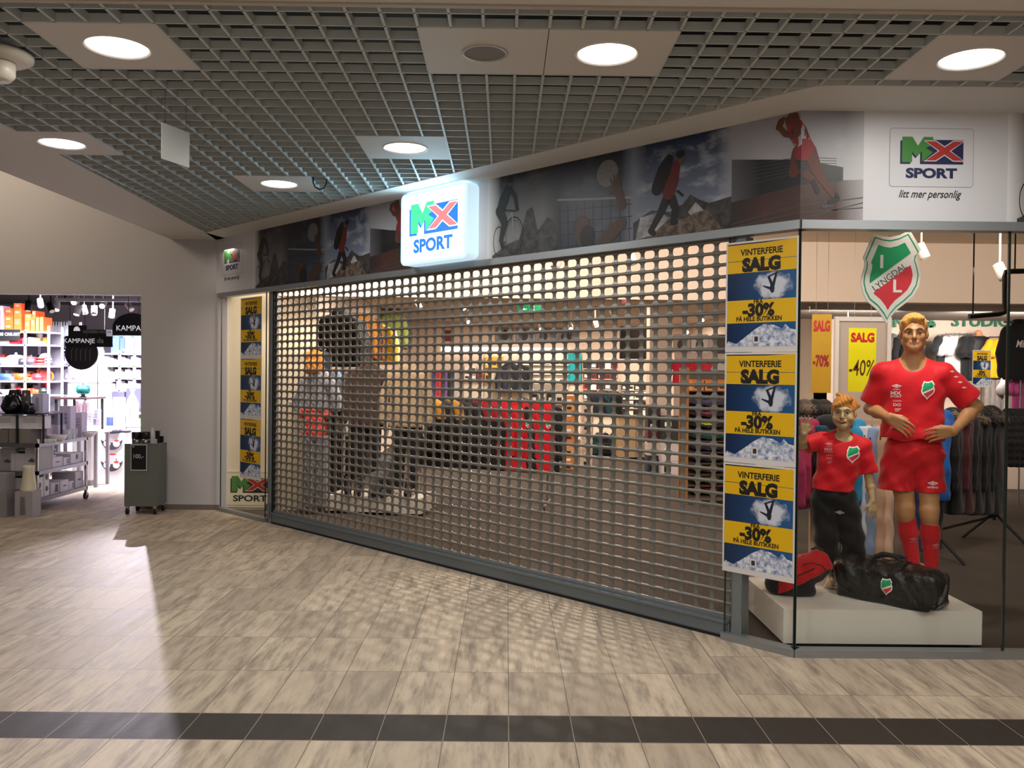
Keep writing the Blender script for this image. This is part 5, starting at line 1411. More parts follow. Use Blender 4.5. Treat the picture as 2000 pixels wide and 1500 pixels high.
# ---- shelf unit just inside, right: sagging two-tone gear rolls
M_WOOD = mat('#a06a34', .55); M_WOODL = mat('#caa274', .6)
def gear_shelf():
    Y = 11.05; xa, xb = at(1338, 900, Y).x, at(1436, 900, Y).x
    t = thing('shelf_unit', 'tall wooden shelf unit stacked with colourful gear rolls just inside the shutter', 'shelf', (xa, Y, 0))
    W = xb - xa
    for x in (0, W - .04): 
        for y in (0, .40): MB().box(x, x + .04, y, y + .04, 0, 1.78).build('post', M_WOOD, t)
    MB().box(.04, W - .04, .38, .39, .05, 1.75).build('back_panel', mat('#5b5048', .7), t)
    zs = [.10, .245, .39, .535, .68, .825, .97, 1.115, 1.26, 1.48]
    for z in zs: MB().box(.04, W - .04, .0, .38, z - .014, z).build('shelf_board', mat('#4a3a2e', .6), t)
    def roll():
        S = Sculpt((-.28, -.2, -.02), (.28, .2, .16), .009)
        pts = [(-.22, 0, .082), (-.11, 0, .062), (0, 0, .055), (.11, 0, .062), (.22, 0, .082)]
        for a, b in zip(pts[:-1], pts[1:]): S.cone(a, b, .048, .048, .02, flat=(1, .32))
        S.warp(lambda X, Y, Z: .004 * np.sin(X * 40 + Y * 30) + .003 * np.sin(Y * 60)); S.cut(lambda X, Y, Z: -Z + 0 * X + 0 * Y)
        return S.build('r', [M_BLACK, M_BLACK], region=lambda x, y, z: (z > .055 + 2.2 * x * x) )
    me = proto('roll', roll)
    cols = [('black and coral', '#1b1a1e', '#e0453c'), ('black and yellow', '#16171a', '#e8e04a'), ('dark and orange', '#2a1f18', '#f09a1c'), ('black and navy', '#17171d', '#2a2d48'), ('navy', '#23264a', '#31365a'), ('teal and dark green', '#0e3d38', '#14786a'), ('black and yellow-green', '#14161a', '#eef04c'), ('black and magenta', '#2a1420', '#b8326a'), ('purple-grey', '#33283c', '#4a4060')]
    for k, (nm, a, b) in enumerate(cols):
        g = thing('gear_roll', '%s gear roll on the wooden shelf unit, %s from the bottom' % (nm, ORD[k]), 'gear bag', (xa + W / 2, Y + .19, zs[k]), 0, 'gear rolls on the wooden shelf unit')
        o = obj_of('roll_body', me, g, (0, 0, 0), 0); 
        for s_, c in ((0, a), (1, b)): o.material_slots[s_].link = 'OBJECT'; o.material_slots[s_].material = mat(c, .5)
        g.scale = (W / .58, 1, 1.05)
    for k in range(3):
        b = thing('cardboard_box', 'orange cardboard box on the top board of wooden shelf unit, %s from the left' % ORD[k], 'box', (xa + .10 + k * (W - .16) / 3, Y + .08, 1.48), 0, 'boxes on the wooden shelf unit')
        MB().box(0, .15, 0, .22, 0, .12, 0, .002).build('box_body', mat('#d78a45', .6), b); MB().box(-.002, .152, -.002, .222, .12, .145).build('box_lid', mat('#c97a36', .6), b)
        m = MB(); m.flat([(.03, .03), (.09, .03), (.09, .08), (.03, .08)], -.001); m.build('box_label', mat('#3a2a1c', .6), b)
gear_shelf()

# ---- back wall: shoe wall, skis, packages, teal flag, photo posters
BY = 21.98
def bx(px): return at(px, 740, 22).x
def bz(py): return EYE + (731 - py) / 1665 * 22
hd = thing('lit_header', 'glowing white light strip above the goods on the far back wall', 'light', (0, 0, 0))
MB().box(bx(862), bx(1105), BY - .10, BY, bz(689), bz(679)).build('diffuser', mat('#fff4e4', .5, 0, 2.2), hd); MB().box(bx(862), bx(1105), BY - .12, BY, bz(679), bz(677)).build('casing', M_WHITE, hd)
sw_ = thing('slat_wall', 'white slat panel hung with dark shoes on the far back wall', 'panel', (bx(1012), BY - .03, 0))
W_ = bx(1110) - bx(1012)
MB().box(0, W_, 0, .03, bz(812), bz(690)).build('panel_board', mat('#e6dccd', .6), sw_)
SZ = [bz(p) for p in (712, 730, 748, 765, 783)]
for z in SZ: MB().box(.02, W_ - .02, -.16, 0, z - .014, z).build('ledge', mat('#ece4d6', .6), sw_)
n = 0
for r, z in enumerate(SZ):
    for c in range(5):
        col = ['#1c1b1d', '#26221f', '#f0eee8', '#3a3a3e', '#151517'][(r * 2 + c) % 5]
        x = bx(1012) + .12 + c * (W_ - .2) / 4.3
        shoe('trainer', col, '#d9d4c8' if col != '#f0eee8' else '#3c3c40', (x, BY - .115, z), PI / 2 + .1, '%s trainer on the far white slat panel, ledge %s from the top, %s from left' % ('white' if col == '#f0eee8' else 'dark', ORD[r], ORD[c]), 'shoe', 'shoes on the slat panel', .92, False)
tf = thing('hanging_flag', 'turquoise hanging flag on the far back wall beside the shoes', 'flag', (bx(1108), BY - .06, 0))
m = MB(); nx_ = 12; fw = bx(1134) - bx(1108)
v = [(fw * i / nx_, .02 * math.sin(i * 1.3), z) for z in (bz(748), bz(689)) for i in range(nx_ + 1)]
m.add(v, [(i, i + 1, nx_ + 2 + i, nx_ + 1 + i) for i in range(nx_)], 0, True); m.build('flag_cloth', mat('#12a3a8', .6), tf); MB().tube([(0, .02, bz(688)), (fw, .02, bz(688))], .01, 6).build('flag_rod', M_STEEL, tf)
for k in range(8):
    px_ = 847 + k * 6.2; c = ['#2d4fb8', '#c93a7a', '#d0433a', '#4a6b4a', '#7a5bb0', '#1c1c20', '#3c3c40', '#b6bcc4'][k]; nm = ['blue', 'pink', 'red', 'green', 'violet', 'black', 'grey', 'silver'][k]
    s = thing('ski', '%s ski standing against the far back wall, %s from left' % (nm, ORD[k]), 'ski', (bx(px_), BY - .12, 0), 0, 'skis on the back wall')
    m = MB(); m.box(-.035, .035, 0, .018, 0, 1.75, 0, .004); m.xf(Matrix.Rotation(-.04, 4, 'X')); m.build('ski_blade', mat(c, .35), s)
    m = MB(); m.box(-.03, .03, -.05, .0, .78, .98, 0, .008); m.xf(Matrix.Rotation(-.04, 4, 'X')); m.build('binding', M_BLACK, s)
def goods_block(px0, px1, py0, py1, rows, cols, palette, name, cat, grp, lab, Y=None, d=.14, board=True):
    Yb = (Y or BY) - .02; f = lambda p: at(p, 740, Yb).x; fz = lambda p: EYE + (731 - p) / 1665 * Yb
    x0, x1, z1, z0 = f(px0), f(px1), fz(py0), fz(py1)
    if board:
        t = thing('goods_shelving', 'pale shelving holding the %s' % grp, 'shelf', (x0, Yb, 0))
        MB().box(0, x1 - x0, 0, .02, 0, z1 + .03).build('panel_board', mat('#dccdb8', .6), t)
        for r in range(rows): z = z0 + (z1 - z0) * r / rows; MB().box(.01, x1 - x0 - .01, -d - .04, 0, z - .012, z).build('shelf_board', mat('#e5d8c4', .6), t)
    for r in range(rows):
        for c in range(cols):
            w_ = (x1 - x0) / cols; h_ = (z1 - z0) / rows; nm, hx = palette[(r * 3 + c * 2 + r * c) % len(palette)]
            b = thing(name, '%s %s among %s, %s shelf up, %s from left' % (nm, lab, grp, ORD[r], ORD[c]), cat, (x0 + w_ * (c + .12), Yb - d - .01, z0 + h_ * r), 0, grp)
            ww, hh = w_ * .80, h_ * random.uniform(.66, .86)
            MB().box(0, ww, 0, d, 0, hh, 0, .004).build('pack_body', mat(hx, .5), b)
            m = MB(); m.flat([(ww * .15, hh * .2), (ww * .85, hh * .2), (ww * .85, hh * .6), (ww * .15, hh * .6)], -.0015); m.build('pack_label', mat('#f1ece4' if (r + c) % 2 else '#2a2a2e', .5), b)
goods_block(906, 944, 712, 742, 2, 3, [('white', '#e9e4dc'), ('red', '#b8333a'), ('grey', '#9a9494')], 'carton', 'box', 'cartons by the skis', 'carton')
goods_block(946, 984, 690, 745, 2, 3, [('yellow', '#e0b022'), ('orange', '#e38a2c'), ('cream', '#e8dcc4')], 'packet', 'box', 'yellow packets on the back wall', 'packet')
for k in range(3):
    garment('jacket', ['#1b2030', '#232634', '#191a20'][k], (bx(990) + k * .17, BY - .28, bz(712)), .3, '%s jacket on the far back wall left of the shoes, %s from left' % (['navy', 'slate', 'black'][k], ORD[k]), 'jackets by the shoe panel')
rail('wall_rail', 'short rail holding three dark jackets left of the far shoes', (bx(985), BY - .28, bz(711)), (bx(1010), BY - .28, bz(711)), .012, M_STEEL, [(.1, (0, .28, 0)), (.9, (0, .28, 0))])
goods_block(1212, 1262, 742, 812, 4, 4, [('black', '#1c1b1e'), ('navy', '#272c40'), ('white', '#e6ddd2'), ('brown', '#5a463a')], 'packet', 'box', 'dark goods under the hanging screen', 'packet')
goods_block(1322, 1350, 700, 812, 5, 2, [('red', '#c43a40'), ('black', '#1d1c20'), ('tan', '#b98a5c')], 'packet', 'box', 'goods right of the pillar', 'packet', 17.)
goods_block(1137, 1206, 698, 800, 5, 5, [('white', '#efe7dd'), ('red', '#c92a38'), ('black', '#1b1a1e'), ('grey', '#6a6468'), ('dark red', '#7d2530')], 'packet', 'box', 'packages right of the turquoise flag', 'packet')
for k, (a, b, c1) in enumerate(((967, 1003, '#5d5a5c'), (1006, 1040, '#33405a'), (1043, 1078, '#4a3c3c'), (1081, 1128, '#2c3a56'))):
    p = thing('photo_poster', '%s dark photo poster high on the far back wall, counted from left' % ORD[k], 'poster', (bx(a), BY - .02, bz(668)), 0, 'photo posters on the back wall')
    hgt = bz(640) - bz(668); w_ = bx(b) - bx(a)
    MB().box(0, w_, 0, .012, 0, hgt).build('poster_board', rock('photo_%d' % k, c1, '#8c8480', 6.), p)
    m = MB(); blob(m, w_ * .5, hgt * .4, w_ * .22, hgt * .3, -.002, 0); blob(m, w_ * .52, hgt * .76, w_ * .09, hgt * .12, -.002, 0); m.build('poster_figure', mat('#241f20', .6), p)
wb = thing('price_poster', 'small red poster beside the yellow sale card near the far skis', 'poster', (bx(868), BY - .02, bz(668))); MB().box(0, .22, 0, .01, 0, .28).build('poster_sheet', mat('#8c2a33', .5), wb)

# ---- mid shop: gondola with yellow packets, shoe-box stack, dark bags, counter, boxes, screen
def gondola():
    Y = 15.2; x0, x1 = at(1034, 780, Y).x, at(1100, 780, Y).x
    t = thing('gondola', 'white gondola display with yellow packets in the middle of the shop', 'display', (x0, Y, 0)); W = x1 - x0
    MB().box(0, W, .2, .24, 0, 1.5).build('back_panel', mat('#cfc4b4', .6), t); MB().box(0, W, 0, .45, 0, .12).build('base', mat('#b9ae9f', .6), t)
    for z in (.5, .85, 1.15): MB().box(0, W, -.08, .2, z - .02, z).build('shelf_board', mat('#d8cdbd', .6), t)
    for r, z in enumerate((.12, .5, .85, 1.15)):
        for c in range(4):
            nm, hx = [('yellow', '#e3b422'), ('white', '#ece6db'), ('blue', '#33528c'), ('black', '#222226')][(r + c * (1 + r % 2)) % 4]
            b = thing('packet', '%s packet on the white gondola, shelf %s from the bottom, %s from left' % (nm, ORD[r], ORD[c]), 'box', (x0 + .02 + c * W / 4, Y + .02, z), 0, 'packets on the gondola')
            MB().box(0, W / 4 - .03, 0, .1, 0, .17 + .03 * ((r + c) % 3), 0, .004).build('pack_body', mat(hx, .5), b)
            m = MB(); m.flat([(.02, .05), (W / 4 - .05, .05), (W / 4 - .05, .11), (.02, .11)], -.0015); m.build('pack_label', mat('#f0ebe2' if nm != 'white' else '#333338', .5), b)
gondola()
def stack(px0, px1, Y, zs, cols, lab, rz=0., d=.3, grp=None, base=0.):
    x0, x1 = at(px0, 800, Y).x, at(px1, 800, Y).x; z = base
    for k, h in enumerate(zs):
        nm, hx = cols[k % len(cols)]
        b = thing('shoe_box', '%s box %s, %s from the bottom' % (nm, lab, ORD[k]), 'box', (x0, Y, z), rz, grp)
        MB().box(0, x1 - x0, 0, d, 0, h * .72, 0, .003).build('box_body', mat(hx, .6), b); MB().box(-.003, x1 - x0 + .003, -.003, d + .003, h * .72, h - .001).build('box_lid', mat(hx, .5), b)
        m = MB(); m.flat([(.04, h * .15), (.04 + (x1 - x0) * .35, h * .15), (.04 + (x1 - x0) * .35, h * .5), (.04, h * .5)], -.0015); m.build('box_label', mat('#f2eee6' if k % 2 else '#1e1e22', .5), b)
        z += h
stack(1103, 1127, 15.0, [.13] * 10, [('orange', '#d88a4a'), ('orange-brown', '#c47434'), ('tan', '#dba06a')], 'in the orange stack beside the white gondola', 0, .3, 'orange shoe boxes')
stack(1137, 1158, 15.6, [.16] * 7, [('cream', '#e4d6c2'), ('beige', '#d2bfa6')], 'in the cream stack right of the orange boxes', 0, .3, 'cream boxes')
rail('bag_stand', 'dark stand with hanging black bags in mid shop', (at(1158, 780, 17.6).x, 17.6, 1.32), (at(1208, 780, 17.6).x, 17.6, 1.32), .014, M_DARK, [(.0, (0, 0, -1.32)), (1., (0, 0, -1.32))], 'clothes rack')
for k in range(4): garment('rucksack', ['#1d2432', '#14171d', '#12444a', '#17191d'][k], (at(1166 + 12 * k, 780, 17.6).x, 17.6, 1.31), .2 * k - .3, '%s backpack on the dark stand in mid shop, %s from left' % (['navy', 'black', 'teal', 'black'][k], ORD[k]), 'backpacks on the dark stand', None, 1.05)
for k in range(3): garment('rucksack', ['#123c40', '#15181c', '#1a2a3a'][k], (at(1168 + 15 * k, 850, 17.3).x, 17.3, .50), .3, '%s backpack standing on the floor below the dark stand, %s from left' % (['green', 'black', 'navy'][k], ORD[k]), 'backpacks on the floor', None, 1.0)
ct = thing('counter', 'pale wooden sales counter in mid shop', 'counter', (at(1208, 850, 16.7).x, 16.7, 0)); cw = at(1262, 850, 16.7).x - at(1208, 850, 16.7).x
MB().box(0, cw * .62, 0, .5, .06, .84).build('front_panel', mat('#b79c74', .6), ct); MB().box(cw * .62, cw, .02, .5, .06, .84).build('side_panel', mat('#a59780', .6), ct); MB().box(-.02, cw + .02, -.02, .52, .84, .87).build('worktop', mat('#cdb894', .5), ct); MB().box(.03, cw - .03, .04, .48, 0, .06).build('toe_kick', M_DARK, ct)
m = MB(); m.text('SI', .16, cw * .86, .36, .018, 0, 'C', 1, .02); m.build('counter_sign', M_BLACK, ct)
stack(1266, 1290, 14.6, [.30, .22, .22, .2, .2], [('navy and white', '#2c3850'), ('pale', '#d9c9bd'), ('dark red', '#5a1d20'), ('black', '#1a1a1c'), ('dark', '#242022')], 'in the mixed stack before the pillar', 0, .3, 'mixed boxes by the pillar')
stack(1294, 1331, 14.3, [.33, .24, .22, .2], [('white', '#d9cbc6'), ('white', '#cfc6c2'), ('dark green', '#26302c'), ('black', '#1c1b1c')], 'in the wide stack before the pillar', 0, .32, 'wide boxes by the pillar')
hs = thing('hanging_screen', 'black hanging panel screen in front of the pale pillar', 'screen', (at(1211, 660, 16).x, 16, 1.98)); hw = at(1263, 660, 16).x - at(1211, 660, 16).x
MB().box(0, hw, 0, .05, 0, .62, 0, .006).build('casing', mat('#0b0b0e', .4), hs); MB().box(.02, hw - .02, -.002, 0, .02, .6).build('screen_face', mat('#060609', .25), hs)
for xx in (.1, hw - .1): MB().tube([(xx, .025, .62), (xx, .025, 1.0)], .008, 6).build('ceiling_rod', M_DARK, hs)
rp = thing('slat_panel', 'pale slat panel with red shirts behind the wooden shelf unit', 'panel', (at(1316, 760, 15.3).x, 15.3, 0)); rw = at(1440, 760, 15.3).x - at(1316, 760, 15.3).x
MB().box(0, rw, 0, .04, .0, 2.4).build('panel_board', mat('#e0cdbc', .6), rp)
for k in range(4):
    garment('t_shirt', ['#d92b45', '#d6303a', '#e23b4a', '#d8d2c8'][k], (at(1328 + 28 * k, 705, 15.1).x, 15.1, EYE + (735 - 704) / 1665 * 15.1), .12, '%s shirt on the slat panel behind the wooden shelf unit, %s from left' % (['pink-red', 'red', 'red', 'white'][k], ORD[k]), 'shirts on the slat panel', None, .62)
rail('wall_rail', 'rail with red shirts on the slat panel behind wooden shelf', (at(1318, 704, 15.1).x, 15.1, EYE + (735 - 703) / 1665 * 15.1), (at(1425, 704, 15.1).x, 15.1, EYE + (735 - 703) / 1665 * 15.1), .01, M_STEEL, [(.1, (0, .2, 0)), (.9, (0, .2, 0))])
for k, (px_, py_, c, nm) in enumerate(((1322, 660, '#c9bdb0', 'pale'), (1358, 662, '#e9e0d6', 'white'), (1405, 662, '#3a3432', 'dark'))):
    p = thing('photo_poster', '%s photo poster above the red shirts on the slat panel' % nm, 'poster', (at(px_, 0, 15.3).x, 15.27, EYE + (735 - 690) / 1665 * 15.2)); MB().box(0, .3, 0, .01, 0, .34).build('poster_board', mat(c, .5), p)
    m = MB(); blob(m, .15, .15, .07, .1, -.002, 0); m.build('poster_figure', mat('#5a4a44', .6), p)

# ---- shop ceiling: exit sign, alarm box, track spotlights
p = at(1010, 612, 13); ex = thing('exit_sign', 'green emergency exit sign hanging from the shop ceiling', 'sign', (p.x, 13, p.z)); ew = at(1057, 612, 13).x - p.x
MB().box(0, ew, 0, .05, 0, .13, 0, .004).build('sign_body', mat('#0d8a58', .4, 0, .35), ex)
m = MB(); limb(m, [(ew * .62, .03, .006), (ew * .68, .06, .008), (ew * .66, .085, .008)], -.001, 0); limb(m, [(ew * .74, .03, .006), (ew * .68, .06, .008)], -.001, 0); blob(m, ew * .69, .105, .01, .01, -.001, 0); m.flat([(ew * .40, .06), (ew * .30, .06), (ew * .30, .045), (ew * .22, .065), (ew * .30, .085), (ew * .30, .07), (ew * .40, .07)], -.001, 0); m.build('exit_pictogram', mat('#e8fff2', .4, 0, .8), ex)
MB().tube([(ew / 2, .025, .13), (ew / 2, .025, 2.98 - p.z)], .008, 6).build('ceiling_rod', M_STEEL, ex)
p = at(1222, 592, 9.9); al = thing('alarm_box', 'small dark red alarm box under the cream bulkhead', 'alarm', (p.x, 9.93, 2.5)); MB().box(-.045, .045, 0, .1, 0, .055, 0, .006).build('alarm_case', mat('#7a1418', .4), al); MB().cyl((0, .0, .027), .014, -.006, .0, 14, 0, None, 'y').build('alarm_lens', mat('#b02a2a', .3), al)
def _spot_h(): return MB().lathe([(.02, .10), (.034, .095), (.036, .0), (.034, -.02), (.030, -.02), (.028, .0)], 16).build('h', M_WHITE)
def _spot_l(): return MB().cyl((0, 0, 0), .028, -.012, -.008, 16).build('l', M_WHITE)
def spot(px, py, Y, zc, lit, label, grp, tilt=.6, rz=0., c='#b8b0a6', sc=1.25):
    p = at(px, py, Y)
    t = thing('track_spotlight', label, 'spotlight', (p.x, Y, p.z), rz, grp)
    h = obj_of('housing', proto('spoth', _spot_h), t, (0, 0, 0), 0, [mat(c, .4)]); h.rotation_euler[0] = -tilt
    l = obj_of('lens', proto('spotl', _spot_l), h, (0, 0, -.008), 0, [mat('#fff6ea', .3, 0, 14. if lit else .0)])
    h.scale = (sc,) * 3
    MB().tube([(0, 0, .05), (0, .03, .12), (0, .03, zc - p.z)], .009, 6).build('arm', mat(c, .4), t)
    return t
SPG = 'spotlights of the sports shop'
for k, (px_, py_, Y, z, lit, tl, rz) in enumerate(((916, 628, 14, 2.97, 1, .9, .0), (905, 602, 13.6, 2.97, 1, .5, .9), (926, 613, 14.6, 2.97, 0, .9, 2.), (1057, 642, 15.5, 2.97, 1, .9, 0), (1115, 642, 14.5, 2.97, 1, 1., 0), (1200, 618, 15, 2.97, 0, .4, 1.4), (1165, 636, 16, 2.97, 1, .3, 1.), (1340, 648, 13.5, 2.97, 1, 1., 0), (1085, 520, 8.6, 3.24, 0, .5, -1.2), (1236, 512, 8.6, 3.24, 0, .3, 1.), (1372, 623, 13.5, 2.97, 1, .8, -.7), (820, 600, 13, 2.97, 0, .5, 1.2))):
    spot(px_, py_, Y, z, lit, 'small %s ceiling spotlight of the sports shop, %s in order seen from left' % ('lit' if lit else 'unlit', ORD[k]), SPG, tl, rz)
# ================================================================ GOODS SEEN THROUGH THE RIGHT WINDOW
def gpx(kind, hx, px, Y, z, rz, label, group=None, **kw):
    return garment(kind, hx, (at(px, 830, Y).x, Y, z), rz, label, group, **kw)
# rack of trousers behind the child mannequin
RY, RZ_ = 7.55, 1.275
xr0, xr1 = at(1545, 830, RY).x, at(1800, 830, RY + .0).x
rk1 = thing('clothes_rack', 'wooden clothes rack with trousers behind the child mannequin', 'clothes rack', (0, 0, 0))
MB().box(xr0, xr1, RY - .018, RY + .018, RZ_ - .018, RZ_ + .018).build('bar', mat('#b99a7c', .5), rk1)
for x in (at(1592, 830, RY).x, xr1 - .02): MB().box(x - .02, x + .02, RY + .03, RY + .07, 0, RZ_ + .02).build('post', mat('#c3a588', .5), rk1)
for x in (at(1592, 830, RY).x, xr1 - .02): MB().box(x - .03, x + .03, RY - .25, RY + .3, 0, .03).build('foot', mat('#b99a7c', .5), rk1)
G1 = 'clothes on the wooden rack'
for k, (kind, px_, hx, nm, rz, sc) in enumerate((('jacket', 1556, '#8e1c48', 'magenta', 1.1, 1.0), ('jacket', 1572, '#a02a56', 'magenta', 1.0, 1.05), ('jacket', 1588, '#a7244e', 'crimson', .9, .95), ('trousers', 1604, '#2b5a7c', 'blue', 1.2, .8), ('child_jacket', 1622, '#1b1b1f', 'black', .9, 1.2), ('child_jacket', 1642, '#20242c', 'charcoal', 1., 1.2), ('jacket', 1676, '#2388b8', 'sky blue', 1.05, .98),
                                       ('trousers', 1690, '#d5d8de', 'white', 1.15, .9), ('trousers', 1703, '#8ea3c4', 'pale denim', 1.1, 1.06), ('trousers', 1720, '#d2a98c', 'beige', 1.15, 1.06), ('trousers', 1737, '#e2bfa2', 'pale beige', 1.1, 1.07), ('trousers', 1752, '#7c6a60', 'taupe', 1.2, 1.05), ('trousers', 1764, '#1f1b1c', 'black', 1.15, 1.0), ('trousers', 1776, '#b88a3c', 'mustard', 1.1, 1.08), ('trousers', 1790, '#27365c', 'navy', 1.15, 1.0))):
    gpx(kind, hx, px_, RY, RZ_ - .0, rz, '%s %s on the wooden rack behind the mannequins, %s from left' % (nm, NOUN[kind], ORD[k]), G1, scale=sc)
# dark coats right of the man
CY_ = 8.1
rk2 = thing('clothes_rack', 'dark metal rack of winter coats right of the male mannequin', 'clothes rack', (0, 0, 0)); CZ = 1.36
c0, c1 = Vector((at(1832, 830, 7.6).x, 7.75, CZ)), Vector((at(1965, 830, 8.6).x, 8.75, CZ))
MB().tube([c0, c1], .015, 10).build('bar', M_DARK, rk2)
for q in (c0.lerp(c1, .03), c0.lerp(c1, .97)):
    MB().tube([tuple(q), (q.x, q.y, .22)], .016, 8).build('post', M_DARK, rk2)
    for s_ in (-1, 1): MB().tube([(q.x, q.y, .30), (q.x + s_ * .22, q.y - s_ * .2, .0)], .015, 8).build('foot', M_DARK, rk2)
MB().tube([(c0.x, c0.y, .26), (c1.x, c1.y, .26)], .013, 8).build('stretcher', M_DARK, rk2)
G2 = 'winter coats on the dark rack'
for k, (kind, hx, nm, rz, sc, fur) in enumerate((('trousers', '#141414', 'black long', .9, 1.13, None), ('fleece', '#1d5fb0', 'bright blue', 1.0, 1.12, None), ('parka', '#151516', 'black fur-trimmed', 1.0, .95, '#7d6850'), ('parka', '#4a1720', 'burgundy', 1.0, .97, None), ('parka', '#17181a', 'black fur-trimmed', .95, 1.0, '#6d5c49'), ('parka', '#101113', 'black', .95, 1.02, '#2a2420'), ('parka', '#131416', 'black fur-trimmed', .9, 1.04, '#4f4338'))):
    q = c0.lerp(c1, .05 + .145 * k)
    garment(kind, hx, (q.x, q.y, q.z - .012), rz, '%s %s on the dark coat rack, %s from the male mannequin' % (nm, NOUN[kind], ORD[k]), G2, None, sc, .8, fur)
# black jackets beyond the second pane joint and the pale unit below
rail('wall_rail', 'steel rail of short black jackets at the right edge of the window', (at(1966, 830, 9.6).x, 9.6, 1.30), (at(2040, 830, 9.6).x, 9.6, 1.30), .013, M_STEEL, [(.02, (0, 0, -1.3)), (.98, (0, 0, -1.3))], 'clothes rack')
for k in range(5): gpx('puffer_jacket', ['#0f0f11', '#151517', '#121214', '#17171a', '#0e0e10'][k], 1972 + 11 * k, 9.6, 1.29, 1.0, 'short black quilted jacket at the right window edge, %s from left' % ORD[k], 'short black jackets', scale=.9)
# studio wall, back right
SY = 12.98
def sx(px): return at(px, 740, 13).x
def sz(py): return EYE + (740 - py) / 1665 * 13
def letters(txt, px, py, h, nm, lab):
    t = thing('wall_lettering', lab, 'lettering', (sx(px), SY - .012, sz(py))); cu = MB()
    v, f = text_geo(txt, .02, 0.); m = MB(); m.text(txt, h / .70, 0, 0, -.012, 0, 'L', 1.05, .02); m.text(txt, h / .70, 0, 0, .010, 0, 'L', 1.05, .02); m.build('letter_faces', mat('#2d7a5c', .5), t)
letters('TRAINING', 1676, 640, .16, '', 'green TRAINING wall letters partly behind the shield sign')
letters('S', 1810, 640, .17, '', 'single green wall letter right of the male mannequin head')
letters('STUDIO', 1855, 637, .17, '', 'green STUDIO wall letters above the hanging shirts')
def srow(y0px, px0, px1, lab): rail('wall_rail', lab, (sx(px0), SY - .34, sz(y0px)), (sx(px1), SY - .34, sz(y0px)), .012, M_STEEL, [(.03, (0, .34, 0)), (.97, (0, .34, 0))])
srow(655, 1826, 1880, 'upper wall rail with white and black shirts in the studio corner'); srow(660, 1905, 1962, 'upper wall rail with yellow shirts in the studio corner'); srow(738, 1898, 1968, 'lower wall rail with grey trousers in the studio corner'); srow(658, 1715, 1790, 'upper wall rail with grey and black tops left of the male mannequin'); srow(768, 1676, 1745, 'lower wall rail with black tops below the yellow sale card')
def sg(kind, hx, px, py, rz, label, grp, sc=1.): garment(kind, hx, (sx(px), SY - .34, sz(py) - .0), rz, label, grp, None, sc)
SG = 'shirts on the studio wall'
for k, (kind, hx, px_, py_, rz, nm, sc) in enumerate((('t_shirt', '#26262a', 1822, 655, .5, 'dark', .95), ('t_shirt', '#f0ece8', 1838, 655, .45, 'white', 1.0), ('t_shirt', '#e9e4e0', 1848, 655, .6, 'white', 1.0), ('t_shirt', '#17181b', 1862, 655, .9, 'black', 1.05), ('t_shirt', '#17181b', 1870, 655, 1., 'black', 1.05),
    ('t_shirt', '#f0b01c', 1922, 660, .35, 'yellow', .92), ('t_shirt', '#eaa916', 1932, 660, .5, 'yellow', .92), ('t_shirt', '#15161a', 1945, 660, .9, 'black', 1.), ('t_shirt', '#1a1b1f', 1953, 660, 1., 'black', 1.),
    ('trousers', '#9b918c', 1908, 738, .3, 'grey', .55), ('trousers', '#8f8682', 1928, 738, .4, 'grey', .55), ('t_shirt', '#3a383c', 1952, 738, .3, 'charcoal', .8),
    ('jacket', '#6b6360', 1722, 658, .8, 'grey', .8), ('jacket', '#1c1b1d', 1738, 658, .7, 'black', .85), ('jacket', '#161618', 1752, 658, .8, 'black', .85), ('jacket', '#8a817c', 1768, 658, .7, 'pale grey', .8), ('jacket', '#121214', 1690, 768, .5, 'black', .8), ('jacket', '#17171a', 1710, 768, .6, 'black', .8), ('jacket', '#1b1b1e', 1730, 768, .5, 'black', .8))):
    sg(kind, hx, px_, py_, rz, '%s %s on the pink studio wall, %s counted across its rails' % (nm, NOUN[kind], ORD[k] if k < 18 else 'nineteenth'), SG, sc)
# bust with black shirt
tb = thing('bust_form', 'torso form with orange neck wearing a black shirt on the studio wall shelf', 'mannequin', (sx(1889), SY - .25, sz(706)))
def bustm():
    S = Sculpt((-.22, -.16, -.01), (.22, .16, .48), .012); S.cone((0, 0, .05), (0, 0, .26), .135, .15, .03, flat=(1, 1.4)); S.cone((-.13, 0, .31), (.13, 0, .31), .055, .055, .04); S.cone((0, 0, .3), (.01, 0, .42), .06, .05, .02); S.cut(lambda X, Y, Z: -Z + 0 * X + 0 * Y); return S.build('b', [M_BLACK, M_BLACK], region=lambda x, y, z: z > .375)
bo = obj_of('torso', proto('bust', bustm), tb, (0, 0, 0), 0)
for s_, c in ((0, '#17181c'), (1, '#d9895c')): bo.material_slots[s_].link = 'OBJECT'; bo.material_slots[s_].material = mat(c, .6)
ws = thing('wall_shelf', 'white wall shelf under the black shirted torso form', 'shelf', (sx(1868), SY, sz(706))); MB().box(0, sx(1912) - sx(1868), -.4, .02, -.03, 0).build('shelf_board', mat('#e3d5cb', .5), ws)
for xx in (.05, sx(1912) - sx(1868) - .05): MB().box(xx - .01, xx + .01, -.3, .02, -.12, -.03).build('bracket', M_STEEL, ws)
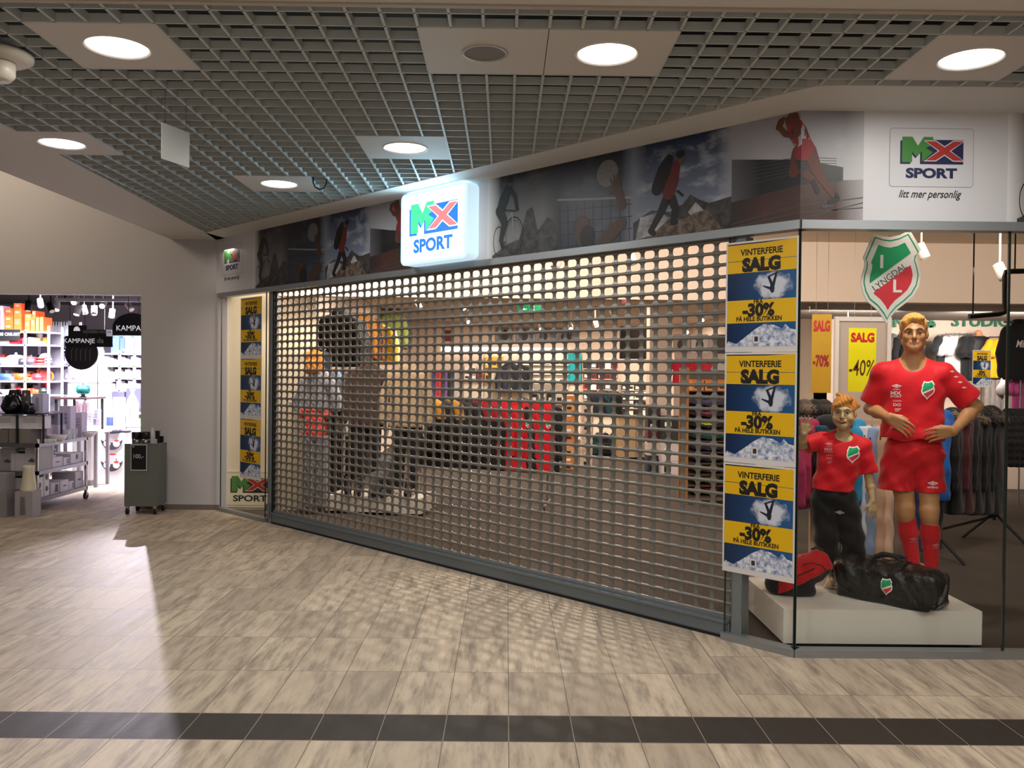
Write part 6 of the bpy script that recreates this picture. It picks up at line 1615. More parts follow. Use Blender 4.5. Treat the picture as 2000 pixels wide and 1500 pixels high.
# black hoodie and white/pink tops at the far right
rail('garment_stand', 'tall stand with a black lettered hoodie at the right window edge', (at(1960, 640, 11).x, 11, EYE + (740 - 628) / 1665 * 11), (at(2030, 640, 11).x, 11, EYE + (740 - 628) / 1665 * 11), .013, M_STEEL, [(.5, (0, 0, -(EYE + (740 - 628) / 1665 * 11)))], 'clothes rack')
hz = EYE + (740 - 629) / 1665 * 11
h_ = garment('hooded_jacket', '#1a1a1c', (at(1993, 640, 11).x, 11, hz), .1, 'black hoodie with white script on the tall stand at window edge')
m = MB(); m.text('Miami', .13, .0, -.32, -.098, 0, 'C', .8, .015, .3); m.build('chest_print', mat('#efeae6', .6), h_)
for k, (hx, nm) in enumerate((('#f0e6e6', 'white'), ('#d8599c', 'pink'), ('#cf5a98', 'pink'))): garment('t_shirt', hx, (at(1978 + 14 * k, 740, 11.2).x, 11.2, EYE + (740 - 728) / 1665 * 11.2), .5, '%s top hanging low at the right window edge, %s from left' % (nm, ORD[k]), 'tops at the window edge', None, .85)
rail('garment_stand', 'low stand with white and pink tops at the right window edge', (at(1966, 740, 11.2).x, 11.2, EYE + (740 - 727) / 1665 * 11.2), (at(2025, 740, 11.2).x, 11.2, EYE + (740 - 727) / 1665 * 11.2), .012, M_STEEL, [(.0, (0, 0, -(EYE + (740 - 727) / 1665 * 11.2))), (1., (0, 0, -(EYE + (740 - 727) / 1665 * 11.2)))], 'clothes rack')
# shelf of fur caps
FYY = 8.6
fs = thing('cap_shelf', 'narrow dark shelf with fur caps behind the corner window edge', 'shelf', (at(1548, 800, FYY).x, FYY, 0)); fw_ = at(1640, 800, FYY).x - at(1548, 800, FYY).x; fz_ = EYE + (737 - 812) / 1665 * FYY
MB().box(0, fw_, 0, .3, fz_ - .02, fz_).build('shelf_board', M_DARK, fs)
for xx in (.02, fw_ - .05): MB().box(xx, xx + .03, .1, .2, 0, fz_ - .02).build('post', M_DARK, fs)
def capm():
    S = Sculpt((-.15, -.17, -.01), (.15, .15, .2), .01); S.ell((0, 0, .05), (.105, .11, .115), .02); S.cone((-.07, -.08, .06), (.07, -.08, .06), .05, .05, .02); S.warp(lambda X, Y, Z: .006 * np.sin(X * 140) * np.sin(Y * 120 + Z * 90)); S.cut(lambda X, Y, Z: -Z + 0 * X + 0 * Y); return S.build('c', [M_BLACK, M_BLACK], region=lambda x, y, z: (z > .115))
for k, (px_, a, b, nm) in enumerate(((1563, '#4a3f38', '#3a332e', 'dark brown'), (1580, '#6d5c4e', '#55483e', 'brown'), (1600, '#2a2624', '#1e1b1a', 'black'), (1618, '#3c3530', '#2c2724', 'dark'))):
    t = thing('fur_cap', '%s fur cap on the shelf behind the corner window, %s from left' % (nm, ORD[k]), 'cap', (at(px_, 800, FYY).x, FYY + .13, fz_), 0, 'fur caps on the shelf'); o = obj_of('cap_body', proto('cap', capm), t, (0, 0, 0), 0)
    for s_, c in ((0, a), (1, b)): o.material_slots[s_].link = 'OBJECT'; o.material_slots[s_].material = fabric(c, .95, 80., .5)
tt = thing('ski_boot_bag', 'black and yellow bag on top of the fur cap shelf corner', 'bag', (at(1566, 770, FYY).x, FYY + .05, fz_ + .165)); 
bpy.data.objects.remove(tt)
# white framed mirror
p = at(1632, 618, 9.5); mr = thing('standing_mirror', 'tall white framed mirror panel behind the yellow sale cards', 'mirror', (p.x, 9.5, 0)); mw_ = at(1742, 618, 9.5).x - p.x; mh = p.z
for (a, b, c, d) in ((0, .045, 0, mh), (mw_ - .045, mw_, 0, mh), (.045, mw_ - .045, mh - .05, mh), (.045, mw_ - .045, 0, .06)): MB().box(a, b, 0, .05, c, d, 0, .003).build('frame_bar', mat('#e8dfd8', .5), mr)
MB().box(.045, mw_ - .045, .03, .045, .06, mh - .05).build('mirror_panel', mat('#c3b1a4', .45), mr)
# sale cards hanging in the window
def card(px0, px1, py0, py1, Y, txt, tz, base, ink, label, rz=0., sleeve=None, hand=False, ps=.12):
    a, b = at(px0, py1, Y), at(px1, py0, Y); w_, h__ = b.x - a.x, b.z - a.z
    t = thing('sale_card', label, 'sign', (a.x, Y, a.z), rz)
    if sleeve: MB().box(-sleeve, w_ + sleeve, -.002, .004, -.004, h__ + .1).build('clear_sleeve', M_GLASS, t)
    MB().box(0, w_, 0, .002, 0, h__).build('card_sheet', mat(base, .5), t)
    m = MB(); m.text('SALG', w_ * (.43 if hand else .74), w_ / 2, h__ * .79, -.0035, 0, 'C', .84 if hand else .48, .045); m.build('card_lettering', mat('#d8202c', .5), t)
    m = MB(); m.text(txt, ps, w_ * .48, h__ * tz, -.0035, 0, 'C', .58 if hand else .5, .004 if hand else .04, .12 if hand else 0.); m.build('card_price', mat(ink, .5), t)
    for xx in (w_ * .2, w_ * .8): MB().tube([(xx, .001, h__), (xx, .001, 3.25 - a.z)], .0012, 4).build('hanging_thread', mat('#d8d0c8', .5), t)
card(1656, 1712, 641, 765, 6.5, '-40%', .26, '#f7ee12', '#5a3410', 'bright yellow sale card reading -40% hanging between the two mannequins', 0, None, True, .17)
card(1584, 1623, 614, 767, 6.9, '-70%', .34, '#e5b02a', '#b02a2e', 'amber sale card reading -70% in a clear sleeve above the child mannequin', -.15, .02, False, .125)
def small_poster(px0, px1, py0, py1, Y, label, foot):
    a, b = at(px0, py1, Y), at(px1, py0, Y); t = thing('sale_card', label, 'sign', (a.x, Y, a.z), 0)
    s = (b.x - a.x) / PW; s2 = (b.z - a.z) / PH
    o = poster_print(PW, PH).build('card_print', PM, t); o.scale = (s, 1, s2)
    MB().box(0, PW * s, .001, .004, 0, PH * s2).build('card_sheet', M_PAPER, t); MB().tube([(PW * s / 2, .004, 0), (PW * s / 2, .004, foot - a.z)], .006, 6).build('card_rod', M_STEEL, t)
small_poster(1899, 1936, 684, 756, 8.32, 'small sale poster card on a rod above the dark coat rack', 1.36)
small_poster(1741, 1755, 684, 705, 12.6, 'tiny sale poster card on the rail left of male mannequin head', EYE + (740 - 768) / 1665 * 12.6)
# bent black pipe under the shop ceiling
Yp = 7.0; pts = [at(2060, 528, Yp), at(1975, 530, Yp), at(1965, 531, Yp), at(1963, 540, Yp), at(1963, 600, Yp), at(1962, 610, Yp), at(1952, 613, Yp), at(1893, 618, Yp)]
pr = thing('pipe_rail', 'bent black steel pipe hanging near the second window joint', 'pipe', (0, 0, 0)); MB().tube([tuple(q) for q in pts], .022, 10).build('pipe', mat('#141315', .45, .3), pr)
for q in (pts[1], pts[-1]): MB().tube([(q.x + .03, q.y, q.z), (q.x + .03, q.y, 3.25)], .006, 6).build('ceiling_rod', M_DARK, pr)
for k, (px_, py_, Y, lit) in enumerate(((1806, 500, 7.6, 0), (1700, 690, 11.5, 0), (1960, 540, 7.2, 0))):
    spot(px_ if k != 1 else 1660, py_ if k != 1 else 648, Y, 3.24 if k != 1 else 2.56, lit, ['unlit white spotlight behind the shield sign', 'unlit spotlight before the white framed mirror', 'small unlit spotlight by the bent black pipe'][k], 'spotlights of the corner window', .4, .8)
# ceiling pieces of the corner window
db = thing('ceiling_sensor', 'small black dome sensor at the corner window top', 'sensor', (*[at(1577, 452, 5.6)[i] for i in (0, 1)], 3.25 - .0)); bpy.data.objects.remove(db)
# ================================================================ CEILING FITTINGS OF THE CONCOURSE
M_PANEL = mat('#c4c0bc', .65)
def panel_light(u, v, label, light=True, power=12.5):
    cx = sum(cellxy(u + a, v + b)[0] for a in (0, 4) for b in (0, 4)) / 4; cy = sum(cellxy(u + a, v + b)[1] for a in (0, 4) for b in (0, 4)) / 4
    t = thing('ceiling_light' if light else 'ceiling_speaker', label, 'ceiling light' if light else 'speaker', (cx, cy, CEIL), .0026)
    m = MB(); n = 40; h = .298; R = .150 if light else .10
    v_ = []
    for k in range(n):
        a = 2 * PI * k / n; c, s = math.cos(a), math.sin(a); q = h / max(abs(c), abs(s)); v_ += [(c * q, s * q, 0), (c * R, s * R, 0), (c * q, s * q, .02), (c * R, s * R, .02)]
    for k in range(n):
        a, b = 4 * k, 4 * ((k + 1) % n)
        m.f += [(a, a + 1, b + 1, b), (a + 2, b + 2, b + 3, a + 3), (a + 1, a + 3, b + 3, b + 1), (a, b, b + 2, a + 2)]; m.mi += [0] * 4; m.sm += [False] * 4
    m.v = v_; m.build('ceiling_panel', M_PANEL, t)
    if light:
        MB().lathe([(.158, -.001), (.156, -.004), (.150, -.004), (.140, .008)], 40, caps=False).build('trim_ring', mat('#d8d3cc', .4), t)
        MB().cyl((0, 0, 0), .142, .004, .010, 40).build('diffuser', mat('#fffaf0', .4, 0, 9.), t)
        l = lamp('AREA', 'downlight', (cx, cy, CEIL - .012), power, HALL, .26)
    else:
        MB().lathe([(.115, 0), (.112, -.006), (.10, -.006), (.098, .004)], 36, caps=False).build('trim_ring', mat('#a9a199', .5), t)
        MB().cyl((0, 0, 0), .099, -.003, .004, 36).build('speaker_grille', mat('#77726b', .7), t)
panel_light(-12, 0, 'round ceiling downlight in a white panel at upper left beside the dome camera')
panel_light(4, 0, 'round ceiling downlight in a white panel next to the ceiling speaker')
panel_light(0, 0, 'round grey ceiling speaker in a white panel beside a downlight', False)
panel_light(-4, 12, 'round ceiling downlight in a white panel above the light box sign')
panel_light(-20, 12, 'round ceiling downlight by the left edge of the ceiling grid')
panel_light(-12, 20, 'round ceiling downlight beside the dangling black cable loop')
panel_light(16, 0, 'round ceiling downlight in a white panel cut by the right picture edge')
# dome camera
p = atz(20, 95, CEIL); dc = thing('dome_camera', 'white dome camera on the ceiling grid at the upper left corner', 'camera', (p.x - .07, p.y + .02, CEIL - .075))
MB().lathe([(.0, .012), (.12, .014), (.155, .035), (.158, .055), (.13, .075), (.0, .075)][::-1], 36).build('mounting_disc', mat('#b9b0a4', .5), dc)
MB().lathe([(.0, -.075), (.055, -.075), (.075, -.05), (.078, .014), (.0, .014)], 30).build('camera_dome', mat('#c2b9ad', .4), dc)
# blank hanging plate
a, b = at(316, 238, 4.9), at(371, 266, 5.12)
hp = thing('hanging_sign', 'small blank white sign plate hanging from the ceiling grid by wires', 'sign', (a.x, 4.9, a.z - .208), math.atan2(b.y - a.y, b.x - a.x)); L_ = math.hypot(b.x - a.x, b.y - a.y)
MB().box(0, L_, 0, .006, 0, .208, 0, .002).build('sign_plate', mat('#a8aaa6', .35), hp)
for xx in (.03, L_ - .03): MB().tube([(xx, .003, .208), (xx, .003, CEIL + .03 - a.z + .208)], .0014, 5).build('hanging_wire', M_DARK, hp)
# dangling cable loop
p = atz(625, 350, CEIL); cb = thing('cable_loop', 'black cable loop dangling from the ceiling grid near a downlight', 'cable', (p.x, p.y, CEIL))
MB().tube([(-.055, 0, .04), (-.055, 0, -.03), (-.04, 0, -.065), (0, 0, -.085), (.035, 0, -.07), (.055, 0, -.03), (.058, 0, .04)], .006, 8).build('cable', M_RUBBER, cb)
# ================================================================ KITCHENWARE SHOP (left)
def kx(px, Y): return at(px, 740, Y).x
def kz(py, Y, px=100): return at(px, py, Y).z
M_KWH = mat('#ece9f1', .5); M_KGR = mat('#9d9aa2', .5)
def kbox(name, label, cat, px0, px1, py0, z, Y, d, color, group=None, mark=None, rz=0., parts=True):
    x0, x1 = kx(px0, Y), kx(px1, Y); h = at(px0, py0, Y).z - z
    t = thing(name, label, cat, (x0, Y, z), rz, group); w = x1 - x0
    MB().box(0, w, 0, d, 0, h, 0, min(.004, w * .05)).build('box_body', mat(color, .5), t)
    if mark:
        m = MB()
        if mark[0] == 'text': m.text(mark[1], h * .26, w * .5, h * .42, -.0015, 0, 'C', 1.0, .03)
        elif mark[0] == 'dish': blob(m, w * .5, h * .42, w * .26, h * .05, -.0015, 0); blob(m, w * .5, h * .49, w * .12, h * .035, -.0015, 0)
        elif mark[0] == 'dot': blob(m, w * .5, h * .6, w * .14, w * .16, -.0015, 0)
        elif mark[0] == 'vase': m.flat([(w * .3, h * .12), (w * .62, h * .12), (w * .58, h * .8), (w * .34, h * .82)], -.0015, 0)
        else:
            for k in range(3): m.flat([(w * .2, h * (.5 + .12 * k)), (w * .75, h * (.5 + .12 * k)), (w * .75, h * (.53 + .12 * k)), (w * .2, h * (.53 + .12 * k))], -.0015, 0)
        m.build('box_print', mat(mark[-1] if mark[0] != 'text' else mark[2], .5), t)
    return t
def turned(name, label, cat, prof, px, z, Y, color, group=None, rough=.35, scale=1., spout=None, metal=0., part='vessel', lid=None, handles=None, m=None):
    t = thing(name, label, cat, (kx(px, Y), Y + .1, z), 0, group)
    MB().lathe([(r * scale, q * scale) for r, q in prof], 28).build(part, m or mat(color, rough, metal), t)
    if lid:
        MB().lathe([(0, lid[0] * scale), (lid[1] * scale, lid[0] * scale), (lid[1] * .7 * scale, (lid[0] + .02) * scale), (.012 * scale, (lid[0] + .03) * scale), (.012 * scale, (lid[0] + .045) * scale), (.018 * scale, (lid[0] + .05) * scale), (0, (lid[0] + .055) * scale)], 24).build('lid', m or mat(color, rough, metal), t)
    if handles:
        for q in (-1, 1): MB().tube([(q * handles[0] * scale, -.03, handles[1] * scale), (q * (handles[0] + .03) * scale, -.02, handles[1] * scale), (q * (handles[0] + .03) * scale, .02, handles[1] * scale), (q * handles[0] * scale, .03, handles[1] * scale)], .007 * scale, 6).build('handle', mat(color, rough, metal), t)
    return t
POT = [(.0, 0), (.085, 0), (.10, .02), (.105, .10), (.10, .10), (.095, .02), (0, .01)]
BOWL = [(.0, 0), (.035, 0), (.06, .02), (.085, .06), (.08, .06), (.055, .025), (0, .012)]
CUP = [(0, 0), (.032, 0), (.04, .02), (.042, .085), (.038, .085), (.036, .02), (0, .008)]
BOTTLE = [(0, 0), (.035, 0), (.037, .02), (.037, .17), (.014, .22), (.012, .27), (.015, .28), (0, .28)]
TUMBLER = [(0, 0), (.03, 0), (.036, .1), (.033, .1), (.028, .01), (0, .01)]

# ---- chrome trolley at the shop entrance
TX0, TX1, TY0, TY1 = -6.85, -5.40, 9.86, 11.04
TZ = (.17, .49, .81)
tr = thing('display_trolley', 'chrome display trolley on casters at the kitchenware shop entrance', 'trolley', (0, 0, 0))
for x in (TX0, TX1 - .035):
    for y in (TY0, TY1 - .035): 
        MB().box(x, x + .035, y, y + .035, .11, .84, 0, .004).build('post', M_CHROME, tr)
        c = thing('caster', None, None); bpy.data.objects.remove(c)
        w = MB().cyl((x + .018, y + .018, .045), .045, -.014, .014, 18, 0, None, 'x').build('caster', M_RUBBER, tr)
        MB().box(x + .002, x + .034, y + .008, y + .03, .05, .112).build('caster_fork', M_STEEL, w)
for z in TZ:
    m = MB(); m.box(TX0 + .035, TX1 - .035, TY0 + .035, TY1 - .035, z - .012, z); m.box(TX0, TX1, TY0, TY0 + .03, z - .045, z); m.box(TX0, TX1, TY1 - .03, TY1, z - .045, z); m.box(TX1 - .03, TX1, TY0, TY1, z - .045, z); m.box(TX0, TX0 + .03, TY0, TY1, z - .045, z)
    m.build('shelf', mat('#8a8a8f', .3, .8), tr)
TG = 'boxes on the chrome trolley'
def tbox(y0, y1, z, h, color, mark, label, inset=.04, dep=.30):
    t = thing('carton', label, 'box', (TX1 - inset, y0, z), PI / 2, TG); w = y1 - y0
    MB().box(0, w, 0, dep, 0, h, 0, .003).build('box_body', mat(color, .5), t)
    m = MB()
    if mark == 'dot': blob(m, w * .5, h * .62, .028, .032, -.0015, 0)
    elif mark == 'dish': blob(m, w * .5, h * .5, w * .22, h * .06, -.0015, 0)
    elif mark == 'tall': m.flat([(w * .5, h * .1), (w * .85, h * .12), (w * .82, h * .82), (w * .55, h * .84)], -.0015, 0)
    elif mark == 'pair': 
        for k in range(2): m.flat([(w * .62, h * (.2 + .34 * k)), (w * .85, h * (.2 + .34 * k)), (w * .85, h * (.44 + .34 * k)), (w * .62, h * (.44 + .34 * k))], -.0015, 0)
    m.build('box_print', mat('#4a484e', .5), t)
W1, W2, W3 = '#d6d0d8', '#c9c2cc', '#bcb5bf'
for k, (y0, y1, zi, h, c, mk) in enumerate(((9.90, 10.06, 0, .235, W1, 'dot'), (10.07, 10.19, 0, .14, W1, 'dot'), (10.22, 10.42, 0, .13, W2, 'tall'), (10.44, 10.64, 0, .135, W1, 'dish'), (10.645, 10.77, 0, .10, W1, 'pair'), (10.80, 11.0, 0, .20, W2, 'dish'), (9.91, 9.98, 1, .20, W3, 'tall'), (10.0, 10.22, 1, .24, W2, 'tall'), (10.25, 10.5, 1, .115, W1, 'dish'), (10.51, 10.66, 1, .09, W1, 'pair'), (10.68, 11.0, 1, .125, W1, 'dot'))):
    tbox(y0, y1, TZ[zi], h, c, mk, 'pale box on the %s shelf of the chrome trolley, %s from its front corner' % (('lowest', 'middle')[zi], ORD[k if zi == 0 else k - 6]))
t_ = tbox(10.07, 10.19, TZ[0] + .14, .13, W1, 'dot', 'small pale box stacked on another on the lowest trolley shelf')
tbox(10.30, 10.45, TZ[1] + .115, .10, W1, 'pair', 'small pale box stacked on a wider box on the middle trolley shelf', .10, .2)
# front face of the trolley
FYT = TY0 + .05
kbox('carton', 'large grey box on middle trolley shelf facing the passage', 'box', 0, 30, 876, TZ[1], FYT, .3, '#8d8a8c', TG, ('dish', '#4a484c'))
turned('conical_vase', 'tall dark conical vase between boxes on the middle trolley shelf', 'vase', [(0, 0), (.085, 0), (.055, .22), (.05, .22), (.075, .01), (0, .01)], 38, TZ[1], FYT, '#17171c')
kbox('carton', 'white box with dish picture on middle trolley shelf facing the passage', 'box', 49, 76, 873, TZ[1], FYT, .3, '#a8a4a6', TG, ('dish', '#55504f'))
kbox('carton', 'grey box low on trolley shelf behind the cream jug', 'box', 9, 60, 946, TZ[0], FYT + .02, .3, '#77757a', TG, ('lines', '#504e52'))
kbox('carton', 'dark labelled box lying on a grey box on lowest trolley shelf', 'box', 20, 40, 930, at(9, 946, FYT + .02).z, FYT + .03, .26, '#222226', TG, ('text', 'CORSO', '#d8d4d8'))
# boxes on the floor in front
kbox('carton', 'grey box with vase picture standing on the floor before the chrome trolley', 'box', 29, 62, 961, 0, 9.56, .24, '#a09b9b', None, ('vase', '#6e6a6c'), .12)
turned('jug', 'tall cream porcelain jug standing on a box before the chrome trolley', 'jug', [(0, 0), (.085, 0), (.08, .02), (.055, .25), (.062, .285), (.056, .285), (.05, .24), (.07, .02), (0, .02)], 47, at(29, 961, 9.56).z, 9.57, '#d8cfb8', None, .4)
kbox('carton', 'grey box on the floor at the left picture edge before the trolley', 'box', -22, 13, 961, 0, 9.6, .26, '#8e8a8c', None, ('dot', '#55525a'))
kbox('carton', 'grey box stacked on another at the left picture edge', 'box', -20, 9, 926, at(-22, 961, 9.6).z, 9.62, .22, '#9a9698', None, ('dot', '#4f4c52'))
# riser on the trolley
RYY = TY0 + .04; RT = kz(808, RYY, 40)
rs_ = thing('riser_shelf', 'black metal riser shelf on top of the chrome trolley', 'riser', (0, 0, 0))
ra0, ra1 = kx(-60, RYY), kx(86, RYY)
MB().box(ra0, ra1, RYY, RYY + .42, RT - .012, RT).build('shelf_board', mat('#1b1b1f', .4), rs_)
for x in (ra0, kx(33, RYY) - .01, ra1 - .018):
    for y in (RYY, RYY + .40): MB().box(x, x + .018, y, y + .018, TZ[2], RT - .012).build('leg', M_DARK, rs_)
RG = 'boxes under and beside the black riser'
kbox('carton', 'white box under the black riser left bay', 'box', -8, 31, 812, kz(838, RYY + .06), RYY + .06, .2, '#efeaf3', RG, ('lines', '#8d8794'))
kbox('carton', 'taupe box under the black riser at the left picture edge', 'box', -10, 16, 838.5, TZ[2], RYY + .05, .25, '#77706c', RG)
kbox('carton', 'taupe box under the black riser left bay beside its leg', 'box', 17, 31, 838.5, TZ[2], RYY + .05, .25, '#7d7672', RG)
kbox('carton', 'taupe box under the black riser right bay', 'box', 37, 58, 838, TZ[2], RYY + .03, .25, '#857e7b', RG)
kbox('carton', 'white wide box under the black riser right bay with small print', 'box', 37, 83, 812, kz(838, RYY + .05), RYY + .05, .2, '#e9e4ee', RG, ('lines', '#9a94a0'))
kbox('carton', 'lavender box beside the black riser on the trolley top', 'box', 80, 92, 831, TZ[2], RYY + .25, .2, '#c3b9c9', RG)
kbox('carton', 'pale lavender box with emblem beside the black riser on the trolley top', 'box', 94, 114, 830, TZ[2], RYY + .42, .2, '#cdc3d6', RG, ('dot', '#77708a'))
kbox('carton', 'blue-grey box stacked beside the black riser', 'box', 93, 113, 804, kz(830, RYY + .42), RYY + .44, .18, '#a7a4c0', RG, ('dot', '#6f6c90'))
kbox('carton', 'tall pale violet box with small print on trolley top', 'box', 116, 138, 793, TZ[2], RYY + .62, .14, '#c9c0da', RG, ('lines', '#8d86a4'))
kbox('carton', 'small violet box on the trolley top near the clear glasses', 'box', 144, 160, 806, TZ[2], RYY + .90, .14, '#cbbfd6', RG, ('lines', '#9990a8'))
# vases on the riser
VG = 'dark vases on the black riser'
turned('vase', 'large black bulbous glass vase on the black riser', 'vase', [(0, 0), (.07, 0), (.11, .05), (.12, .08), (.07, .20), (.062, .215), (.055, .21), (.10, .08), (0, .02)], 14, RT, RYY + .02, '#10121a', VG, .12)
turned('vase', 'dark vase behind the large black vase on the riser', 'vase', [(0, 0), (.08, 0), (.09, .1), (.06, .27), (.052, .27), (.08, .1), (0, .02)], 20, RT, RYY + .22, '#1d1c26', VG, .15)
turned('vase', 'tall smoky grey glass vase on the black riser', 'vase', [(0, 0), (.06, 0), (.055, .1), (.043, .27), (.036, .27), (.05, .1), (0, .02)], 42, RT, RYY + .08, '#4b4546', VG, .15)
turned('vase', 'small squat black glass vase on the black riser', 'vase', [(0, 0), (.05, 0), (.068, .02), (.05, .095), (.044, .115), (.038, .11), (.06, .02), (0, .01)], 48.5, RT, RYY + .0, '#12161f', VG, .12)
kbox('carton', 'white lavender patterned box on the right end of black riser', 'box', 63, 84, 769, RT, RYY + .2, .14, '#c8c6e4', RG, ('vase', '#9a97c4'))
def glass_m():
    t = NT('clear_glass'); t.b.inputs['Base Color'].default_value = (.9, .92, .97, 1); t.b.inputs['Roughness'].default_value = .05; t.b.inputs['Alpha'].default_value = .45; return t.m
M_CG = glass_m()
for k, px_ in enumerate((122, 131, 137, 143)): turned('tumbler', 'clear drinking glass on the trolley top, %s from left' % ORD[k], 'glass', TUMBLER, px_, TZ[2], TY0 + .50 + k * .13, '#ffffff', 'clear glasses on the trolley', .05, 1.25, m=M_CG)
turned('bowl', 'white square-shouldered bowl on the trolley top', 'bowl', BOWL, 104, TZ[2], TY0 + .22, '#f1ebee', None, .3, 1.35)
turned('bowl', 'white bowl at the far end of the trolley top', 'bowl', BOWL, 166, TZ[2], TY0 + .95, '#f4eff2', None, .3, 1.2)
for k, px_ in enumerate((66, 80, 87, 93, 99)): turned('tealight_glass', 'tiny sparkling tealight glass at the trolley edge, %s from left' % ORD[k], 'glass', TUMBLER, px_, TZ[2], TY0 - .06 + .02 * k, '#ffffff', 'tealight glasses on the trolley', .05, .5, m=M_CG)

# ---- grey cart with the price card
KX, KY = -4.405, 9.862
kc = thing('sales_cart', 'grey wheeled sales cart with black price card by the passage wall', 'cart', (KX, KY, 0), .03)
MB().box(0, .375, 0, .30, .095, .815, 0, .004).build('cabinet', mat('#6f736f', .45, .2), kc)
MB().box(-.004, .379, -.004, .304, .815, .822).build('top_plate', mat('#858a88', .35, .4), kc)
for x, y in ((.03, .02), (.345, .02), (.05, .27), (.345, .28)):
    w = MB().cyl((x, y, .036), .036, -.012, .012, 16, 0, None, 'x').build('caster', M_RUBBER, kc); MB().box(x - .018, x + .018, y - .012, y + .012, .04, .096).build('caster_fork', M_STEEL, w)
cd = MB().box(.078, .262, -.012, -.004, .51, .812).build('price_card', mat('#c8c8cc', .4), kc); m = MB(); m.flat([(.086, .522), (.254, .522), (.254, .804), (.086, .804)], -.0135, 0); m.text('100,-', .066, .168, .655, -.0145, 1, 'C', .95, 0); m.flat([(.098, .782), (.118, .782), (.118, .792), (.098, .792)], -.0145, 1); m.build('card_print', [mat('#0d0e12', .4), mat('#d9d9dc', .5)], kc)
def on_cart(x, y): return (KX + x * math.cos(.03) - y * math.sin(.03), KY + x * math.sin(.03) + y * math.cos(.03), .822)
for k, x in enumerate((.105, .21)):
    t = thing('canister', 'black lidded steel canister on the grey sales cart, %s from left' % ORD[k], 'canister', on_cart(x, .08), 0, 'canisters on the cart')
    MB().lathe([(0, 0), (.047, 0), (.049, .004), (.049, .055), (0, .055)], 24).build('steel_body', mat('#8d8d90', .25, .9), t); MB().lathe([(.0, .055), (.052, .055), (.052, .125), (.047, .132), (0, .132)], 24).build('black_lid', mat('#0e0e10', .35), t)
t = thing('glass_bottle', 'small clear patterned bottle on the grey sales cart', 'bottle', on_cart(.275, .12), 0); MB().lathe([(0, 0), (.03, 0), (.032, .08), (.02, .13), (.014, .17), (.016, .18), (0, .18)], 20).build('bottle_body', M_CG, t)
t = thing('coffee_tin', 'tall black tin on the grey sales cart', 'tin', on_cart(.33, .13), 0); MB().box(-.02, .02, -.02, .02, 0, .14, 0, .004).build('tin_body', mat('#141012', .4), t); MB().box(-.021, .021, -.021, .021, .12, .142).build('tin_lid', mat('#26201e', .4), t)
t = thing('coffee_tin', 'short black tin beside the tall tin on the grey cart', 'tin', on_cart(.355, .19), 0); MB().box(-.018, .018, -.018, .018, 0, .075, 0, .004).build('tin_body', mat('#1a1518', .4), t)
kb = thing('carton', 'small pale box before the black tins on the grey cart', 'box', on_cart(.285, .03), 0); MB().box(0, .06, 0, .05, 0, .05, 0, .003).build('box_body', mat('#b9b4b0', .5), kb)
kn = thing('kitchen_knife', 'dark flat knife lying on the grey cart top', 'knife', on_cart(.30, .22), .5); MB().box(0, .11, -.012, .012, 0, .004).build('blade', M_CHROME, kn); MB().box(-.09, 0, -.01, .01, 0, .014, 0, .003).build('handle', M_BLACK, kn)

# ---- tall shelf unit with orange boxes
SYK = 13.2
zsK = [kz(p, SYK, 45) for p in (647, 672.5, 714, 744, 771)] + [.55, .12]
su = thing('shelf_unit', 'tall steel and glass shelf unit with orange boxes in the kitchenware shop', 'shelf', (0, 0, 0)); xa, xb, xm = kx(-30, SYK), kx(94, SYK), kx(48, SYK)
for x in (xa, xm, xb):
    for y in (SYK, SYK + .40): MB().box(x - .014, x + .014, y, y + .03, 0, zsK[0] + (.09 if x == xb else .02)).build('upright', mat('#dcd8e4', .3, .3), su)
for z in zsK: MB().box(xa, xb, SYK, SYK + .43, z - .022, z).build('shelf_board', mat('#d4d0dc', .4), su)
MB().box(xa, xb, SYK + .43, SYK + .45, .1, zsK[0]).build('back_panel', mat('#6b6972', .6), su)
OG = 'orange boxes on the top shelf'; OC = ['#e8541c', '#ea5c1e', '#e64e18']
obx = [(8, 24, 632, 0), (8, 24, 617, 1), (8, 24, 602, 2), (26, 41, 618, 0), (26, 41, 605, 1), (26, 41, 592, 2), (47.5, 58, 625, 0), (47.5, 61, 613, 1), (59, 68, 620, 0), (69, 76, 619, 0), (77, 84, 619, 0), (62, 69, 607, 1)]
base = {}
for k, (a, b, top, lv) in enumerate(obx):
    col = round(a / 3) if k != 11 else round(59 / 3); z0 = base.get(col, zsK[0]) if lv else zsK[0]
    kbox('carton', 'orange box with white print on the top kitchen shelf, %s of twelve from left' % ORD[k], 'box', a, b, top, z0 + .0005, SYK + .03, .26, OC[k % 3], OG, ('lines' if k not in (9, 10) else 'vase', '#f6d9cc')); base[col] = at(a, top, SYK + .03).z
kbox('carton', 'pale violet box at the left end of the top kitchen shelf', 'box', -6, 5, 597, zsK[0], SYK + .04, .2, '#d9cfe2', None, ('vase', '#8a4a8c'))
bs = thing('shelf_banner', 'black header banner with white lettering below the orange boxes', 'sign', (kx(-8, SYK), SYK - .02, kz(665, SYK, 20))); wB = kx(40, SYK) - kx(-8, SYK)
MB().box(0, wB, 0, .012, 0, .17).build('banner_board', mat('#0e0e11', .5), bs); m = MB(); m.text('LE CREUSET', .062, wB * .60, .075, -.002, 0, 'C', .95, .015); blob(m, wB * .26, .095, .022, .022, -.002, 0); m.build('banner_print', mat('#d8d4da', .5, 0, .2), bs)
KG = 'wares on the kitchen shelves'
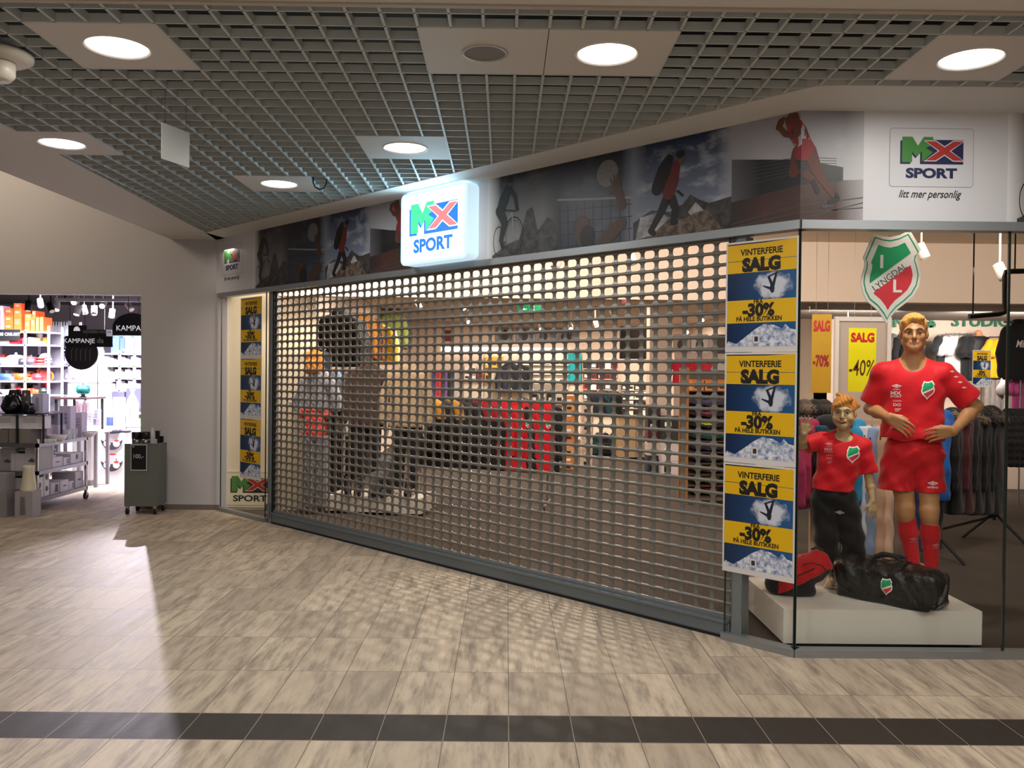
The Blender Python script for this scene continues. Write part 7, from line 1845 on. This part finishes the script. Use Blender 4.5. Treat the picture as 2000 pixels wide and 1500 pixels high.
def ware(kind, px, zi, color, label, **kw):
    prof, nm, cat = {'pot': (POT, 'cooking_pot', 'pot'), 'bowl': (BOWL, 'bowl', 'bowl'), 'cup': (CUP, 'cup', 'cup'), 'bottle': (BOTTLE, 'bottle', 'bottle'), 'glass': (TUMBLER, 'tumbler', 'glass')}[kind]
    return turned(nm, label, cat, prof, px, zsK[zi] + .0005, SYK + .02, color, KG, kw.get('rough', .3), kw.get('sc', 1.), lid=(.10, .104) if kind == 'pot' and kw.get('lid', 1) else None, handles=(.10, .075) if kind == 'pot' else None, m=kw.get('m'))
ware('pot', 6, 1, '#f0edf2', 'white lidded pot on the second kitchen shelf'); ware('pot', 23, 1, '#c8242c', 'red lidded pot on the second kitchen shelf', sc=.9)
kbox('carton', 'pale yellow box on the second kitchen shelf', 'box', 54, 64, 659, zsK[1], SYK + .05, .2, '#f2e6b0', KG); kbox('carton', 'short yellow box on the second kitchen shelf', 'box', 65, 75, 666, zsK[1], SYK + .05, .2, '#efdd8e', KG); kbox('carton', 'narrow red box beside the shelf upright', 'box', 43, 46, 660, zsK[1], SYK + .05, .2, '#c93a4a', KG)
for k, (px_, c, nm, sc) in enumerate(((2, '#3a5cb0', 'blue', .9), (10, '#e9e6ee', 'white', 1.2), (24, '#eeeaf2', 'white', 1.3), (38, '#26242a', 'black', 1.0), (54, '#3a343a', 'dark', 1.1))): ware('pot', px_, 2, c, '%s pot on the third kitchen shelf, %s from left' % (nm, ORD[k]), sc=sc, lid=k > 1)
for k in range(3):
    t = thing('frying_pan', 'red frying pan stacked on the third kitchen shelf, %s from the bottom' % ORD[k], 'pan', (kx(69 + k, SYK), SYK + .14, zsK[2] + .045 * k), 0, 'red pans'); MB().lathe([(0, 0), (.09, 0), (.115, .04), (.11, .04), (.085, .006), (0, .006)], 26).build('pan_body', mat(['#c8342a', '#b22a2c', '#7d2426'][k], .35), t); MB().tube([(.10, -.05, .035), (.22, -.1, .04)], .009, 8).build('handle', M_BLACK, t)
def plate_up(px, z, Y, r, color, label, grp=None):
    t = thing('plate', label, 'plate', (kx(px, Y), Y + .1, z + r * .98), 0, grp); o = MB().lathe([(0, 0), (r * .6, .004), (r, .018), (r, .024), (r * .6, .012), (0, .010)], 30).build('plate_disc', mat(color, .3), t); o.rotation_euler = (PI / 2 + .15, 0, 0)
    MB().tube([(-r * .5, .0, -r * .95), (-r * .5, .08, -r * .95), (r * .5, .08, -r * .95), (r * .5, .0, -r * .95)], .006, 6).build('plate_stand', M_STEEL, t)
plate_up(83, zsK[2], SYK, .10, '#f0ecf2', 'white upright plate on the third kitchen shelf', KG); plate_up(84, zsK[3], SYK, .098, '#6a2f2c', 'brown upright plate on the fourth kitchen shelf', KG); plate_up(89, zsK[3], SYK + .12, .085, '#e88f2a', 'orange upright plate on the fourth kitchen shelf', KG)
for k, (kind, px_, c, nm, sc) in enumerate((('pot', 6, '#3450a8', 'blue', 1.1), ('bowl', 18, '#ded8e6', 'lilac', 1.0), ('cup', 25, '#d9d3e2', 'lilac', .8), ('pot', 36, '#dd4a1e', 'flame red', 1.15), ('bowl', 54, '#e8a23a', 'amber', .9), ('pot', 68, '#b5262a', 'red', .95))): ware(kind, px_, 3, c, '%s %s on the fourth kitchen shelf, %s from left' % (nm, kind, ORD[k]), sc=sc, lid=k == 5)
for k, (kind, px_, c, nm, sc) in enumerate((('bowl', 6, '#e9e2c8', 'cream', 1.3), ('cup', 20, '#b9a0a8', 'mauve', 1.), ('cup', 27, '#e0d6dc', 'pale', 1.), ('pot', 38, '#8c1f22', 'dark red', 1.), ('cup', 52, '#f08a1c', 'orange', 1.1), ('cup', 59, '#d8322a', 'red', 1.2), ('pot', 68, '#e04a20', 'orange-red', .8), ('pot', 80, '#1c2220', 'black', .9))): ware(kind, px_, 4, c, '%s %s on the fifth kitchen shelf, %s from left' % (nm, kind, ORD[k]), sc=sc, lid=k == 7)

# back rows, looking out above the front wares
for zi in (1, 2, 3, 4):
    for k in range(6):
        px_ = 3 + 15.5 * k + (zi * 5) % 9; nm, c = [('white', '#e6e2ea'), ('slate', '#4a4852'), ('red', '#b8322e'), ('pale grey', '#bdb8c2'), ('black', '#1d1c20'), ('amber', '#d98f35')][(k * 2 + zi) % 6]
        lab = '%s %s in the back row of the %s kitchen shelf, %s from left' % (nm, 'tin' if (k + zi) % 2 else 'pack', ORD[zi], ORD[k])
        if (k + zi) % 2: turned('storage_tin', lab, 'tin', [(0, 0), (.05, 0), (.052, .17), (.054, .172), (.054, .2), (0, .2)], px_, zsK[zi] + .0005, SYK + .20, c, 'wares in the back rows', .35, .8 + .07 * (k % 3))
        else: kbox('carton', lab, 'box', px_ - 3, px_ + 4.5, [0, 657, 692, 725, 752][zi] + k % 3, zsK[zi] + .0005, SYK + .26, .1, c, 'wares in the back rows', ('lines', '#8d8890'))

# ---- second shelf unit behind: bottles, mugs, glasses
SY2 = 14.6; z2 = [kz(p, SY2, 115) for p in (655, 683, 713, 742, 772)] + [.5, .1]
s2 = thing('shelf_unit', 'steel shelf unit with bottles, mugs and glasses behind the orange box shelf', 'shelf', (0, 0, 0)); xa, xb = kx(92, SY2), kx(137, SY2)
for x in (xa + .02, xb - .02):
    for y in (SY2, SY2 + .37): MB().box(x - .018, x + .018, y, y + .03, 0, z2[0] + .25).build('upright', mat('#c9c6d0', .3, .3), s2)
for z in z2: MB().box(xa, xb, SY2, SY2 + .4, z - .02, z).build('shelf_board', mat('#cfcbd8', .4), s2)
MB().box(xa, xb, SY2 + .4, SY2 + .42, .1, z2[0]).build('back_panel', mat('#77757e', .6), s2)
def ware2(prof, nm, cat, px, zi, color, label, sc=1., m=None, grp=None): turned(nm, label, cat, prof, px, z2[zi] + .0005, SY2 + .02, color, grp or KG, .25, sc, m=m)
for k in range(6): ware2(BOTTLE, 'bottle', 'bottle', 98 + 5.2 * k, 0, '#fff', 'clear bottle on top of the bottle shelf unit, %s from left' % ORD[k], .85, M_CG, 'clear bottles')
for k in range(5): ware2(BOWL, 'bowl', 'bowl', 98 + 8 * k, 2, '#f4f1f6', 'white bowl on the bottle shelf unit, %s from left' % ORD[k], 1.1, None, 'white bowls')
for k in range(4): ware2(CUP, 'mug', 'mug', 98 + 5.4 * k, 3, '#131416', 'black mug on the bottle shelf unit, %s from left' % ORD[k], 1., None, 'black mugs')
for k in range(4): ware2(TUMBLER, 'tumbler', 'glass', 98 + 5.4 * k, 4, '#fff', 'clear tumbler on the bottle shelf unit, %s from left' % ORD[k], 1., M_CG, 'clear tumblers')
ware2(BOTTLE, 'bottle', 'bottle', 134, 4, '#e8962c', 'orange bottle at the right end of the bottle shelf unit', .72)

for k in range(4):
    t = thing('frying_pan', 'dark pan on the second shelf of the bottle unit, %s from left' % ORD[k], 'pan', (kx(99 + 10 * k, SY2), SY2 + .16, z2[1] + .0005), 0, 'dark pans'); MB().lathe([(0, 0), (.08, 0), (.10, .045), (.095, .045), (.075, .006), (0, .006)], 22).build('pan_body', mat(['#2a2a2e', '#55535a', '#1c1c20', '#77757c'][k], .4), t); MB().tube([(0, -.09, .04), (.03, -.17, .045)], .009, 8).build('handle', M_BLACK, t)
for k in range(3): plate_up(102 + 13 * k, z2[3], SY2 + .22, .10, ['#efecf2', '#dcd8e2', '#c9c4d0'][k], 'pale plate behind the black mugs, %s from left' % ORD[k], 'plates on the bottle unit')
for k in range(4): plate_up(100 + 11 * k, z2[2], SY2 + .22, .11, ['#f3f0f6', '#e3dfe9', '#f0edf3', '#d6d1dc'][k], 'white plate behind the white bowls, %s from left' % ORD[k], 'plates on the bottle unit')

# ---- right-hand wall unit: books, vases, packs
SY3 = 15.4; z3 = [kz(p, SY3, 235) for p in (690, 714, 738, 762)] + [.9, .5, .1]
s3 = thing('shelf_unit', 'white shelf unit with books and vases at the right of the kitchenware shop', 'shelf', (0, 0, 0)); xa, xb = kx(200, SY3), kx(292, SY3)
for x in (xa, kx(233, SY3), kx(262, SY3)):
    for y in (SY3, SY3 + .37): MB().box(x - .018, x + .018, y, y + .03, 0, z3[0] + .05).build('upright', mat('#e4e0ec', .3), s3)
for k, z in enumerate(z3): MB().box(xa, xb, SY3, SY3 + .4, z - .025, z).build('shelf_board', mat('#d9d0e0', .4), s3)
MB().box(xa, xb, SY3 + .4, SY3 + .42, .1, z3[0] + .5).build('back_panel', mat('#5d5a66', .6), s3)
for k, (a, b, c, nm, top) in enumerate(((216, 232, '#3b4fa8', 'blue', 656), (233, 242, '#2d3e8c', 'dark blue', 660), (243, 254, '#4a66c0', 'bright blue', 655), (255, 258, '#e0a88c', 'peach', 660), (259, 262, '#6a3a36', 'brown', 662), (263, 266, '#efe6e0', 'white', 661), (267, 271, '#c9c4e0', 'lilac', 660))): kbox('book', '%s book standing on the top right kitchen shelf, %s from left' % (nm, ORD[k]), 'book', a, b, top, z3[0], SY3 + .06 + (.1 if k < 3 else 0), .18, c, 'books on the right kitchen shelf')
for k in range(3): turned('bowl', 'pale lilac bowl on the top right kitchen shelf, %s from left' % ORD[k], 'bowl', BOWL, 246 + 12 * k, z3[0] + .0005, SY3 + .0, '#e3d6e4', KG, .3, 1.2)
for k in range(8):
    a = 204 + 8.6 * k; kbox('carton', '%s pack on the second right kitchen shelf, %s from left' % (['white', 'lilac', 'grey'][k % 3], ORD[k]), 'box', a, a + 6, 696 + (k % 3) * 3, z3[1], SY3 + .05, .18, ['#f2eef6', '#d9c9de', '#a9a3ad'][k % 3], 'packs on the right kitchen shelf')
for k in range(7):
    a = 204 + 10 * k; kbox('carton', '%s pack on the third right kitchen shelf, %s from left' % (['sage', 'cream', 'white'][k % 3], ORD[k]), 'box', a, a + 8, 722 + (k % 2) * 4, z3[2], SY3 + .05, .18, ['#b9bfa6', '#e6dcd0', '#efecf2'][k % 3], 'packs on the right kitchen shelf')
for k in range(6):
    a = 204 + 11.5 * k; kbox('carton', '%s pack on the fourth right kitchen shelf, %s from left' % (['white', 'taupe', 'pale'][k % 3], ORD[k]), 'box', a, a + 9, 744 + (k % 2) * 5, z3[3], SY3 + .05, .18, ['#f4f1f6', '#8d8284', '#ded9e6'][k % 3], 'packs on the right kitchen shelf')

# ---- middle of the shop: plates, table, teal pot, carafe, round poster, column
pt = thing('plate_table', 'white display table with large plates in the middle of the kitchenware shop', 'table', (0, 0, 0)); Yt = 13.9; xa, xb = kx(138, Yt), kx(203, Yt); zt = kz(742, Yt, 170)
MB().box(xa, xb, Yt - .2, Yt + .4, zt - .03, zt).build('table_top', M_KWH, pt); MB().box(xa + .03, xb - .03, Yt - .15, Yt + .35, 0, zt - .03).build('cabinet', M_KWH, pt)
for k, px_ in enumerate((151, 170, 188)): plate_up(px_, zt, Yt, .155, '#f6f4f8', 'large white upright plate on the white table, %s from left' % ORD[k], 'large plates')
Yg = 12.6; dt = thing('dark_table', 'low table with brown top and teal pot in the kitchenware shop', 'table', (0, 0, 0)); xa, xb = kx(110, Yg), kx(176, Yg); zg = kz(776, Yg, 150)
MB().box(xa, xb, Yg - .1, Yg + .5, zg - .03, zg).build('table_top', mat('#4a3638', .4), dt)
for x in (xa + .02, xb - .05):
    for y in (Yg - .08, Yg + .44): MB().box(x, x + .03, y, y + .03, 0, zg - .03).build('leg', M_DARK, dt)
turned('cooking_pot', 'large teal lidded pot on the brown-topped table', 'pot', POT, 156, zg + .06, Yg, '#125a58', None, .3, .95, lid=(.10, .104), handles=(.10, .075))
st_ = thing('cake_stand', 'small teal dish stand under the teal pot', 'stand', (kx(156, Yg), Yg + .1, zg)); MB().lathe([(0, 0), (.07, 0), (.03, .02), (.03, .04), (.10, .056), (.10, .0595), (0, .0595)], 24).build('stand_dish', mat('#1a6a68', .3), st_)
for k in range(4): kbox('carton', 'pink-white carton below the teal pot table, %s from left' % ORD[k], 'box', 148 + 7 * k, 154 + 7 * k, 783 + k % 2 * 3, kz(815, Yg - .3), Yg - .3, .12, ['#d9b9c2', '#e9d6dc', '#cfa9b4', '#efe4ea'][k], 'cartons by the teal pot table')
cs = thing('carton_step', 'white step plinth carrying cartons before the teal pot table', 'plinth', (0, 0, 0)); MB().box(kx(145, Yg - .3), kx(180, Yg - .3), Yg - .32, Yg - .12, .08, kz(815, Yg - .3)).build('plinth_box', M_KWH, cs); MB().box(kx(147, Yg - .3), kx(178, Yg - .3), Yg - .30, Yg - .14, 0, .08).build('plinth_base', M_KGR, cs)
# low white table of cartons, cups and jars in the glare before the column
Yl = 12.15; lt = thing('carton_table', 'low white table crowded with cartons and jars behind the trolley', 'table', (0, 0, 0)); xa, xb = kx(150, Yl), kx(194, Yl); zl = kz(842, Yl, 180)
MB().box(xa, xb, Yl - .05, Yl + .40, zl - .03, zl).build('table_top', M_KWH, lt)
for x in (xa + .02, xb - .06):
    for y in (Yl - .03, Yl + .33): MB().box(x, x + .04, y, y + .04, 0, zl - .03).build('leg', M_KGR, lt)
for k, (a, b, tp, c, dy) in enumerate(((153, 161, 812, '#cfc3dc', 0), (162, 169, 822, '#e9e4ee', 0), (170, 181, 806, '#f3f0f6', .1), (182, 188, 818, '#bfb4cc', 0), (184, 192, 800, '#efecf2', .14), (156, 168, 794, '#d6cde2', .22), (172, 180, 788, '#f2eff5', .24))):
    kbox('carton', '%s carton on the low white table behind the trolley, %s from left' % ('pale violet' if c[1] in 'bcd' else 'white', ORD[k]), 'box', a, b, tp, zl, Yl + dy, .1, c, 'cartons on the low white table', (('lines', '#8f889c'), ('dot', '#77708a'))[k % 2])
for k in range(4): turned('glass_jar', 'small clear jar on the low white table edge, %s from left' % ORD[k], 'jar', TUMBLER, 160 + 8 * k, zl + .0005, Yl - .14, '#fff', 'jars on the low white table', .1, .8, m=M_CG)
# white column display with bowl pictures
Yc_ = 12.7; wcx0, wcx1 = kx(196, Yc_), kx(242, Yc_); zc_ = kz(842, Yc_, 220)
wc = thing('display_column', 'white display column with printed bowls of strawberries near the grey cart', 'display', (wcx0, Yc_, 0)); W = wcx1 - wcx0
MB().box(0, W, 0, .34, 0, zc_ - .03, 0, .01).build('column_body', mat('#f4f1f7', .5), wc); MB().cyl((W / 2, .17, 0), W * .56, zc_ - .03, zc_, 30).build('column_top', mat('#3a3642', .4), wc)
m = MB()
for zz in (.20, .52):
    v = []
    for k in range(13):
        a = PI + PI * k / 12; v += [(W * .5 + W * .47 * math.cos(a), -.002, zz + .13 + .17 * math.sin(a)), (W * .5 + W * .47 * math.cos(a), -.002, zz + .13 + .06 * math.sin(a))]
    m.add(v, [(2 * k, 2 * k + 2, 2 * k + 3, 2 * k + 1) for k in range(12)], 0)
    for q in (-.2, .2):
        blob(m, W * (.5 + q), zz + .055, W * .15, .05, -.003, 1); blob(m, W * (.5 + q), zz + .10, W * .10, .018, -.004, 2); blob(m, W * (.5 + q), zz + .14, W * .02, .02, -.004, 3)
    blob(m, W * .5, zz + .215, W * .20, .014, -.004, 2)
m.build('column_print', [mat('#4a4550', .5), mat('#fbf9fb', .5), mat('#d9503c', .5), mat('#6f9a6c', .5)], wc)
for k in range(5): turned('cup', 'white cup on the display column top, %s from left' % ORD[k], 'cup', CUP, 203 + 8 * k, zc_ + .0005, Yc_ - .03, '#f6f3f8', 'cups on the column', .3, .85)
kbox('carton', 'small blue pack behind the cups on the display column', 'box', 208, 219, 815, zc_, Yc_ + .17, .08, '#4a5a9c'); kbox('carton', 'tall white box behind the cups on the display column', 'box', 221, 240, 776, zc_, Yc_ + .19, .1, '#f3f0f6', None, ('lines', '#b9b4c0'))
# white counter with carafe and dark board at the right
Yr = 13.6; wr = thing('white_counter', 'white counter with carafe beside the opening edge in the kitchenware shop', 'counter', (0, 0, 0)); xa, xb = kx(244, Yr), kx(300, Yr); zr = kz(828, Yr, 250)
MB().box(xa, xb, Yr, Yr + .5, zr - .04, zr).build('worktop', M_KWH, wr); MB().box(xa + .02, xb, Yr + .02, Yr + .48, .06, zr - .04).build('cabinet', mat('#d8cfe2', .5), wr); MB().box(xa + .05, xb, Yr + .05, Yr + .45, 0, .06).build('toe_kick', M_KGR, wr)
kbox('carton', 'white tall pack under the carafe on white counter', 'box', 247, 264, 786, zr, Yr + .08, .14, '#f6f3f8', None, ('vase', '#8a5a58'))
turned('carafe', 'clear glass carafe standing on a white pack at opening edge', 'carafe', [(0, 0), (.07, 0), (.085, .03), (.03, .13), (.025, .17), (.045, .21), (.041, .21), (.02, .17), (0, .02)], 253.5, at(247, 786, Yr + .08).z, Yr + .02, '#e4e2f4', None, .1, 1.0, m=M_CG)
kbox('carton', 'green-labelled pack on the white counter at the opening edge', 'box', 267, 275, 818, zr, Yr + .05, .1, '#5fbf52'); kbox('carton', 'brown and orange pack on the white counter left end', 'box', 252, 260, 815, zr, Yr + .25, .1, '#b5542c')
db = thing('display_board', 'two-panel dark violet board behind the carafe', 'display', (0, 0, 0)); Yd = 14.2
for k, (a, b, t_) in enumerate(((220, 243, 764), (245, 280, 757))): MB().box(kx(a, Yd), kx(b, Yd), Yd + k * .03, Yd + .02 + k * .03, kz(795, Yd), kz(t_, Yd)).build('board_panel', mat('#4d4a60', .5), db); MB().box(kx(a + 4, Yd), kx(a + 7, Yd), Yd + .022 + k * .03, Yd + .045 + k * .03, 0, kz(790, Yd)).build('board_leg', M_DARK, db)

# ---- hanging KAMPANJE signs
def kamp(parts, Y, label, txt):
    (x0, y1) = parts[0]; t = thing('campaign_sign', label, 'sign', (kx(x0, Y), Y, kz(y1, Y, x0)))
    ox, oz = kx(x0, Y), kz(y1, Y, x0); return t, (lambda px: kx(px, Y) - ox), (lambda py: kz(py, Y, x0) - oz)
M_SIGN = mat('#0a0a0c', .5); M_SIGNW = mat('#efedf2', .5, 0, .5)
t, fx, fz = kamp([(128, 678)], 11.6, 'large black hanging campaign sign with white lettering and dome emblem', '')
MB().box(fx(133), fx(168), 0, .014, fz(656), fz(635)).build('upper_board', M_SIGN, t); MB().box(fx(127), fx(219), -.004, .014, fz(677), fz(656)).build('main_board', M_SIGN, t)
m = MB(); m.text('KAMPANJE', (fz(660) - fz(669)) * 1.42, fx(155), fz(669.5), -.006, 0, 'C', 1., 0); v = [(fx(150) + .045 * math.cos(PI * k / 10), fz(646) + .06 * math.sin(PI * k / 10)) for k in range(11)]; m.flat(v, -.006, 0); m.text('da', .10, fx(196), fz(669), -.006, 1, 'C', 1, .02); m.text('MODERN HOUSE', .05, fx(190), fz(650), -.006, 1, 'C', 1, .01); m.build('sign_print', [M_SIGNW, mat('#8d8a90', .5)], t)
MB().cyl((fx(157), .02, fz(690)), fx(189) - fx(157), .0, .02, 40, 0, None, 'y').build('round_board', mat('#26242a', .5), t)
m = MB()
for k in range(5): limb(m, [(fx(138 + 9 * k), fz(704), .004), (fx(138 + 9 * k), fz(684), .004), (fx(141 + 9 * k), fz(680), .003)], .018, 0)
m.build('round_print', mat('#77747c', .5), t); 
MB().box(fx(168), fx(205), .02, .034, fz(656), fz(643)).build('side_board', M_SIGN, t)
for px_ in (136, 165): MB().tube([(fx(px_), .005, fz(635)), (fx(px_), .005, 3.0 - t.location.z)], .004, 6).build('hanging_wire', M_DARK, t)
t, fx, fz = kamp([(217, 656)], 11.0, 'second black campaign sign with a round top cut by the opening edge', '')
n = 16; cx_ = fx(258); rr = cx_ - fx(219); v = [(fx(219), fz(655)), (fx(297), fz(655))] + [(cx_ + rr * math.cos(PI * k / n), fz(640) + (fz(611) - fz(640)) * math.sin(PI * k / n)) for k in range(n + 1)]
MB().plate(v, 0, .014).build('sign_board', M_SIGN, t); m = MB(); m.text('KAMPANJE', (fz(634.5) - fz(645)) * 1.42, fx(227), fz(645.5), -.002, 0, 'L', 1., 0); m.build('sign_print', M_SIGNW, t)
for px_ in (250, 270): MB().tube([(fx(px_), .005, fz(613)), (fx(px_), .005, 3.0 - t.location.z)], .004, 6).build('hanging_wire', M_DARK, t)
t, fx, fz = kamp([(200, 665)], 14.4, 'small black shelf banner between the campaign signs', ''); MB().box(0, fx(219), 0, .012, -.1, .18).build('banner_board', M_SIGN, t); m = MB(); m.text('MORSO', .07, fx(210), -.02, -.002, 0, 'C', 1, .01); m.build('banner_print', mat('#8d8a90', .5), t); MB().tube([(.03, .006, .18), (.03, .006, 3.0 - t.location.z)], .004, 6).build('hanging_wire', M_DARK, t)
t, fx, fz = kamp([(172, 712)], 13.6, 'dark grey poster panel beside the round sign', ''); MB().box(fx(178), fx(202), 0, .012, 0, fz(676)).build('poster_board', mat('#4d4a50', .5), t); m = MB(); blob(m, fx(189), fz(690), .02, .05, -.002, 0); m.flat([(fx(185), fz(696)), (fx(193), fz(696)), (fx(193), fz(697.5)), (fx(185), fz(697.5))], -.002, 0); m.build('poster_print', M_SIGNW, t); MB().box(fx(189), fx(190), .012, .03, -kz(712, 13.6, 172), 0).build('poster_post', M_DARK, t)

# ---- track and spotlights
tk = thing('light_track', 'pale ceiling light track across the kitchenware shop entrance', 'track', (0, 0, 0)); q0, q1 = at(108, 585, 11.2), at(300, 588, 11.2)
MB().box(q0.x, q1.x, 11.18, 11.22, q0.z - .02, q0.z + .02).build('track_rail', mat('#b9b6be', .4), tk)
for f in (.1, .9): MB().box(q0.x + (q1.x - q0.x) * f - .01, q0.x + (q1.x - q0.x) * f + .01, 11.19, 11.21, q0.z + .02, 3.0).build('track_hanger', M_DARK, tk)
KS = 'spotlights of the kitchenware shop'
for k, (px_, py_, Y, lit, tl, rz, c) in enumerate(((55, 604, 11.0, 0, .2, .2, '#101012'), (80, 597, 12.6, 0, .5, .8, '#8d8a90'), (101, 606, 11.0, 0, .7, .9, '#0f0f11'), (110, 603, 11.2, 1, .5, .4, '#d9d6de'), (145, 590, 11.6, 1, 1.1, .1, '#d9d6de'), (150, 612, 11.3, 1, .4, -.3, '#d9d6de'), (166, 610, 12.4, 0, .5, .9, '#c5c2ca'), (184, 612, 12.2, 0, .3, .4, '#c5c2ca'), (200, 597, 11.5, 1, 1.1, .2, '#d9d6de'), (218, 618, 12.6, 0, .2, -.2, '#b9b6be'), (256, 603, 12.0, 0, .8, 1.1, '#b9b6be'))):
    spot(px_, py_, Y, 3.0, lit, '%s %s spotlight on the kitchenware shop ceiling, %s from left' % ('lit' if lit else 'unlit', 'black' if c < '#2' else 'pale', ORD[k]), KS, tl, rz, c, 1.15)
